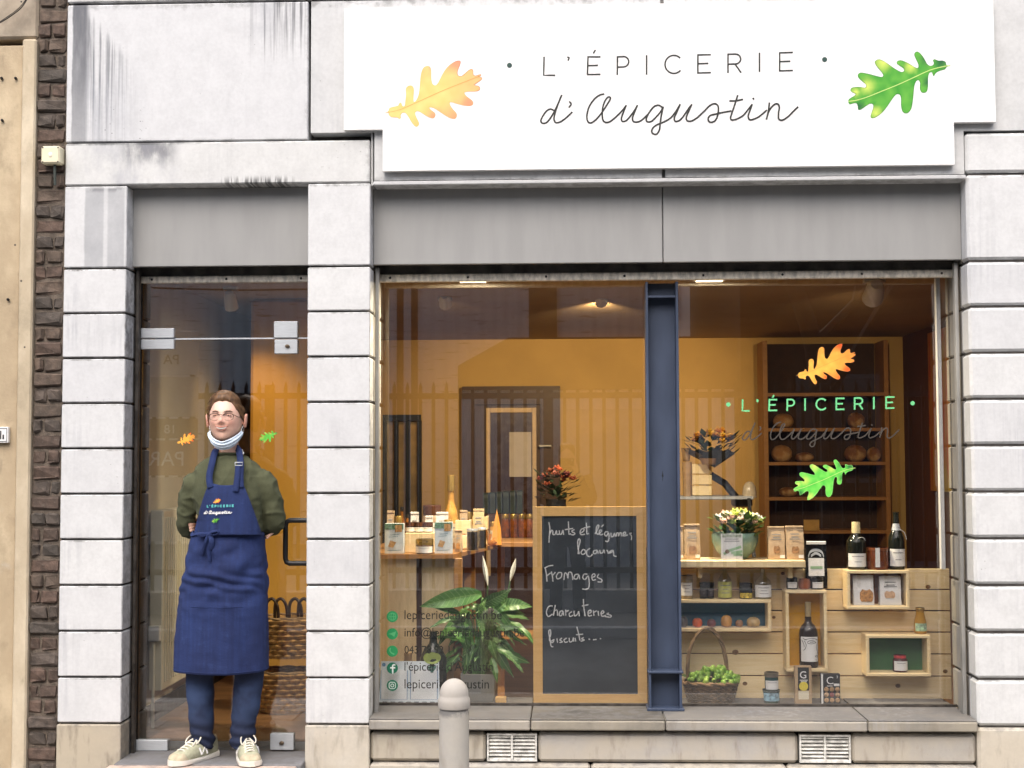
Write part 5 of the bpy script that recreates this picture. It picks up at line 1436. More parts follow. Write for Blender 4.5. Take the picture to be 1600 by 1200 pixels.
# white bags in the brown box
z_ = fx(zb_brw+.001, 1350, .50)
M_WB = simple('white_bag_paper', (.74, .73, .71), .7, .05, 40, bump=.001, bscale=50)
bag('biscuit_bag', 'white biscuit bag with brown loaf picture in the brown backed box', (1334, 900, 1365.5, z_), .50, M_WB, .02, 7, fold=False, lines=False, tagc=False, pic=(-.4, .12, .9, .55, M_PIC2), crown=.02)
bag('biscuit_bag', 'white biscuit bag with small pastry picture in the brown backed box', (1375.5, 901, 1408, z_), .50, M_WB, .02, 8, fold=False, lines=True, tagc=False, pic=(-.6, .25, .4, .5, simple('pastry_picture', (.60, .38, .22), .7, .25, 100)), crown=.03)
# green box jar, juice
z_ = fx(zb_grn+.001, 1406, .52)
t, cx, z0, w_, h = vessel('jam_jar', 'jam jar with red checked lid in the green backed box', 'jar', (1395, 1023, 1417.5, z_), .52, JAR, simple('dark_jam', (.07, .012, .012), .12, .2), (.10, .66, 1.1), None, lines=1)
B().lathe([(.86*w_, .66*h), (.88*w_, .74*h), (.80*w_, .80*h), (.82*w_, .98*h), (.7*w_, 1.0*h), (.01, 1.0*h)], (cx, .52, z0), 20).build('cloth_lid', M_LIDR, t, 40)
z_ = fx(zt_grn+.001, 1438, .53)
vessel('juice_bottle', 'small yellow juice bottle on top of the green backed box', 'bottle', (1428.5, 949, 1447, z_), .53, [(.9, 0), (1, .03), (1, .35), (.92, .5), (.68, .75), (.62, .84), (.70, .88), (.70, 1)], simple('yellow_juice', (.52, .27, .03), .15, .15), (.10, .40, 1.1), (.90, M_LIDG, 1.05), labmat=simple('green_white_label', (.42, .62, .38), .7, .5, 60), lines=1)
# on the blue box
z_ = fx(zt_blue+.001, 1120, .53)
M_OLV = simple('olive_preserve', (.10, .09, .03), .15, .4, 60)
vessel('preserve_jar', 'tall jar with pale label half behind the blue column', 'jar', (1062, 899, 1082.5, z_), .53, [(.94, 0), (1, .04), (1, .84), (.92, .87), (.92, 1)], simple('mustard_preserve', (.26, .19, .07), .15, .3, 60), (.14, .70, 1.0), (.85, simple('tan_lid', (.36, .27, .13), .45), 1.04))
vessel('preserve_jar', 'small black jar on the blue box, left one of the touching pair', 'jar', (1093, 910, 1104.5, z_), .53, [(.94, 0), (1, .05), (1, .8), (.95, .84), (.95, 1)], M_WINE, (.18, .62, .9), (.8, M_LIDK, 1.05), labmat=simple('dark_label', (.05, .04, .04), .6), lines=2)
vessel('preserve_jar', 'small black jar on the blue box, right one of the touching pair', 'jar', (1104.8, 910, 1115.5, z_), .53, [(.94, 0), (1, .05), (1, .8), (.95, .84), (.95, 1)], M_WINE, (.18, .62, .9), (.8, M_LIDK, 1.05), labmat=simple('dark_label', (.05, .04, .04), .6), lines=2)
t, cx, z0, w_, h = vessel('flask_bottle', 'round shouldered bottle with yellow green label on the blue box', 'bottle', (1121.5, 884, 1143, z_), .53, [(.95, 0), (1, .04), (1, .45), (.9, .58), (.55, .72), (.30, .80), (.26, .93), (.34, .94), (.34, 1)], M_CLEAR, (.04, .52, 1.25), (.92, simple('cork', (.42, .28, .15), .8, .2), 1.0), (.5, simple('golden_oil', (.45, .33, .06), .2, .1)), labmat=simple('yellow_green_label', (.52, .52, .14), .7, .15, 40), lines=3)
vessel('preserve_jar', 'black lidded jar with yellow fruit picture label on the blue box', 'jar', (1155, 911, 1175.5, z_), .53, [(.95, 0), (1, .05), (1, .74), (.95, .78), (.95, 1)], M_WINE, (.05, .38, 1.1), (.78, M_LIDK, 1.05), labmat=simple('yellow_fruit_label', (.55, .42, .06), .6, .6, 110), lines=0)
vessel('glass_carafe', 'clear glass bottle with white label at the right end of the blue box', 'bottle', (1178.5, 888, 1205, z_), .53, [(.92, 0), (1, .04), (1, .48), (.86, .60), (.4, .72), (.26, .80), (.26, .95), (.36, 1.0)], M_CLEAR, (.06, .46, 1.15), None, (.46, simple('pale_syrup', (.42, .38, .26), .2, .1)), lines=3)
# little fruits in the blue box
z_ = zb_blue+.001
for px, w2, hh, c, nm, L in ((1067, 8, 16, (.09, .08, .08), 'fig', 'grey purple fig at the left in the blue box beside the column'), (1089.5, 8, 13.5, (.62, .11, .03), 'tomato', 'bright orange red tomato in the blue backed box'), (1111.5, 7, 12, (.13, .035, .045), 'beetroot', 'dark purple beetroot in the blue backed box'), (1135, 8.8, 18, (.48, .24, .06), 'squash', 'tall yellow brown squash in the blue backed box'), (1155, 6, 11, (.26, .13, .06), 'onion', 'small brown onion in the blue backed box'), (1177, 10.5, 15, (.42, .29, .13), 'potato', 'large tan potato at the right in the blue backed box')):
    k = 7.12/2200
    q_ = at(px, 970, .52)
    t = thing(nm, L, 'vegetable', (q_.x, .52, z_), 'vegetables in the blue box')
    b = B().lathe([(.45*w2*k, 0), (.85*w2*k, .12*hh*k), (w2*k, .45*hh*k), (.9*w2*k, .75*hh*k), (.55*w2*k, .95*hh*k), (.12*w2*k, 1.0*hh*k)], (q_.x, .52, z_), 16)
    b.build('flesh', simple('skin_of_'+nm, c, .5, .3, 30), t, 60)
    B().tube([(q_.x, .52, z_+hh*k*.98), (q_.x+.002, .518, z_+hh*k*1.1)], .0025, 5).build('stalk', ML_M, t)
# ---- things on the sill in the right window
YQ = .42
zs_ = fx(ZS+.001, 1205, YQ)
M_TUB = simple('blue_landscape_print', (.20, .36, .45), .5, .5, 50)
t, cx, z0, w_, h = vessel('yoghurt_tub', 'small tub with blue landscape print on the sill', 'tub', (1191.5, 1077, 1218.5, zs_), YQ, [(.78, 0), (.8, .03), (.92, .84), (1, .86), (1, 1)], simple('dark_green_tub', (.03, .07, .05), .4, .3), (.22, .80, 1.2), (.86, M_WHITE, 1.0), labmat=M_TUB, lines=0)
vessel('preserve_jar', 'small dark lidded jar with white label on top of the printed tub', 'jar', (1195, 1050, 1216, 1077.2), YQ, JAR, simple('teal_jar', (.02, .07, .07), .2, .2), (.04, .55, 1.15), (.74, simple('pewter_lid', (.20, .17, .13), .4, .2, metal=.5), 1.1), lines=1)
def carton(name, label, box, Y, front, dep=.035):
    a_, c_ = at(box[0], box[3], Y), at(box[2], box[1], Y)
    t = thing(name, label, 'carton', ((a_.x+c_.x)/2, Y, a_.z))
    B().box(a_.x, c_.x, Y, Y+dep, a_.z, c_.z, .0015).build('carton_body', front, t)
    f_ = lambda u, v, l: (a_.x+u*(c_.x-a_.x), Y-.0008-l, a_.z+v*(c_.z-a_.z))
    return t, f_, (c_.x-a_.x)/(c_.z-a_.z)
def face_text(t, f_, s, u, v, hgt, asp, mat, lift=.0008):
    me = text_mesh(s, 1.0)
    lo = wloc(t)
    for vv in me.vertices: vv.co = Vector(f_(u+vv.co.x*hgt/asp, v+vv.co.y*hgt, lift))-lo
    me.materials.clear(); me.materials.append(mat)
    return link('printed_letter', me, t)
def quad(t, f_, u0, v0, u1, v1, mat, nm='printed_panel', l=.0003):
    return B().add([f_(u0, v0, l), f_(u1, v0, l), f_(u1, v1, l), f_(u0, v1, l)], [(0, 1, 2, 3)]).build(nm, mat, t)
M_KCART = simple('kraft_carton', (.46, .32, .18), .8, .1, 40)
t, f_, asp = carton('biscuit_carton', 'narrow kraft carton with black panel, letter G and yellow disc on the sill', (1242.5, 1041, 1268, fx(ZS+.001, 1255, .40)), .40, M_KCART)
quad(t, f_, .18, .36, .84, .97, M_PRINTK); quad(t, f_, .20, .12, .82, .34, M_CREAM, 'window_label')
face_text(t, f_, 'G', .27, .68, .27, asp, M_WHITE)
strokes('printed_line', [[(.3, .63), (.75, .63)], [(.36, .59), (.7, .59)]], .02, lambda u, v, l: f_(u, v, l+.0008), M_PAPER, t, smooth=False)
disc('yellow_disc', (.51, .47), .27, lambda u, v, l: f_(u, .47+(v-.47)*asp, l+.0009), simple('yellow_ink', (.75, .60, .06), .6, .05), t)
t, f_, asp = carton('chocolate_carton', 'black carton with letter C and nine round sweets pictured on the sill', (1283.5, 1053, 1312.5, fx(ZS+.001, 1298, .40)), .40, simple('black_carton', (.025, .025, .027), .5, .15))
quad(t, f_, .0, .0, .1, 1, M_PAPER, 'white_edge')
face_text(t, f_, 'C', .26, .66, .36, asp, M_WHITE); face_text(t, f_, '3', .80, .86, .12, asp, M_WHITE)
quad(t, f_, .66, .60, .96, .68, M_PAPER, 'price_sticker', .0009)
strokes('printed_line', [[(.3, .60), (.6, .60)]], .02, lambda u, v, l: f_(u, v, l+.0008), M_PAPER, t, smooth=False)
for i in range(3):
    for j in range(3):
        q_ = f_(.27+i*.29, .13+j*.18, .001)
        B().ell(q_, .0115, .003, .0115, 12, 6).build('pictured_sweet', simple('red_sweet', (.22, .03, .03), .5, .3, 80) if i == j == 1 else simple('nut_sweet', (.45, .28, .14), .5, .5, 120), t, 40)

# ---- wicker basket with green fruit
def wicker(name, label, cx, cy, z0, rx0, ry0, rx1, ry1, h, rings_, stakes, r_, mat, rim=True):
    t = thing(name, label, 'basket', (cx, cy, z0))
    wv = B()
    for k in range(rings_):
        v = (k+.5)/rings_
        rx, ry = rx0+(rx1-rx0)*v**.8, ry0+(ry1-ry0)*v**.8
        n = stakes*4
        pts = [(cx+(rx+r_*.9*math.sin(stakes*math.pi*i*2/n+math.pi*k))*math.cos(2*math.pi*i/n), cy+(ry+r_*.9*math.sin(stakes*math.pi*i*2/n+math.pi*k))*math.sin(2*math.pi*i/n), z0+h*v) for i in range(n+1)]
        wv.tube(pts, h/rings_*.56, 5, False)
    tag(wv.build('weave', mat, t, 60), kind='stuff')
    sk = B()
    for i in range(stakes):
        a = 2*math.pi*i/stakes
        sk.tube([(cx+(rx0+(rx1-rx0)*v**.8)*math.cos(a), cy+(ry0+(ry1-ry0)*v**.8)*math.sin(a), z0+h*v) for v in (0.02, .3, .65, 1)], r_, 5)
    tag(sk.build('stakes', mat, t), kind='stuff')
    B().lathe([(.01, .002), (rx0*.98, .002), (rx0*.98, .012), (.01, .012)], (cx, cy, z0), 24, 1, ry0/rx0).build('base', mat, t)
    if rim:
        for ph in (0, 1):
            n = 72
            B().tube([(cx+(rx1+.006*math.sin(12*math.pi*2*i/n/2+ph*math.pi))*math.cos(2*math.pi*i/n), cy+(ry1+.006*math.sin(12*math.pi*2*i/n/2+ph*math.pi))*math.sin(2*math.pi*i/n), z0+h+.005*math.cos(12*math.pi*2*i/n/2+ph*math.pi)) for i in range(n+1)], .0065, 6, False).build('plaited_rim', simple('pale_wicker', (.26, .16, .075), .7, .35, 40), t, 60)
    return t
M_WICK = simple('brown_wicker', (.135, .085, .045), .7, .45, 40)
YBK = .455
bl, br_ = at(1072, 1100, YBK), at(1149, 1100, YBK)
bcx = (bl.x+br_.x)/2
hb = az(1110, 1066, YBK)-ZS
bt = wicker('wicker_basket', 'brown wicker basket with tall handle on the sill beside the column', bcx, YBK, ZS+.001, .105, .075, .132, .088, hb, 9, 20, .004, M_WICK)
h1, h2, h3 = at(1078, 1068, YBK), at(1104, 981, YBK), at(1137, 1062, YBK)
hpts = smoothline([(h1.x-.012, YBK, h1.z-.06), (h1.x-.008, YBK, h1.z), (at(1075, 1030, YBK).x, YBK, at(1075, 1030, YBK).z), (at(1085, 998, YBK).x, YBK, at(1085, 998, YBK).z), (h2.x, YBK, h2.z), (at(1122, 994, YBK).x, YBK, at(1122, 994, YBK).z), (at(1132, 1020, YBK).x, YBK, at(1132, 1020, YBK).z), (h3.x, YBK, h3.z), (h3.x, YBK, h3.z-.05)], 6)
for ph in (0, 2.1, 4.2):
    B().tube([(p[0]+.0055*math.cos(i*.55+ph), p[1]+.0055*math.sin(i*.55+ph), p[2]+.003*math.cos(i*.55+ph)) for i, p in enumerate(hpts)], .0058, 6).build('handle_cane', simple('pale_brown_cane', (.20, .125, .06), .65, .35, 40), bt, 60)
rb = random.Random(11)
gp = thing('green_fruit', 'heap of small round green fruit filling the wicker basket', 'fruit', (bcx, YBK, ZS+hb))
def m_fruit():
    m = Mat('green_fruit_skin')
    m.color(m.mix(m.rnd(), (.13, .30, .02), (.38, .56, .10))).set(Roughness=.35); return m.m
gf = m_fruit()
gsm = [B().ell((0, 0, 0), .0130*k, .0130*k, .0140*k, 12, 8).mesh('fruit_ball', gf, smooth=60) for k in (.85, 1, 1.12)]
for i in range(120):
    a, rr = rb.uniform(0, 6.283), math.sqrt(rb.uniform(0, 1))
    x_, y_ = bcx+.016+math.cos(a)*rr*.125, YBK+math.sin(a)*rr*.075
    link('fruit_ball', rb.choice(gsm), gp, (x_-bcx, y_-YBK, .002+.055*(1-rr**2)+rb.uniform(0, .02)))
for i in range(14):
    a = rb.uniform(0, 6.283)
    p = Vector((bcx+math.cos(a)*.115, YBK+math.sin(a)*.07, ZS+hb+.02)); d = Vector((math.cos(a)*.03, math.sin(a)*.02-.01, rb.uniform(0, .03)))
    s_ = Vector((-math.sin(a), math.cos(a), 0))*.012
    B().add([p, p+d*.5+s_, p+d, p+d*.5-s_], [(0, 1, 2, 3)]).build('leaf', ML_L, gp)
B().ell((bcx, YBK, ZS+hb-.012), .11, .07, .02, 16, 6).build('lower_fruit_layer', gf, gp, 60)

# ================================================================== left window
# ---- blackboard
YK = .385
k0, k1 = at(833.5, 1106.5, YK), at(1009, 791.5, YK)
zk0 = ZS+.001
bbd = thing('blackboard', 'tall blackboard in a pale wooden frame with chalked French offers', 'blackboard', ((k0.x+k1.x)/2, YK, zk0))
fw = .046
B().prism([(k0.x, zk0), (k0.x+fw, zk0+fw), (k0.x+fw, k1.z-fw), (k0.x, k1.z)], YK, YK+.028).build('frame_rail', M_BEECH, bbd)
B().prism([(k1.x, zk0), (k1.x, k1.z), (k1.x-fw, k1.z-fw), (k1.x-fw, zk0+fw)], YK, YK+.028).build('frame_rail', M_BEECH, bbd)
B().prism([(k0.x+.0006, zk0), (k1.x-.0006, zk0), (k1.x-fw-.0006, zk0+fw-.0004), (k0.x+fw+.0006, zk0+fw-.0004)], YK+.0004, YK+.0276).build('frame_rail', M_BEECH, bbd)
B().prism([(k0.x+.0006, k1.z), (k0.x+fw+.0006, k1.z-fw+.0004), (k1.x-fw-.0006, k1.z-fw+.0004), (k1.x-.0006, k1.z)], YK+.0004, YK+.0276).build('frame_rail', M_BEECH, bbd)
def m_slate():
    m = Mat('chalk_dusted_slate')
    n = m.noise(3, 6, (1, 1, 2), 'World'); 
    m.color(m.mix(n.sm(.3, .75), (.016, .023, .030), (.045, .056, .066))).set(Roughness=.55)
    return m.m
sl = B().box(k0.x+fw-.006, k1.x-fw+.006, YK+.010, YK+.020, zk0+fw-.006, k1.z-fw+.006).build('slate', m_slate(), bbd)
CH = [[(95,90),(105,140),(100,200),(97,258)],[(100,200),(118,155),(130,165)],[(130,165),(132,192),(150,188),(160,158),(165,190),(180,188)],[(185,160),(190,190),(205,185),(215,155),(222,192)],[(262,85),(265,140),(268,188),(280,185)],[(235,150),(300,140)],[(312,150),(290,165),(318,182),(305,195),(285,192)],
 [(362,180),(390,165),(395,145),(375,145),(362,170),(370,192),(400,190)],[(415,95),(418,150),(420,185),(435,182)],[(395,135),(445,125)],
 [(490,185),(510,150),(522,120),(515,110),(502,130),(500,170),(510,190)],[(515,190),(540,170),(545,155),(530,155),(525,175),(535,195),(555,190)],[(545,125),(560,110)],[(600,170),(580,168),(570,190),(585,205),(605,180),(608,220),(600,250),(580,248)],[(625,180),(628,210),(645,205),(655,180),(660,205)],[(670,205),(675,180),(688,180),(690,205),(700,178),(712,180),(715,205)],[(725,200),(750,185),(745,170),(730,180),(735,205),(765,195)],[(800,180),(785,185),(800,205),(798,235)],
 [(345,355),(350,300),(362,250),(355,228),(342,250),(345,310),(355,355)],[(385,320),(370,345),(385,362),(408,345),(400,322),(385,320)],[(445,310),(420,330),(420,365),(440,380),(460,370),(465,360)],[(505,325),(480,330),(475,350),(495,355),(510,330),(515,352)],[(530,325),(535,350),(555,345),(565,322),(570,348)],[(590,325),(610,350),(640,335)],[(600,352),(640,325),(650,370),(670,378)],
 [(60,478),(95,460),(130,455)],[(65,475),(75,530),(80,590)],[(75,545),(110,520)],[(118,510),(128,560),(130,590)],[(128,540),(150,515)],[(175,520),(160,545),(170,570),(200,555),(205,520),(180,515)],[(225,575),(232,520),(250,530),(258,565),(265,515),(290,520),(300,575)],[(345,530),(320,535),(310,565),(335,570),(352,535),(358,570)],[(420,530),(395,530),(385,560),(405,575),(430,545),(440,600),(435,645),(410,658),(385,655)],[(460,560),(490,545),(480,525),(462,545),(470,580),(495,575)],[(520,530),(510,555),(545,575),(545,595),(515,595)],
 [(125,800),(95,805),(75,850),(90,890),(125,870)],[(150,795),(135,880)],[(140,845),(165,835),(170,880)],[(210,840),(190,850),(185,880),(205,880),(215,845),(222,878)],[(240,835),(240,880)],[(240,850),(262,838)],[(290,850),(270,865),(275,890),(300,880)],[(310,845),(315,885),(340,870),(350,845),(355,885)],[(390,745),(395,820),(405,885)],[(380,800),(430,790)],[(430,865),(455,855),(450,835),(430,850),(435,885),(460,880)],[(475,840),(480,880)],[(480,855),(500,842)],[(515,845),(520,882)],[(540,870),(565,855),(555,840),(540,860),(550,888),(580,880)],[(605,860),(590,870),(625,880),(620,895),(575,890)],
 [(130,1148),(115,1140),(105,1080),(95,1020),(108,1003),(112,1040),(100,1085),(115,1100),(140,1085),(130,1110),(108,1110)],[(165,1080),(170,1110)],[(205,1075),(190,1090),(212,1105),(190,1112)],[(245,1075),(225,1090),(235,1110),(255,1105)],[(270,1075),(272,1105),(295,1100),(305,1070),(308,1100)],[(320,1075),(325,1100)],[(335,980),(350,1040),(360,1090)],[(330,1045),(385,1040)],[(390,1070),(375,1080),(398,1090),(370,1100)],[(438,1083),(443,1084)],[(475,1088),(500,1085)],[(533,1078),(538,1079)]]
strokes('chalk_writing', CH, 9.5, on_plane(840, 800, 1/5.453, YK+.0085), simple('white_chalk', (.62, .63, .62), .95, .25, 200), sl, 4)

# ---- product table
ZTB = az(650, 866, .52)
tb_ = thing('product_table', 'pale wooden display table with chamfered end in the left window', 'table', (ax(650, 866, .52), .52, RZ0))
e0, e1 = ax(560, 866, .52), ax(708, 866, .52)
p3 = at(794, 846, 1.63)
tp = [(e0, .52), (e1, .52), (p3.x, 1.63), (e0, 1.63)]
B().prismz(tp, ZTB-.022, ZTB).build('table_top', M_SHELF, tb_)
M_PLY = wood('plywood_sheet', (.74, .58, .34), (.56, .41, .22), .6, (12, 12, 1.4))
B().box(e0, ax(650, 900, .56), .56, .575, ZS+.004, ZTB-.023).build('plywood_panel', M_PLY, tb_)
B().box(ax(659, 900, .60), ax(709, 900, .60), .60, .612, ZS+.004, ZTB-.023).build('plywood_panel', M_PLY, tb_)
B().box(ax(651, 900, .59), ax(658.5, 900, .59), .585, .625, ZS+.004, ZTB-.023).build('batten', M_DKW, tb_)
B().box(ax(709, 900, .56), ax(722, 900, .56), .555, .60, RZ0+.002, ZTB-.023, .003).build('leg', M_SHELF, tb_)
B().box(p3.x-.06, p3.x-.02, 1.55, 1.60, RZ0+.002, ZTB-.023).build('leg', M_SHELF, tb_)
B().box(XC1-.02, ax(712, 1000, .62), .582, 1.2, RZ0+.001, ZS-.012).build('plinth_box', M_DKW, tb_)
def zt_at(px, Y): return fx(ZTB+.001, px, Y)
M_WCARD = simple('white_blue_carton', (.62, .70, .74), .6, .08, 30)
def photo_box(label, box, Y, seed):
    t, f_, asp = carton('tea_carton', label, box, Y, M_WCARD, .05)
    quad(t, f_, .0, .80, 1.0, 1.0, simple('leafy_picture', (.12, .24, .16), .6, .7, 90), 'printed_picture')
    quad(t, f_, .55, .72, .92, .95, simple('biscuit_picture', (.42, .24, .09), .6, .4, 120), 'printed_picture', .0012)
    B().add([f_(.18, .24, .0012), f_(.45, .20, .0012), f_(.62, .38, .0012), f_(.30, .44, .0012)], [(0, 1, 2, 3)]).build('printed_picture', simple('biscuit_picture2', (.48, .30, .13), .6, .3, 120), t)
    strokes('printed_line', [[(.3, .62), (.75, .64)], [(.22, .55), (.7, .57)], [(.15, .1), (.85, .12)]], .022, lambda u, v, l: f_(u, v, l+.001), simple('blue_grey_ink', (.22, .34, .42), .6), t, smooth=False)
photo_box('pale blue carton with leaf print at the left end of the product table', (601, 818, 630.5, zt_at(615, .55)), .55, 1)
photo_box('pale blue carton with leaf print at the table corner', (679, 816, 706.5, zt_at(690, .55)), .55, 2)
t, f_, asp = carton('wooden_box', 'low plain wooden box between the two pale blue cartons', (632.5, 833, 678, zt_at(650, .64)), .64, M_PINE, .14)
ztop_b = az(650, 833, .64)
vessel('terrine_jar', 'small jar with golden lid and white label before the low wooden box', 'jar', (649.5, 842, 677, zt_at(663, .57)), .57, [(.9, 0), (1, .1), (1, .6), (.92, .66), (.92, 1)], simple('brown_terrine', (.13, .07, .03), .3, .4, 60), (.06, .5, 1.2), (.62, M_LIDG, 1.04), lines=1)
for i, px in enumerate((641, 655, 669)):
    L = ('leftmost dark lidded jar on the low wooden box', 'middle dark lidded jar on the low wooden box', 'rightmost dark lidded jar on the low wooden box')[i]
    vessel('terrine_jar', L, 'jar', (px-7.5, 816, px+7.5, fx(ztop_b+.001, px, .70)), .70, [(.92, 0), (1, .1), (1, .55), (.95, .62), (.95, 1)], M_WINE, (.1, .52, 1.2), (.6, simple('brown_gloss_lid', (.10, .04, .02), .25, .2), 1.05), lines=1, group='jars on the low wooden box')
# back row on the table
def back_item(kind, name, label, cat, px0, py0, px1, Y, *a, **k):
    return vessel(name, label, cat, (px0, py0, px1, zt_at((px0+px1)/2, Y)), Y, *a, **k)
M_HONEY = simple('honey_glass', (.50, .27, .06), .15, .3, 25)
bag('paper_bag', 'small white bag with wooden stick at the back left of the product table', (641, 800, 654, zt_at(648, .95)), .95, M_WB, .02, 12, tagc=False)
crt = vessel('storage_jar', 'wide jar with brown top behind the low wooden box', 'jar', (660, 789, 690, zt_at(675, .98)), .98, JAR, simple('pale_brown_ceramic', (.42, .30, .20), .5, .2), (.1, .6, 1.2), (.78, simple('brown_gloss_lid', (.10, .04, .02), .25, .2), 1.1), lines=1)
back_item('v', 'oil_bottle', 'tall golden bottle with wire cage in the middle of the product table', 'bottle', 694, 742, 716, 1.0, [(.9, 0), (1, .03), (1, .42), (.8, .52), (.52, .6), (.42, .68), (.42, .93), (.5, .94), (.5, 1)], M_HONEY, (.08, .34, 1.2), (.78, M_LIDG, 1.05), labmat=M_CREAM)
bag('paper_bag', 'folded cream bag right of the tall golden bottle', (739, 795, 756, zt_at(747, 1.15)), 1.15, simple('cream_bag', (.60, .45, .24), .8, .1), .03, 13, tagc=False)
bag('paper_bag', 'small white printed bag behind the right pale blue carton', (681, 800, 700, zt_at(690, .85)), .85, M_WB, .02, 14, tagc=False)
t, *_ = back_item('v', 'storage_jar', 'dark swing top jar right of the corner carton', 'jar', 729, 826, 747, .80, [(.95, 0), (1, .05), (1, .85), (.9, .9), (.9, 1)], M_CLEAR, None, (.9, M_STEEL, 1.06), (.85, simple('dark_tapenade', (.025, .018, .012), .5, .3, 60)))
t, *_ = back_item('v', 'storage_jar', 'dark jar at the right edge of the product table', 'jar', 746, 824, 760, .95, [(.95, 0), (1, .05), (1, .85), (.9, .9), (.9, 1)], M_CLEAR, None, (.9, M_STEEL, 1.06), (.85, simple('dark_tapenade', (.025, .018, .012), .5, .3, 60)))
crate(711, 812, 735, zt_at(722, .9), .90, M_PINE, 'small wooden tray of packets behind the corner carton', slats=2, dep=.12)
crate(738, 806, 762, zt_at(750, 1.25), 1.25, M_PINE, 'wooden tray further back on the product table', slats=2, dep=.14)
M_ORG = simple('orange_paper', (.58, .24, .03), .7, .15, 30)
b = B(); q0 = at(776, 846, 1.30); q1 = at(776, 795, 1.30); k = 8*7.9/2200
zb0 = ZTB+.001
b.add([(q0.x-k, 1.28, zb0), (q0.x+k, 1.28, zb0), (q0.x+k, 1.36, zb0), (q0.x-k, 1.36, zb0), (q0.x-k*.7, 1.30, zb0+.09), (q0.x+k*.8, 1.30, zb0+.09), (q0.x+k*.8, 1.34, zb0+.09), (q0.x-k*.7, 1.34, zb0+.09), (q1.x, 1.32, q1.z)], [(0,3,2,1),(0,1,5,4),(1,2,6,5),(2,3,7,6),(3,0,4,7),(4,5,8),(5,6,8),(6,7,8),(7,4,8)])
tag(b.build('paper_cone', M_ORG, None, 0, (q0.x, 1.32, zb0)), 'pointed orange paper packet at the far corner of the product table', 'packet')
b = B(); q0 = at(763, 840, 1.18)
for i in range(5):
    a = i*.5-.4
    b.add([(q0.x, 1.18, ZTB+.001), (q0.x+.05*math.cos(a), 1.16-.02*i*.2, ZTB+.012+.018*i), (q0.x+.055*math.cos(a+.4), 1.2, ZTB+.010+.02*i)], [(0, 1, 2)])
b.ell((q0.x+.02, 1.19, ZTB+.018), .028, .02, .016, 10, 6)
tag(b.build('dried_fruit_packet', M_ORG, None, 0, (q0.x, 1.18, ZTB)), 'crumpled orange packet lying beside the pointed packet', 'packet')
# more small goods crowding the table
for i, (px, w2, py, Y, kind) in enumerate(((622, 7, 806, .80, 0), (636, 6, 803, .86, 1), (670, 6, 806, .80, 2), (700, 7, 812, .72, 0), (712, 6, 800, 1.05, 1), (724, 6, 797, 1.12, 2), (733, 6, 800, 1.2, 0), (610, 6, 798, .95, 2), (628, 6, 792, 1.1, 1), (716, 6, 828, .66, 2), (771, 6, 815, 1.42, 0), (758, 6, 812, 1.42, 1))):
    pos = ('behind the left pale blue carton', 'left of the dark lidded jars', 'right behind the dark lidded jars', 'behind the corner carton', 'beside the tall golden bottle', 'right of the tall golden bottle', 'before the folded cream bag', 'at the left back of the product table', 'in the left back corner of the product table', 'at the chamfered edge beside the corner carton', 'beside the pointed orange packet', 'left of the pointed orange packet')[i]
    bx_ = (px-w2, py, px+w2, zt_at(px, Y))
    if kind == 0: vessel('preserve_jar', 'small preserve jar with cream label '+pos, 'jar', bx_, Y, JAR, M_HONEY, (.12, .6, 1.1), (.78, M_LIDG, 1.08), labmat=M_CREAM, lines=2)
    if kind == 1: vessel('syrup_bottle', 'small slim bottle with white label '+pos, 'bottle', bx_, Y, [(.9, 0), (1, .03), (1, .5), (.8, .62), (.4, .74), (.36, .96), (.42, 1)], simple('amber_syrup', (.22, .08, .015), .12, .2), (.1, .42, 1.1), (.9, M_LIDK, 1.1), lines=2)
    if kind == 2: bag('paper_bag', 'small printed paper packet '+pos, bx_, Y, (M_WB, M_KR2)[i % 2], .018, 30+i, tagc=False, pic=(-.5, .15, .5, .45, M_PIC2))
# rear table: amber jars, dark boxes
for i, px in enumerate((790, 803, 816, 828)):
    L = ('leftmost amber jar on the rear table', 'second amber jar from the left on the rear table', 'third amber jar from the left on the rear table', 'rightmost amber jar on the rear table next to the blackboard')[i]
    vessel('amber_jar', L, 'jar', (px-6.5, 803, px+6.5, fx(ZT2+.001, px, 1.75)), 1.75, JAR, simple('amber_contents', (.20, .06, .012), .12, .5, 40), None, (.8, M_LIDG, 1.08), group='amber jars on the rear table')
zbx = az(785, 802, 2.05)
rk = thing('box_rack', 'brown stand on the rear table carrying a row of dark boxes', 'rack', (at(785, 802, 2.05).x, 2.05, ZT2))
B().box(at(752, 802, 2.05).x, at(820, 802, 2.05).x, 1.98, 2.2, ZT2+.001, zbx, .003).build('stand', M_DKW, rk)
for i in range(6):
    px = 755+i*10.5
    a_ = at(px, 770-i*.8, 2.05); c_ = at(px+9.2, 770-i*.8, 2.05)
    L = 'dark green box number %s from the left in the row on the rear stand' % ('one', 'two', 'three', 'four', 'five', 'six')[i]
    t = thing('dark_box', L, 'box', (a_.x, 2.02, zbx), 'dark boxes on the rear stand')
    B().box(a_.x, c_.x, 2.0, 2.12, zbx+.001, a_.z, .002).build('carton_body', simple('dark_green_card', (.012, .02, .015), .5, .2), t)
    B().box(a_.x+.002, c_.x-.002, 1.9985, 1.9995, a_.z-.03, a_.z-.012).build('label_sheet', simple('dim_label', (.05, .06, .05), .6), t)

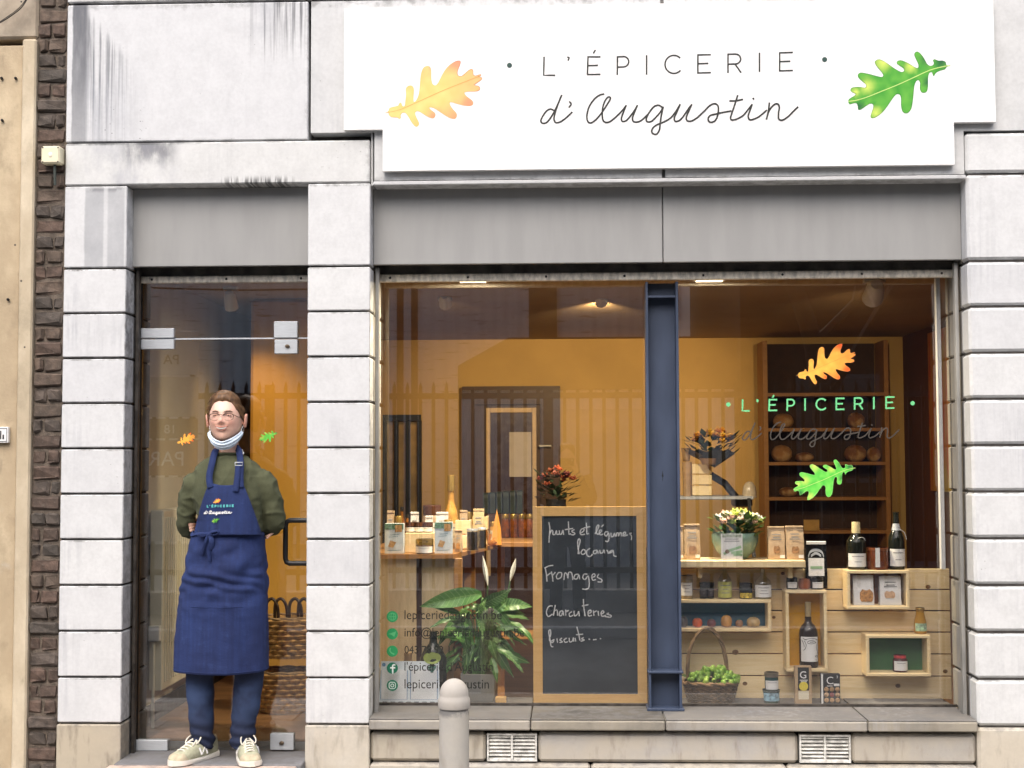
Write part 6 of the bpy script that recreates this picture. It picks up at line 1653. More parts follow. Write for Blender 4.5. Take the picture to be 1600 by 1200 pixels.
# ---- poster sheet leaning at the left, dark bottle behind
q0, q1 = at(592, 1107, .375), at(687, 1034, .375)
ps_ = thing('info_poster', 'white and light blue information sheet leaning inside the glass at lower left', 'poster', ((q0.x+q1.x)/2, .375, ZS+.001))
w_, h = q1.x-q0.x, q1.z-ZS-.001
pf = lambda u, v, l: (q0.x+u*w_, .372+.018*v-l, ZS+.001+v*h)
B().add([pf(0, 0, 0), pf(1, 0, 0), pf(.985, 1, 0), pf(.03, 1, 0), pf(0, 0, -.003), pf(1, 0, -.003), pf(.985, 1, -.003), pf(.03, 1, -.003)], [(0,1,2,3),(7,6,5,4),(0,4,5,1),(1,5,6,2),(2,6,7,3),(3,7,4,0)]).build('sheet', simple('pale_blue_sheet', (.82, .90, .95), .35, .05), ps_)
MBL = simple('blue_sheet_ink', (.14, .30, .52), .5, .1)
for u0, u1 in ((.03, .465), (.52, .96)):
    quad(ps_, pf, u0, .10, u1, .80, simple('white_sheet_panel', (.90, .93, .95), .35, .05), 'printed_page', .0006)
    strokes('page_border', [[(u0, .78), (u0, .10), (u1, .10), (u1, .78)]], .012, lambda u, v, l: pf(u, v, l+.0012), MBL, ps_, smooth=False)
strokes('printed_line', [[(.07+.13*i, .035), (.07+.13*i+.06, .035)] for i in range(7)], .022, lambda u, v, l: pf(u, v, l+.0006), simple('sheet_dark_ink', (.1, .12, .2), .5), ps_, smooth=False)
disc('printed_seal', (.075, .92), .03, lambda u, v, l: pf(u, .92+(v-.92)*w_/h, l+.0006), MBL, ps_)
t, cx, z0, w_, h = vessel('oil_bottle', 'dark bottle with yellow green oval label behind the information sheet', 'bottle', (654, 986, 700, fx(ZS+.001, 677, .455)), .455, [(.8, 0), (.9, .03), (.95, .45), (.9, .62), (.6, .74), (.30, .82), (.26, .86), (.26, .98), (.3, 1)], simple('black_green_glass', (.010, .016, .010), .15, .2), None)
f_ = wrap_map(cx, .455, z0, w_*.95, 0)
B().add([f_(.6*w_*math.cos(i*.2618), .64*h+.085*h*math.sin(i*.2618), .004) for i in range(24)], [tuple(range(24))]).build('oval_label', simple('yellow_green_oval', (.40, .50, .12), .6, .1), t)
wrap_label(t, cx, .455, z0, w_*.95, .38*h, .52*h, w_*.5, simple('teal_label', (.06, .22, .17), .6, .3, 60), lines=2)
wrap_label(t, cx, .455, z0, w_*.95, .12*h, .34*h, w_*.4, M_PAPER, lines=3)
lathe_thing('cork_jar', 'small brown cork topped jar just above the information sheet', 'jar', 630, 1020, 645, fx(ZS+.001, 637, .47), .47, [(.9, 0), (1, .05), (1, .8), (.8, .86), (.85, 1)], simple('brown_cork_jar', (.20, .12, .05), .5, .3))
# ---- peace lily
PY = .50
pc = at(748, 1100, PY)
lil = thing('peace_lily', 'peace lily with broad glossy leaves in a square grey pot', 'plant', (pc.x, PY, ZS+.001))
hw = 26.5*7.1/2200
zp = az(748, 1050, PY)
pot = B().add([(pc.x+sx*hw*k, PY+sy*hw*.95*k, z) for k, z in ((.88, ZS+.001), (1, zp), (.9, zp), (.86, zp-.02)) for sx, sy in ((-1, -1), (1, -1), (1, 1), (-1, 1))],
              [(0,1,5,4),(1,2,6,5),(2,3,7,6),(3,0,4,7),(4,5,9,8),(5,6,10,9),(6,7,11,10),(7,4,8,11),(8,9,13,12),(9,10,14,13),(10,11,15,14),(11,8,12,15),(3,2,1,0),(12,13,14,15)])
pot.build('pot', m_stone('grey_clay_pot', (.17, .17, .15), grime=.6, beige=.2), lil)
def m_lily():
    m = Mat('lily_leaf')
    n = m.noise(6, 4); v = m.noise(1.0, 3, (60, 60, 60))
    rn = m.rnd()
    c = m.mix(n.sm(.3, .7), (.045, .15, .025), (.11, .27, .05))
    c = m.mix(rn*.5, c, (.025, .085, .02))
    m.color(c).set(Roughness=.32); return m.m
MLIL = m_lily()
MVEIN = simple('pale_leaf_vein', (.30, .45, .16), .4, .1)
def lily_leaf(base, mid, tip, wd, roll=0.0, veins=False):
    """blade between mid and tip, stalk from base to mid"""
    base, mid, tip = Vector(base), Vector(mid), Vector(tip)
    b = B()
    d = tip-mid
    side = d.cross(Vector((0, -1, .35))).normalized()
    if side.length < .1: side = Vector((1, 0, 0))
    nrm = side.cross(d).normalized()
    side = (side*math.cos(roll)+nrm*math.sin(roll)).normalized(); nrm = side.cross(d).normalized()
    def P(a, t):
        c = mid+d*t+nrm*(.16*d.length*math.sin(math.pi*t*.8)) - Vector((0, 0, .10*d.length*t*t))
        w_ = wd*math.sin(math.pi*min(1, (t*.97+.03)**.75))**.85
        s = (a*2-1)
        return tuple(c+side*w_*s+nrm*(abs(s)*w_*.28+.004*math.sin(t*22)*abs(s)))
    b.grid(P, 9, 13)
    o = b.build('leaf', MLIL, lil, 80)
    B().tube([base, base.lerp(mid, .5)+Vector((0, 0, .015)), mid, Vector(P(.5, .3))], [.004, .0036, .003, .002], 6).build('leaf_stalk', ML_M, o, 60)
    b = B()
    if veins:
        for k in range(1, 11):
            t0 = k/12
            for s_ in (0, 1):
                p = [Vector(P(.5+(s_-.5)*u, min(.98, t0+.10*u)))-nrm*-.0012 for u in (0, .5, .92)]
                b.tube(p, .0010, 4)
    b.tube([Vector(P(.5, t/12))+nrm*.001 for t in range(13)], .0014, 4)
    b.build('leaf_vein', MVEIN, o)
A = lambda x, y, Y: tuple(at(x, y, Y))
bs = (pc.x, PY, zp-.015)
lily_leaf(bs, A(752, 928, .47), A(656, 938, .44), .046, .25, True)
lily_leaf(bs, A(752, 945, .46), A(798, 912, .44), .034, -.6, True)
lily_leaf(bs, A(775, 950, .47), A(833, 945, .46), .034, .2, True)
lily_leaf(bs, A(758, 975, .44), A(765, 930, .42), .038, 1.0, True)
rl = random.Random(17)
for i in range(84):
    a = rl.uniform(-1.0, 1.0)
    mx_, my_ = 750+a*34+rl.uniform(-10, 10), rl.uniform(940, 1030)
    tx, ty = mx_+a*44+rl.uniform(-14, 14), my_+rl.uniform(-20, 50)
    Y0_ = rl.uniform(.44, .56)
    lily_leaf((bs[0]+a*.03, PY+rl.uniform(-.03, .03), bs[2]), A(mx_, my_, Y0_), A(tx, ty, Y0_+rl.uniform(-.05, .05)), rl.uniform(.013, .025), rl.uniform(-.9, .9), i % 3 == 0)
for p0, p1, p2 in (((760, 985), (762, 915), (754, 868)), ((780, 990), (797, 908), (806, 872))):
    a_, m_, c_ = Vector(at(*p0, .49)), Vector(at(*p1, .49)), Vector(at(*p2, .49))
    st_o = B().tube([bs, a_, m_], .0032, 6).build('flower_stalk', ML_M, lil, 60)
    d = c_-m_
    sd = Vector((1, 0, 0))
    B().grid(lambda a, t: tuple(m_+d*t+sd*(.012*math.sin(math.pi*min(1, t*.95+.05))*(a*2-1))+Vector((0, .012*abs(a*2-1), 0))), 7, 9).build('white_spathe', simple('white_spathe', (.74, .75, .68), .5, .05), st_o, 70)
o = bxp(B(), 774, 1097, 791, 1106, .40, .43, .002)
o.v = [(x, y, z-min(0, 0)) for x, y, z in o.v]
z_min = min(v[2] for v in o.v)
o.v = [(x, y, z-z_min+ZS+.001) for x, y, z in o.v]
tag(o.build('wood_offcut', M_BEECH, None), 'small orange wood offcut on the sill beside the grey pot', 'wood block')

# ================================================================== behind the glass door: radiator and shopping baskets
rd = thing('radiator', 'white panel radiator on the left wall behind the glass door', 'radiator', (RX0, .75, .36))
M_RAD = simple('radiator_enamel', (.66, .62, .50), .4, .04)
B().box(RX0+.03, RX0+.10, .75, 1.75, .36, 1.30, .006).build('panel', M_RAD, rd)
for k in range(22): B().box(RX0+.1003, RX0+.106, .79+k*.043, .81+k*.043, .40, 1.26, .002).build('rib', M_RAD, rd)
B().box(RX0+.035, RX0+.095, .715, .748, .62, .70, .004).build('thermostat', M_WHITE, rd)
B().tube([(RX0+.06, .73, RZ0+.002), (RX0+.06, .73, .62)], .009, 8).build('pipe', M_RAD, rd, 50)
M_BSK = simple('honey_wicker', (.40, .22, .07), .6, .4, 40)
for i, (px, Y, zb, L) in enumerate(((452, 1.25, RZ0+.30, 'upper honey coloured wicker shopping basket behind the door'), (446, 1.25, RZ0+.004, 'lower honey coloured wicker shopping basket on the floor behind the door'))):
    q_ = at(px, 1000, Y)
    t = wicker('shopping_basket', L, q_.x, Y, zb, .13, .10, .17, .13, .22, 8, 16, .005, M_BSK)
    if i == 0:
        for dx in (-.08, -.03, .05, .1):
            B().tube(smoothline([(q_.x+dx-.035, Y-.08, zb+.21), (q_.x+dx-.03, Y-.09, zb+.30), (q_.x+dx, Y-.09, zb+.33), (q_.x+dx+.03, Y-.09, zb+.29), (q_.x+dx+.035, Y-.08, zb+.21)], 5), .009, 7).build('handle', simple('dark_leather', (.045, .022, .012), .5, .3), t, 60)
# ================================================================== the shopkeeper in the doorway
PYD = .0
pp = at(352, 1186, PYD)
man = thing('person', 'smiling person in olive sweater, blue apron, glasses and lowered face mask standing in the doorway', 'person', (pp.x, PYD, Z_STEP))
def W(x, y, dy=0.0): return Vector(at(x, y, PYD+dy))
K = 6.6/2200
def ell_ring(c, a, b, n=28, p=2.3, tilt=0.0):
    """squarish oval ring in the horizontal plane"""
    out = []
    for i in range(n):
        t = 2*math.pi*i/n
        cs, sn = math.cos(t), math.sin(t)
        x = a*math.copysign(abs(cs)**(2/p), cs); y = b*math.copysign(abs(sn)**(2/p), sn)
        out.append((c[0]+x, c[1]+y, c[2]+tilt*y))
    return out
def remesh(o, vox, smooth_it=4, fac=.6):
    m = o.modifiers.new('r', 'REMESH'); m.mode = 'VOXEL'; m.voxel_size = vox
    s = o.modifiers.new('s', 'SMOOTH'); s.iterations = smooth_it; s.factor = fac
    me = apply_mods(o)
    me.polygons.foreach_set('use_smooth', [True]*len(me.polygons))
    return me
def displace(me, fn):
    n = len(me.vertices)
    co = np.empty(n*3); me.vertices.foreach_get('co', co); co = co.reshape(-1, 3)
    no = np.empty(n*3); me.vertices.foreach_get('normal', no); no = no.reshape(-1, 3)
    for i in range(n): co[i] += no[i]*fn(co[i])
    me.vertices.foreach_set('co', co.ravel()); me.update()
nz = lambda p, s: mnoise.noise(Vector((p[0]*s[0], p[1]*s[1], p[2]*s[2])))
HC = W(353.5, 655, -.015)                        # head centre
HW, HD, HH = .076, .098, .128
def head_shape(d):
    """direction -> point of the head surface, face towards -y"""
    x, y, z = d
    px, py, pz = x*HW, y*HD, z*HH
    if z < 0:
        t = -z
        px *= 1-.21*t**1.9
        py = py*(1-.12*t) if y > 0 else py*(1-.02*t)
        if y > 0: py *= 1-.25*t; 
    if z > .3: px *= 1+.03*(z-.3)
    if y < 0:
        f = -y
        py = -HD*(f**.80)*(.97 if abs(x) < .5 else .97-.06*(abs(x)-.5))
        g = lambda cx, cz, sx, sz: math.exp(-((px-cx)/sx)**2-((pz-cz)/sz)**2)
        py -= .021*g(0, -.013, .010, .011)*f + .013*g(0, .005, .008, .020)*f
        py -= .006*(g(.012, -.017, .006, .007)+g(-.012, -.017, .006, .007))
        py += .0060*(g(.030, .016, .016, .009)+g(-.030, .016, .016, .009))
        py -= .004*g(0, .036, .045, .010)
        py -= .0080*(g(.038, -.018, .018, .015)+g(-.038, -.018, .018, .015))
        py -= .006*g(0, -.043, .024, .014)
        py -= .009*g(0, -.088, .022, .016)
        py += .004*g(0, -.062, .024, .006)
    return Vector((HC.x+px, HC.y+py, HC.z+pz))
def head_bld():
    b = B()
    nu, nv = 72, 56
    vs_, fs_ = [], []
    for j in range(nv+1):
        t = -math.pi/2+math.pi*j/nv
        for i in range(nu):
            a = 2*math.pi*i/nu
            vs_.append(head_shape((math.cos(t)*math.cos(a), math.cos(t)*math.sin(a), math.sin(t))))
    for j in range(nv):
        for i in range(nu):
            k = (i+1) % nu
            fs_.append((j*nu+i, j*nu+k, (j+1)*nu+k, (j+1)*nu+i))
    return b.add(vs_, fs_)
hb_ = head_bld()
for s_ in (-1, 1):                                # ears
    ec = HC+Vector((s_*.083, .008, -.008))
    rs = []
    for k in range(9):
        t = -1+2*k/8
        ww = math.sqrt(max(0.02, 1-t*t))
        rs.append([(ec.x+s_*(.004+.006*(t+1)*.5)+math.cos(a)*.0075, ec.y+math.sin(a)*.019*ww*(1+.25*t), ec.z+t*.033) for a in [2*math.pi*q/10 for q in range(10)]])
    hb_.rings(rs)
hb_.tube([W(354, 668, .03), W(354, 690, .03), W(354, 710, .028), W(355, 740, .03)], [.056, .055, .060, .075], 20)
# trunk and legs under the clothes, arms folded behind the back
hb_.rings([ell_ring(W(356, y, .02), a*K, b) for y, a, b in ((722, 36, .06), (745, 52, .08), (800, 46, .09), (860, 44, .09), (930, 50, .095), (960, 44, .09))])
for s_, x0, x1, x2 in ((-1, 330, 313, 316), (1, 380, 388, 381)):
    hb_.tube([W(x0, 935, .02), W(x1, 1050, .02), W(x2, 1120, .03), W(x2, 1158, .04)], [.07, .05, .042, .036], 14)
arms = {-1: [W(318, 746, .02), W(297, 778, .022), W(292, 820, .062), W(322, 836, .14), W(356, 838, .175)], 1: [W(398, 746, .02), W(421, 778, .022), W(426, 820, .065), W(394, 831, .15), W(364, 834, .185)]}
for s_ in (-1, 1): hb_.tube(smoothline([tuple(p) for p in arms[s_]], 4), [.034-.0005*i for i in range(17)], 12)
def hand(wr, palm, tips, thumb, r_=.0085):
    """palm from wrist, four fingers of unequal length and a thumb leaving the side"""
    wr, palm = Vector(wr), Vector(palm)
    hb_.tube([wr, wr.lerp(palm, .4), palm], [.026, .036, .034], 12, True, .5)
    for i, (k0, k1, k2) in enumerate(tips):
        hb_.tube(smoothline([tuple(palm.lerp(wr, .25)), k0, k1, k2], 4), [r_*(1.1-.02*j) for j in range(13)], 8)
    hb_.tube(smoothline([tuple(wr.lerp(palm, .25)), *thumb], 4), r_*1.12, 8)
# hand of the one arm laid round the other arm's elbow: fingers show at the viewer's left
hand(arms[1][-1], W(314, 828, .145), [(W(307, 813+5.0*i, .07), W(300.5, 814+4.8*i, .022), W(293.5+1.0*i, 817+4.4*i, .004+.004*i)) for i in range(4)], [W(318, 806, .10), W(308, 802, .08)])
hand(arms[-1][-1], W(398, 832, .15), [(W(410, 828+3.5*i, .10), W(420-1.5*i, 830+3.3*i, .075), W(427-3*i, 832+2.6*i, .035)) for i in range(4)], [W(396, 822, .12), W(404, 818, .10)])
body = hb_.build('body', None, man)
me = remesh(body, .0036, 2, .5)
ca = me.color_attributes.new('Col', 'FLOAT_COLOR', 'POINT')
lo = wloc(man)
for v in me.vertices:
    p = v.co+lo-HC
    c = (.74, .46, .35)
    n = mnoise.noise(p*60)*.05
    c = tuple(q*(1+n) for q in c)
    if p.y < .02:
        g = lambda cx, cz, sx, sz: math.exp(-((p.x-cx)/sx)**2-((p.z-cz)/sz)**2)
        c = lerp3(c, (.70, .30, .22), .5*(g(.042, -.018, .020, .018)+g(-.042, -.018, .020, .018))+.6*g(0, -.018, .015, .012))
        c = lerp3(c, (.82, .58, .47), .8*g(0, .065, .05, .03))
        beard = max(0, min(1, (-.045-p.z)/.03))*.22 + .22*g(0, -.031, .028, .006)
        c = lerp3(c, (.44, .24, .16), min(.5, beard))
        c = lerp3(c, (.52, .15, .12), .8*g(0, -.0525, .026, .0042)+.6*g(0, -.038, .026, .0035))
        c = lerp3(c, (.40, .17, .11), .6*(g(.011, -.0245, .005, .003)+g(-.011, -.0245, .005, .003)))
    if abs(p.x) > .080 and p.z > -.06: c = lerp3(c, (.68, .28, .20), .5)
    ca.data[v.index].color = (*c, 1)
ms = Mat('skin')
an = ms.nt.nodes.new("ShaderNodeVertexColor"); an.layer_name = 'Col'
ms.color(S(ms.nt, an.outputs[0])).set(Roughness=.5).bump(ms.noise(300, 3), .0006)
ms.b.inputs['Subsurface Weight'].default_value = .08
ms.b.inputs['Subsurface Radius'].default_value = (.01, .004, .002)
me.materials.clear(); me.materials.append(ms.m)
# face pieces
def hp(x, z, out=.0):
    """point on the face at sideways x and height z from the head centre"""
    best = None
    lo_, hi_ = 0.0, 1.0
    # direction whose shape lands on (x, z)
    dz = max(-.98, min(.98, z/HH)); dx = x/HW
    if dz < 0: dx /= 1-.21*(-dz)**1.9
    dx = max(-.95, min(.95, dx))
    r2 = dz*dz+dx*dx
    dy = -math.sqrt(max(.02, 1-r2))
    p = head_shape((dx, dy, dz))
    return Vector((HC.x+x, p.y-out, HC.z+z))
M_MOUTH, M_TEETH = simple('mouth_inside', (.10, .02, .018), .5), simple('teeth', (.80, .76, .68), .25, .03)
b = B(); pt = []
up = [hp(x, -.0425+.007*(abs(x)/.030)**2, .0022) for x in np.linspace(-.031, .031, 11)]
dn = [hp(x, -.0525+.0165*(abs(x)/.030)**2, .0022) for x in np.linspace(-.031, .031, 11)]
B().add(up+dn, [(i, i+1, 12+i, 11+i) for i in range(10)]).build('mouth', M_MOUTH, man)
up = [hp(x, -.0430+.007*(abs(x)/.028)**2, .0034) for x in np.linspace(-.025, .025, 9)]
dn = [hp(x, -.0492+.0115*(abs(x)/.028)**2, .0034) for x in np.linspace(-.025, .025, 9)]
B().add(up+dn, [(i, i+1, 10+i, 9+i) for i in range(8)]).build('teeth', M_TEETH, man)
M_LIP = simple('lip', (.56, .25, .19), .4, .1)
B().tube([hp(x, -.0402+.009*(abs(x)/.03)**2, .0012) for x in np.linspace(-.030, .030, 13)], [.0010]+[.0019]*11+[.0010], 7).build('upper_lip', M_LIP, man, 60)
B().tube([hp(x, -.0540+.0215*(abs(x)/.03)**2, .0014) for x in np.linspace(-.028, .028, 13)], [.001]+[.0026]*11+[.001], 7).build('lower_lip', M_LIP, man, 60)
M_EYE, M_IRIS, M_LID = simple('eye_white', (.62, .58, .54), .2, .03), simple('iris', (.03, .025, .02), .15), simple('eyelid_skin', (.66, .38, .28), .5, .06)
M_HAIR = simple('brown_hair', (.12, .062, .027), .5, .45, 90, st=(1, 1, .2))
for s_ in (-1, 1):
    ec = hp(s_*.031, .015, -.003)
    e = B().ell(ec, .0115, .008, .0048, 14, 8).build('eye', M_EYE, man, 60)
    B().ell(ec+Vector((0, -.0058, -.0004)), .0046, .003, .0044, 12, 6).build('iris', M_IRIS, e, 60)
    B().tube([ec+Vector((x, -.0070+.45*abs(x)**1.2, .0038-.30*abs(x)**1.15)) for x in np.linspace(-.014, .014, 9)], [.001]+[.0030]*7+[.001], 7).build('upper_lid', M_LID, e, 60)
    B().tube([ec+Vector((x, -.0066+.45*abs(x)**1.2, -.0048+.22*abs(x)**1.1)) for x in np.linspace(-.014, .014, 9)], [.001]+[.0026]*7+[.001], 7).build('lower_lid', M_LID, e, 60)
    B().tube([hp(s_*x, .0315+.005*math.sin((x-.014)/.034*math.pi), .0015) for x in np.linspace(.013, .049, 9)], [.0015]+[.0030]*6+[.002, .001], 6, True, .6).build('eyebrow', M_HAIR, man, 60)
# hair: a cap following the skull with a side-swept front, plus locks that break its outline
def hair_line(a):
    """lowest hair height (share of head) for a compass angle, -90 deg is the face"""
    d = abs(((math.degrees(a)+90+180) % 360)-180)
    if d < 34: return .62+.03*math.sin(d*.12)
    if d < 58: return .63+(.04*math.sin((d-34)/24*math.pi))-(d-34)/24*.33
    if d < 82: return .30-(d-62)/20*.30
    if d < 100: return -.0-(d-82)/18*.05
    if d < 118: return .10
    return -.42
hr = B(); nu, nv = 64, 18; vs_, fs_ = [], []
for j in range(nv+1):
    for i in range(nu):
        a = 2*math.pi*i/nu
        z0 = hair_line(a)
        z = z0+(.999-z0)*(j/nv)
        r_ = math.sqrt(max(0, 1-z*z))
        d = Vector((r_*math.cos(a), r_*math.sin(a), z))
        p = head_shape(d)
        th = (.003+.006*min(1, j/4))*(1+.5*nz(p, (30, 30, 30)))
        if d.y < -.2 and z > .6: th += .004*(1+nz(p, (50, 14, 30)))
        if abs(d.x) > .55 and z < .62: th *= .55
        if j == 0: th = .0005
        vs_.append(p+(p-HC).normalized()*th)
for j in range(nv):
    for i in range(nu):
        k = (i+1) % nu
        fs_.append((j*nu+i, j*nu+k, (j+1)*nu+k, (j+1)*nu+i))
hr.add(vs_, fs_)
hair = hr.build('hair', M_HAIR, man, 80)
lk_ = B(); rh = random.Random(2)
for i in range(1500):
    a = rh.uniform(0, 2*math.pi); z0 = hair_line(a)
    z = min(.995, z0+(1-z0)*rh.uniform(.02, .98)); r_ = math.sqrt(1-z*z)
    d = Vector((r_*math.cos(a), r_*math.sin(a), z)); p = head_shape(d)
    nrm = (p-HC).normalized(); p = p+nrm*(.006 if z > .6 else .0025)
    if z > .55: t = Vector((-.9+rh.uniform(-.25, .25), .25 if d.y < 0 else .5, .05))
    else: t = Vector((rh.uniform(-.2, .2), .45, -.8))
    t = (t-nrm*t.dot(nrm)).normalized()
    if z < z0+.06: continue
    L = rh.uniform(.018, .036)
    lk_.tube([p-nrm*.003, p+t*L*.5+nrm*(.0035 if z > .6 else .001), p+t*L-nrm*.0005], [.0012, .0012, .0003], 4)
tag(lk_.build('hair_locks', simple('brown_hair_light', (.15, .080, .036), .45, .5, 60), hair), kind='stuff')
# glasses
M_RIM = simple('dark_thin_rim', (.05, .028, .022), .3, .2, metal=.5)
gl = B()
for s_ in (-1, 1):
    gc = hp(s_*.032, .010, .012)
    rim = []
    for i in range(29):
        t = 2*math.pi*i/28
        cx_, cz_ = math.copysign(abs(math.cos(t))**.75, math.cos(t))*.0245, math.copysign(abs(math.sin(t))**.75, math.sin(t))*.0155
        rim.append((gc.x+cx_, gc.y+.003*(cx_*s_/.0245 > 0)*abs(cx_)/.0245, gc.z+cz_-.002))
    gl.tube(rim[:15], .0017, 6)
    gl.tube(rim[14:], .0009, 5)
    gl.tube([(gc.x+s_*.0245, gc.y+.002, gc.z+.008), (HC.x+s_*.070, HC.y-.060, HC.z+.008), (HC.x+s_*.083, HC.y+.008, HC.z+.010)], .0015, 5)
bridge0, bridge1 = hp(-.0085, .012, .012), hp(.0085, .012, .012)
gl.tube([bridge0+Vector((0, .001, .004)), hp(0, .015, .006)+Vector((0, -.005, .004)), bridge1+Vector((0, .001, .004))], .0015, 5)
glo = gl.build('glasses', M_RIM, man, 60)
for s_ in (-1, 1):
    gc = hp(s_*.032, .010, .012)
    B().add([(gc.x+math.copysign(abs(math.cos(t))**.75, math.cos(t))*.0240, gc.y+.0005, gc.z-.002+math.copysign(abs(math.sin(t))**.75, math.sin(t))*.0150) for t in [2*math.pi*i/24 for i in range(24)]], [tuple(range(24))]).build('lens', glass_mat('spectacle_lens', (.98, .98, .98), .04), glo)
# mask under the chin
M_MASK = simple('pale_blue_mask', (.60, .70, .80), .8, .05, 30, bump=.001, bscale=50)
def mask_p(a, v):
    th = (a*2-1)*1.32
    sx, cy_ = math.sin(th), math.cos(th)
    zt = -.106+.052*abs(a*2-1)**1.5; zb = -.146+.066*abs(a*2-1)**2.0
    z = zt+(zb-zt)*v
    bow = math.sin(math.pi*v)
    rx, ry = .070+.010*bow+.006*abs(a*2-1), .093+.010*bow-.028*v
    pl_ = .0026*math.sin(v*19)+.003*mnoise.noise(Vector((a*9, v*5, 2)))
    return (HC.x+sx*(rx+pl_), HC.y+.010-cy_*(ry+pl_), HC.z+z)
B().grid(mask_p, 29, 15).build('face_mask', M_MASK, man, 70)
mk = [o for o in man.children if o.name.startswith('face_mask')][0]
for s_ in (-1, 1):
    e0, e1 = Vector(mask_p(.5+.5*s_, 0)), Vector(mask_p(.5+.5*s_, 1))
    B().tube(smoothline([tuple(e0), (HC.x+s_*.079, HC.y+.0, HC.z-.035), (HC.x+s_*.084, HC.y+.028, HC.z-.005), (HC.x+s_*.080, HC.y+.03, HC.z-.035), tuple(e1)], 5), .0013, 5).build('ear_loop', M_WHITE, mk, 60)

# ---- olive sweater
TR = [(707.5, 354, 20.5, .060, .028), (711, 354.5, 22.5, .064, .026), (715, 355, 33, .072, .024), (722, 356, 45, .084, .022), (733, 357, 54, .096, .022), (748, 358, 60, .108, .02), (770, 359, 59, .115, .015), (790, 359, 53, .118, .013), (815, 360, 50, .120, .012), (840, 359, 51, .122, .012), (872, 358, 57, .126, .012), (900, 357, 59, .128, .012)]
def tr_at(py):
    for a, b_ in zip(TR[:-1], TR[1:]):
        if a[0] <= py <= b_[0]:
            t = (py-a[0])/(b_[0]-a[0]); return [a[i]+(b_[i]-a[i])*t for i in range(5)]
    return list(TR[0] if py < TR[0][0] else TR[-1])
sw = B().rings([ell_ring(W(x, y, yc), a*K, b_) for y, x, a, b_, yc in TR])
for s_, pts, rr in ((-1, [(322, 742, .02), (306, 753, .015), (296, 776, .02), (292, 800, .03), (291.5, 821, .06), (312, 834, .12), (346, 838, .17)], [.046, .055, .051, .048, .048, .042, .036]),
                    (1, [(394, 742, .02), (411, 753, .015), (422, 776, .02), (427.5, 800, .03), (427, 820, .06), (404, 828, .13), (376, 832, .175)], [.046, .056, .054, .051, .050, .043, .036])):
    p = smoothline([tuple(W(*q)) for q in pts], 5)
    r_ = smoothline([(q, 0) for q in rr], 5)
    sw.tube(p, [q[0] for q in r_], 18)
swo = sw.build('sweater', None, man)
me = remesh(swo, .0065, 7, .6)
def fold(p):
    q = Vector(p)+lo
    arm = 1.0 if abs(q.x-pp.x-.02) > .165 else .45
    f = .0075*arm*math.sin(q.z*70+6*nz(q, (5, 5, 9))+q.x*25)*max(0, nz(q, (7, 7, 7))+.35)
    rd = lambda s, o: max(0, 1-abs(nz(q+Vector((o, o, o)), s))*2.2)**3
    cr_ = .0075*rd((9, 6, 13), 3)*(1 if arm > .9 else .45)+.004*rd((16, 12, 9), 8)
    elbow = max(0, 1-abs(q.z-1.10)/.10)*(arm > .9)
    return f*.7+cr_-.004+.003*nz(q, (11, 11, 14))+.0018*nz(q, (35, 35, 40))+elbow*.006*math.sin(q.z*150+q.x*60+4*nz(q, (12, 12, 12)))
displace(me, fold)
msw = Mat('olive_knit')
n1 = msw.noise(420, 2, (1, 1, .6)); n2 = msw.noise(9, 4)
msw.color(msw.mix((n1*.5+n2*.6).sm(.3, .8), (.040, .046, .022), (.088, .094, .048))).set(Roughness=.92).bump(n1, .0012)
me.materials.clear(); me.materials.append(msw.m)
B().tube([tuple(Vector(q)+Vector((0, 0, .001))) for q in ell_ring(W(354, 709.5, .027), 21.5*K, .062, 40)]+[tuple(Vector(ell_ring(W(354, 709.5, .027), 21.5*K, .062, 40)[0])+Vector((0, 0, .001)))], .0065, 8).build('ribbed_collar', msw.m, swo, 60)
B().tube([W(378, 703, .0), W(380, 708, .01), W(378, 712, -.012)], [.004, .006, .003], 6).build('shirt_edge', M_WHITE, swo, 60)

# ---- jeans
def m_denim():
    m = Mat('dark_denim')
    n = m.noise(1.0, 3, (260, 260, 420)); b_ = m.noise(7, 4)
    c = m.mix((n*.4+b_*.7).sm(.3, .8), (.004, .008, .028), (.012, .022, .062))
    x, y, z = m.xyz('World')
    kn_ = z.sm(.30, .40)*z.sm(.58, .48)*m.noise(5, 4).sm(.35, .6)
    c = m.mix(kn_*.55, c, (.045, .085, .20))
    m.color(c).set(Roughness=.85).bump(n, .0008); return m.m
jn = B()
jn.rings([ell_ring(W(355, y, .02), a*K, b_) for y, a, b_ in ((880, 50, .105), (930, 55, .115), (980, 56, .115))])
for pts, rr in (([(334, 950, .02), (314, 1040, .02), (313, 1085, .015), (315, 1128, .03), (316, 1158, .035), (316.5, 1170, .035)], [.090, .068, .064, .056, .058, .059]), ([(376, 950, .02), (389, 1040, .02), (386, 1085, .015), (381, 1128, .03), (380, 1158, .035), (379.5, 1170, .035)], [.090, .072, .067, .058, .060, .061])):
    jn.tube(smoothline([tuple(W(*q)) for q in pts], 5), [q[0] for q in smoothline([(q, 0) for q in rr], 5)], 20)
jno = jn.build('jeans', None, man)
me = remesh(jno, .0065, 4, .5)
def jf(p):
    q = Vector(p)+lo
    k = max(0, min(1, (.46-(q.z-Z_STEP))/.2))
    low = max(0, min(1, (.22-(q.z-Z_STEP))/.12))
    return .0055*low*math.sin(q.z*120+5*nz(q, (9, 9, 9))+q.x*30) + .005*nz(q, (9, 9, 16))*(.4+k) + .004*low*nz(q, (24, 24, 40))
displace(me, jf)
me.materials.clear(); me.materials.append(m_denim())

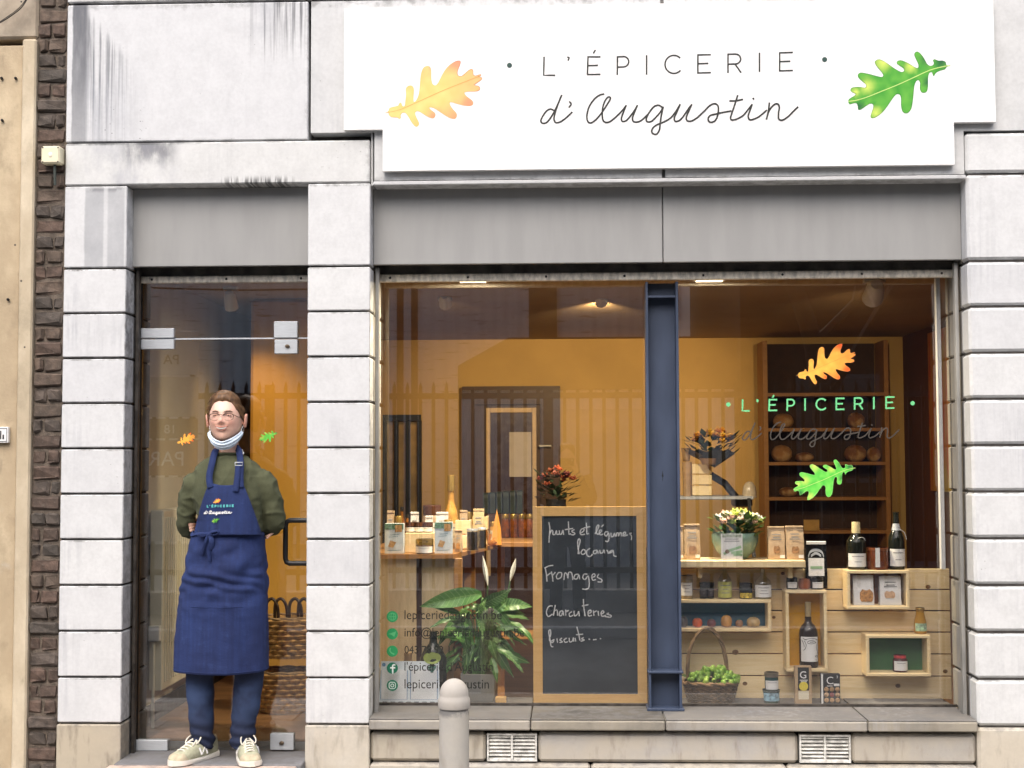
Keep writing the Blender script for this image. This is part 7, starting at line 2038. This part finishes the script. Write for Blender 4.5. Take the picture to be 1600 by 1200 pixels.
# ---- apron
def m_apron():
    m = Mat('blue_apron_cotton')
    n = m.noise(1.0, 3, (300, 300, 300)); b_ = m.noise(5, 5, (1, 1, .6)); st = m.noise(1.0, 4, (60, 60, 3))
    cr_ = m.noise(1.0, 5, (16, 16, 34), 'Object', .7)
    c = m.mix((b_*.5+n*.25+st*.25).sm(.3, .8), (.005, .012, .060), (.016, .038, .150))
    c = m.mix((cr_*.7+st*.3).sm(.52, .74)*.35, c, (.036, .068, .20))
    m.color(c).set(Roughness=.9).bump(cr_*.8+n*.2, .003); return m.m
M_APR = m_apron()
def bib_y(px, py):
    y, x, a, b_, yc = tr_at(py)
    u = max(-.985, min(.985, (px-x)/a))
    return yc-b_*(1-abs(u)**2.3)**(1/2.3)-.014
def bib_pt(px, py, lift=0.0):
    return W(px, py, bib_y(px, py)-.008-lift)
def bib_edge(py):
    """left and right edge of the bib"""
    t = (py-757)/(834-757)
    l = 327-24*min(1, t**.75) ; r_ = 380+29*t**.9
    return l, r_
def bib_top(u): return 757-4.5*math.cos(u*math.pi)**2*0+7*(1-(abs(u*2-1))**2)-3
def bibP(a, v):
    top = 753+5.5*(1-abs(a*2-1)**2.2)
    py = top+(836-top)*v
    l, r_ = bib_edge(py) if py > 757 else (327, 380)
    px = l+(r_-l)*a
    p = bib_pt(px, py)
    wv = .0035*math.sin(px*.22+1)*v*v + .002*nz(p, (18, 18, 9))
    return tuple(p+Vector((0, -abs(wv), 0)))
def solid(o, th=.003):
    m = o.modifiers.new('t', 'SOLIDIFY'); m.thickness = th; m.offset = 0
    me = apply_mods(o); me.polygons.foreach_set('use_smooth', [True]*len(me.polygons)); return me
ap_ = B().grid(bibP, 33, 41).build('apron', M_APR, man)
solid(ap_)
# skirt
SK = [(831, 356, 54, .128), (846, 356, 57, .136), (880, 354, 62, .145), (920, 351, 67, .152), (960, 349, 70.5, .156), (1000, 348, 71.5, .158), (1044, 347.5, 71.5, .160)]
def sk_at(py):
    for a, b_ in zip(SK[:-1], SK[1:]):
        if a[0] <= py <= b_[0]:
            t = (py-a[0])/(b_[0]-a[0]); return [a[i]+(b_[i]-a[i])*t for i in range(4)]
    return list(SK[0] if py < SK[0][0] else SK[-1])
def skirtP(a, v):
    th = (a*2-1)*R(112)
    py = 832+(1044+3*math.cos(th)-832)*v
    y, x, w_, d = sk_at(min(1044, py))
    sx, cy_ = math.sin(th), math.cos(th)
    px2 = math.copysign(abs(sx)**(2/2.5), sx); py2 = math.copysign(abs(cy_)**(2/2.5), cy_)
    base = W(x, py, .012)
    p = Vector((base.x+px2*w_*K, base.y-py2*d, base.z))
    # crumpled band below the tie, long soft pleats further down
    up_ = math.exp(-((py-900)/42)**2)
    f = up_*(1-.6*abs(px2)**3)*(.0065*math.sin(py*.15+px2*3.4+4.5*nz(p, (7, 7, 6)))+.0055*math.sin(py*.27-px2*6+5*nz(p, (9, 9, 9)))+.006*nz(p, (14, 14, 30)))
    f += .007*(v**.8)*math.sin(th*5.2+1.1+1.6*nz(p, (3, 3, 2)))+.005*nz(p, (8, 8, 6))+.0025*nz(p, (26, 26, 22))
    if 936 < py < 950: f += .004*math.sin((py-936)/14*math.pi)*max(0, 1-abs(px2)*1.1)
    n = Vector((px2, -py2*.8, 0)).normalized()
    return tuple(p+n*f)
sk_ = B().grid(skirtP, 81, 101).build('apron_skirt', M_APR, ap_)
solid(sk_, .003)
hem = B().tube([Vector(skirtP(i/60, .985))+Vector((0, -.002, 0)) for i in range(61)], .0028, 6).build('hem', M_APR, ap_, 60)
# seam of the pocket line
B().tube([Vector(skirtP(.36+.28*i/40, .52))+Vector((0, -.002, 0)) for i in range(41)], .0022, 5).build('pocket_seam', M_APR, ap_, 60)
B().tube([Vector(skirtP(.5, .53+.45*i/30))+Vector((0, -.001, 0)) for i in range(31)], .0015, 5).build('pocket_seam', M_APR, ap_, 60)
# neck straps, buckle
def strap(pts, wd, nm, lift=.004):
    P3 = smoothline([tuple(bib_pt(x, y, lift) if z is None else W(x, y, z)) for x, y, z in pts], 6)
    L, Rr = [], []
    for i, p in enumerate(P3):
        p = Vector(p); t = (Vector(P3[min(i+1, len(P3)-1)])-Vector(P3[max(i-1, 0)])).normalized()
        s_ = t.cross(Vector((0, 1, 0))).normalized()*wd*.5
        L.append(tuple(p+s_)); Rr.append(tuple(p-s_))
    n = len(P3)
    o = B().add(L+Rr, [(i, i+1, n+i+1, n+i) for i in range(n-1)]).build(nm, M_APR, ap_)
    solid(o, .004)
    return o
strap([(329, 762, None), (327, 745, None), (331, 725, None), (334, 712, -.055), (337, 704, -.035), (342, 698, .03)], .030, 'neck_strap', .005)
sp = strap([(376, 762, None), (375.5, 745, None), (376, 728, None), (375, 714, -.055), (373, 704, -.035), (368, 698, .03)], .030, 'neck_strap', .005)
strap([(368, 768, None), (369.5, 755, None), (371, 742, None), (372, 727, None)], .026, 'strap_end', .010)
bk_ = bib_pt(373, 725, .014)
B().tube([bk_+Vector((x, 0, z)) for x, z in ((-.017, .007), (.017, .007), (.017, -.007), (-.017, -.007), (-.017, .007))], .0026, 6).build('buckle', M_STEEL, sp, 40)
# waist tie with a bow
B().tube([Vector(skirtP(.06+.88*i/50, .004))+Vector((0, -.006, .004*math.sin(i*.5))) for i in range(51)], [.0095]*51, 8, True, .35).build('waist_tie', M_APR, ap_, 60)
kn = Vector(skirtP(.435, .0))+Vector((0, -.016, -.002))
B().ell(kn, .017, .012, .014, 12, 8).build('knot', M_APR, ap_, 60)
for pts in ([(0, 0, 0), (.018, -.008, .014), (.040, -.006, .018), (.046, -.004, .006), (.028, -.006, -.003), (0, 0, -.003)], [(0, 0, 0), (-.02, -.008, .006), (-.045, -.004, .004), (-.050, 0, -.006), (-.025, -.006, -.008), (0, 0, -.004)]):
    B().tube([tuple(kn+Vector(q)) for q in smoothline(pts, 5)], .0075, 8, True, .45).build('bow_loop', M_APR, ap_, 60)
for pts in ([(0, 0, 0), (-.010, -.012, -.03), (-.022, -.010, -.07), (-.030, -.008, -.10)], [(.004, 0, 0), (.012, -.012, -.035), (.004, -.010, -.075), (.008, -.006, -.125)], [(.006, 0, 0), (.02, -.010, -.03), (.014, -.008, -.07)]):
    B().tube([tuple(kn+Vector(q)) for q in smoothline(pts, 5)], [.006]+[.010]*(len(smoothline(pts, 5))-2)+[.008], 8, True, .3).build('tie_end', M_APR, ap_, 60)
# logo on the bib
def bibmap(u0, v0, k):
    return lambda u, v, l: tuple(Vector(bib_pt(u0+u*k, v0+v*k, 0))+Vector((0, -.0065-l, 0)))
kT = 48/1480
strokes('printed_capitals', LET, 36, bibmap(319, 786.3, kT*.98), simple('teal_print', (.10, .50, .50), .7, .05), ap_)
strokes('printed_script', SCRIPT, 34, bibmap(314.5, 788.5, kT), M_WHITE, ap_)
leaf_print('autumn_leaf', 'o', bibmap(332.5, 777.5, .0088), ap_, True, 200)
leaf_print('green_leaf', 'g', bibmap(330, 808, .0088), ap_, False, 200)
# ---- sneakers
M_SH, M_SH2 = simple('beige_suede', (.46, .40, .28), .9, .15, 40, bump=.0012, bscale=150), simple('sage_mesh', (.40, .40, .28), .9, .12, 60, bump=.001, bscale=260)
M_SOLE, M_LACE = simple('white_sole', (.70, .67, .60), .6, .08), simple('cream_lace', (.72, .68, .58), .8, .06)
def shoe(heel, toe):
    heel, toe = Vector((heel[0], heel[1], Z_STEP+.001)), Vector((toe[0], toe[1], Z_STEP+.001))
    d = (toe-heel); L = d.length; d.normalize(); s_ = Vector((d.y, -d.x, 0))
    t = thing_part('sneaker')
    P = lambda u, v, z: heel+d*(u*L)+s_*v+Vector((0, 0, z))
    wid = lambda u: .031+.016*math.sin(min(1, u*1.15)*math.pi*.62)-(.030*max(0, (u-.86)/.14)**2)
    top = lambda u: (.092-.010*math.sin(u*6) if u < .42 else .092-(u-.42)/.58*.052)*(1 if u < .92 else 1-.35*(u-.92)/.08)
    rs = []
    for i in range(19):
        u = i/18
        w_, h = wid(u), top(u)
        if i == 0: w_ *= .6
        rs.append([P(u, w_*math.copysign(abs(math.cos(a))**.75, math.cos(a)), .020+max(0, math.sin(a))**.75*(h-.02)+min(0, math.sin(a))*.004) for a in [2*math.pi*k/20 for k in range(20)]])
    B().rings(rs).build('upper', M_SH2, t, 60)
    so = []
    for i in range(19):
        u = -.02+1.05*i/18
        w_ = wid(max(0, min(1, u)))+.006
        if i in (0, 18): w_ *= .55
        th = .024-.006*math.sin(u*math.pi)
        so.append([P(u, -w_, .0), P(u, w_, .0), P(u, w_*1.03, th*.6), P(u, w_*.97, th), P(u, -w_*.97, th), P(u, -w_*1.03, th*.6)])
    B().rings(so).build('sole', M_SOLE, t, 30)
    B().rings([[P(u, (wid(u)+.002)*math.copysign(abs(math.cos(a))**.75, math.cos(a)), .022+max(0, math.sin(a))**.75*(top(u)*(.55+.4*(u > .8))-.02)) for a in [math.pi*k/14 for k in range(15)]] for u in np.linspace(.80, .985, 6)], False, False).build('toe_cap', M_SH, t, 60)
    for sd in (-1, 1):
        f_ = lambda u, v, l: tuple(P(u, sd*((wid(u)+.0035)*(1-.30*max(0, (v-.035)/.05))+l), v))
        strokes('side_letter', [[(.36, .030), (.38, .062)], [(.38, .062), (.48, .032)], [(.48, .032), (.50, .062)]], .009, lambda u, v, l: f_(u, v, l), M_SOLE, t, smooth=False) if False else None
        b = B()
        for a_, c_ in (((.36, .028), (.39, .062)), ((.39, .062), (.50, .030)), ((.50, .030), (.53, .062))):
            b.tube([f_(a_[0]+(c_[0]-a_[0])*k/4, a_[1]+(c_[1]-a_[1])*k/4, .0015) for k in range(5)], .0045, 6, True, .5)
        b.build('side_letter', M_WHITE, t, 60)
    for i in range(6):
        u = .40+.075*i
        B().tube(smoothline([tuple(P(u, -.024, top(u)*.86)), tuple(P(u+.02, -.01, top(u+.02)+.004)), tuple(P(u+.03, .012, top(u+.03)+.004)), tuple(P(u+.01, .026, top(u)*.84))], 4), .0036, 6).build('lace', M_LACE, t, 60)
    for pts in ([(.40, 0, .102), (.43, .022, .112), (.52, .034, .098), (.58, .028, .078), (.50, .010, .095), (.41, 0, .100)], [(.40, 0, .102), (.42, -.024, .112), (.50, -.036, .096), (.54, -.030, .080), (.47, -.012, .096), (.41, 0, .100)], [(.41, 0, .10), (.52, .012, .090), (.66, .016, .072), (.74, .020, .060)], [(.41, 0, .10), (.50, -.014, .092), (.62, -.024, .072)]):
        B().tube([tuple(P(*q)) for q in smoothline(pts, 4)], .0036, 6).build('lace_end', M_LACE, t, 60)
    B().tube([tuple(P(.36, -.028, .090)), tuple(P(.30, -.032, .094)), tuple(P(.10, -.028, .088)), tuple(P(.0, 0, .090)), tuple(P(.10, .028, .088)), tuple(P(.30, .032, .094)), tuple(P(.36, .028, .090))], .008, 8).build('padded_collar', M_SH, t, 60)
    B().grid(lambda a, v: tuple(P(.28+.14*v, (a*2-1)*.024, .090+.030*(1-v)-.012*(a*2-1)**2)), 7, 6).build('tongue', M_SH, t, 60)
def thing_part(nm):
    o = bpy.data.objects.new(nm, None); COL.objects.link(o); o.parent = man; o.empty_display_size = .03
    return o
x_l, x_r = W(323, 1180).x, W(374, 1180).x
shoe((x_l+.010, .115), (x_l-.125, -.145))
shoe((x_r-.004, .115), (x_r+.092, -.150))
# ================================================================== the one who takes the picture, mirrored in the panes
ph = thing('person', 'person in dark jacket and trousers holding up a phone on the far pavement', 'person', (0, -6.98, 0))
def Q(x, y, z): return (x, -6.98+y, z)
b = B().ell(Q(0, .02, 1.60), .076, .098, .125, 24, 18).tube([Q(0, 0, 1.53), Q(0, -.01, 1.42)], [.055, .062], 14)
for s_ in (-1, 1):
    b.tube([Q(s_*.10, .22, 1.42), Q(s_*.085, .27, 1.48), Q(s_*.075, .295, 1.53)], [.028, .036, .034], 12, True, .6)
    for i in range(4): b.tube([Q(s_*.080, .29, 1.51+.018*i), Q(s_*.088, .312, 1.515+.018*i), Q(s_*.070, .325, 1.518+.018*i)], .0085, 7)
    b.tube([Q(s_*.085, .27, 1.49), Q(s_*.07, .285, 1.475), Q(s_*.05, .295, 1.485)], .0095, 7)
    b.ell(Q(s_*.080, .01, 1.595), .012, .02, .032, 10, 8)
b.rings([ell_ring(Q(0, 0, z), a, d) for z, a, d in ((.9, .13, .09), (1.2, .14, .09), (1.44, .10, .07))])
bo_ = b.build('body', None, ph); me = remesh(bo_, .006, 3); me.materials.clear(); me.materials.append(simple('photographer_skin', (.55, .33, .24), .5, .08))  # one even skin tone, somewhat deeper than the shopkeeper's
b = B().rings([ell_ring(Q(0, 0, z), a, d) for z, a, d in ((.82, .19, .13), (1.0, .185, .13), (1.25, .20, .135), (1.38, .195, .12), (1.45, .12, .085), (1.49, .07, .07))])
for s_ in (-1, 1): b.tube(smoothline([Q(s_*.17, .0, 1.40), Q(s_*.24, .03, 1.22), Q(s_*.22, .10, 1.18), Q(s_*.11, .21, 1.41)], 5), [.07]*4+[.06]*8+[.045]*4, 14)
bo_ = b.build('jacket', None, ph); me = remesh(bo_, .010, 4); displace(me, lambda p: .006*nz(p, (9, 9, 14))); me.materials.clear(); me.materials.append(simple('dark_jacket', (.018, .018, .022), .8, .3))
b = B().rings([ell_ring(Q(0, 0, z), a, d) for z, a, d in ((.70, .175, .12), (.92, .18, .125))])
for s_ in (-1, 1):
    b.tube([Q(s_*.09, 0, .82), Q(s_*.11, 0, .48), Q(s_*.12, -.01, .06)], [.095, .072, .062], 14)
bo_ = b.build('trousers', None, ph); me = remesh(bo_, .010, 4); displace(me, lambda p: .005*nz(p, (9, 9, 18))); me.materials.clear(); me.materials.append(simple('dark_trousers', (.02, .022, .03), .85, .3))
for s_ in (-1, 1): B().rings([[Q(s_*.12+math.cos(t)*w_, yy, .045+math.sin(t)*h_) for t in [2*math.pi*i/12 for i in range(12)]] for yy, w_, h_ in ((-.10, .02, .03), (-.06, .042, .042), (.06, .048, .040), (.15, .045, .036), (.19, .02, .025))]).build('shoe', M_BLACK, ph, 50)
B().rings([ell_ring(Q(0, .0, z), a, d) for z, a, d in ((1.60, .082, .085), (1.66, .086, .10), (1.71, .075, .09), (1.735, .04, .05))]).build('hair', simple('dark_hair', (.03, .02, .014), .6, .3), ph, 60)
pn = thing('phone', 'black phone held up by the person on the far pavement', 'phone', Q(0, .31, 1.54))
B().box(-.078, .078, -6.98+.300, -6.98+.308, 1.505, 1.582, .003).build('case', M_BLACK, pn)
B().lathe([(.006, 0), (.006, .003)], (0, 0, 0), 12)
B().ell((.05, -6.98+.309, 1.56), .008, .002, .008, 12, 6).build('lens_ring', M_STEEL, pn, 40)
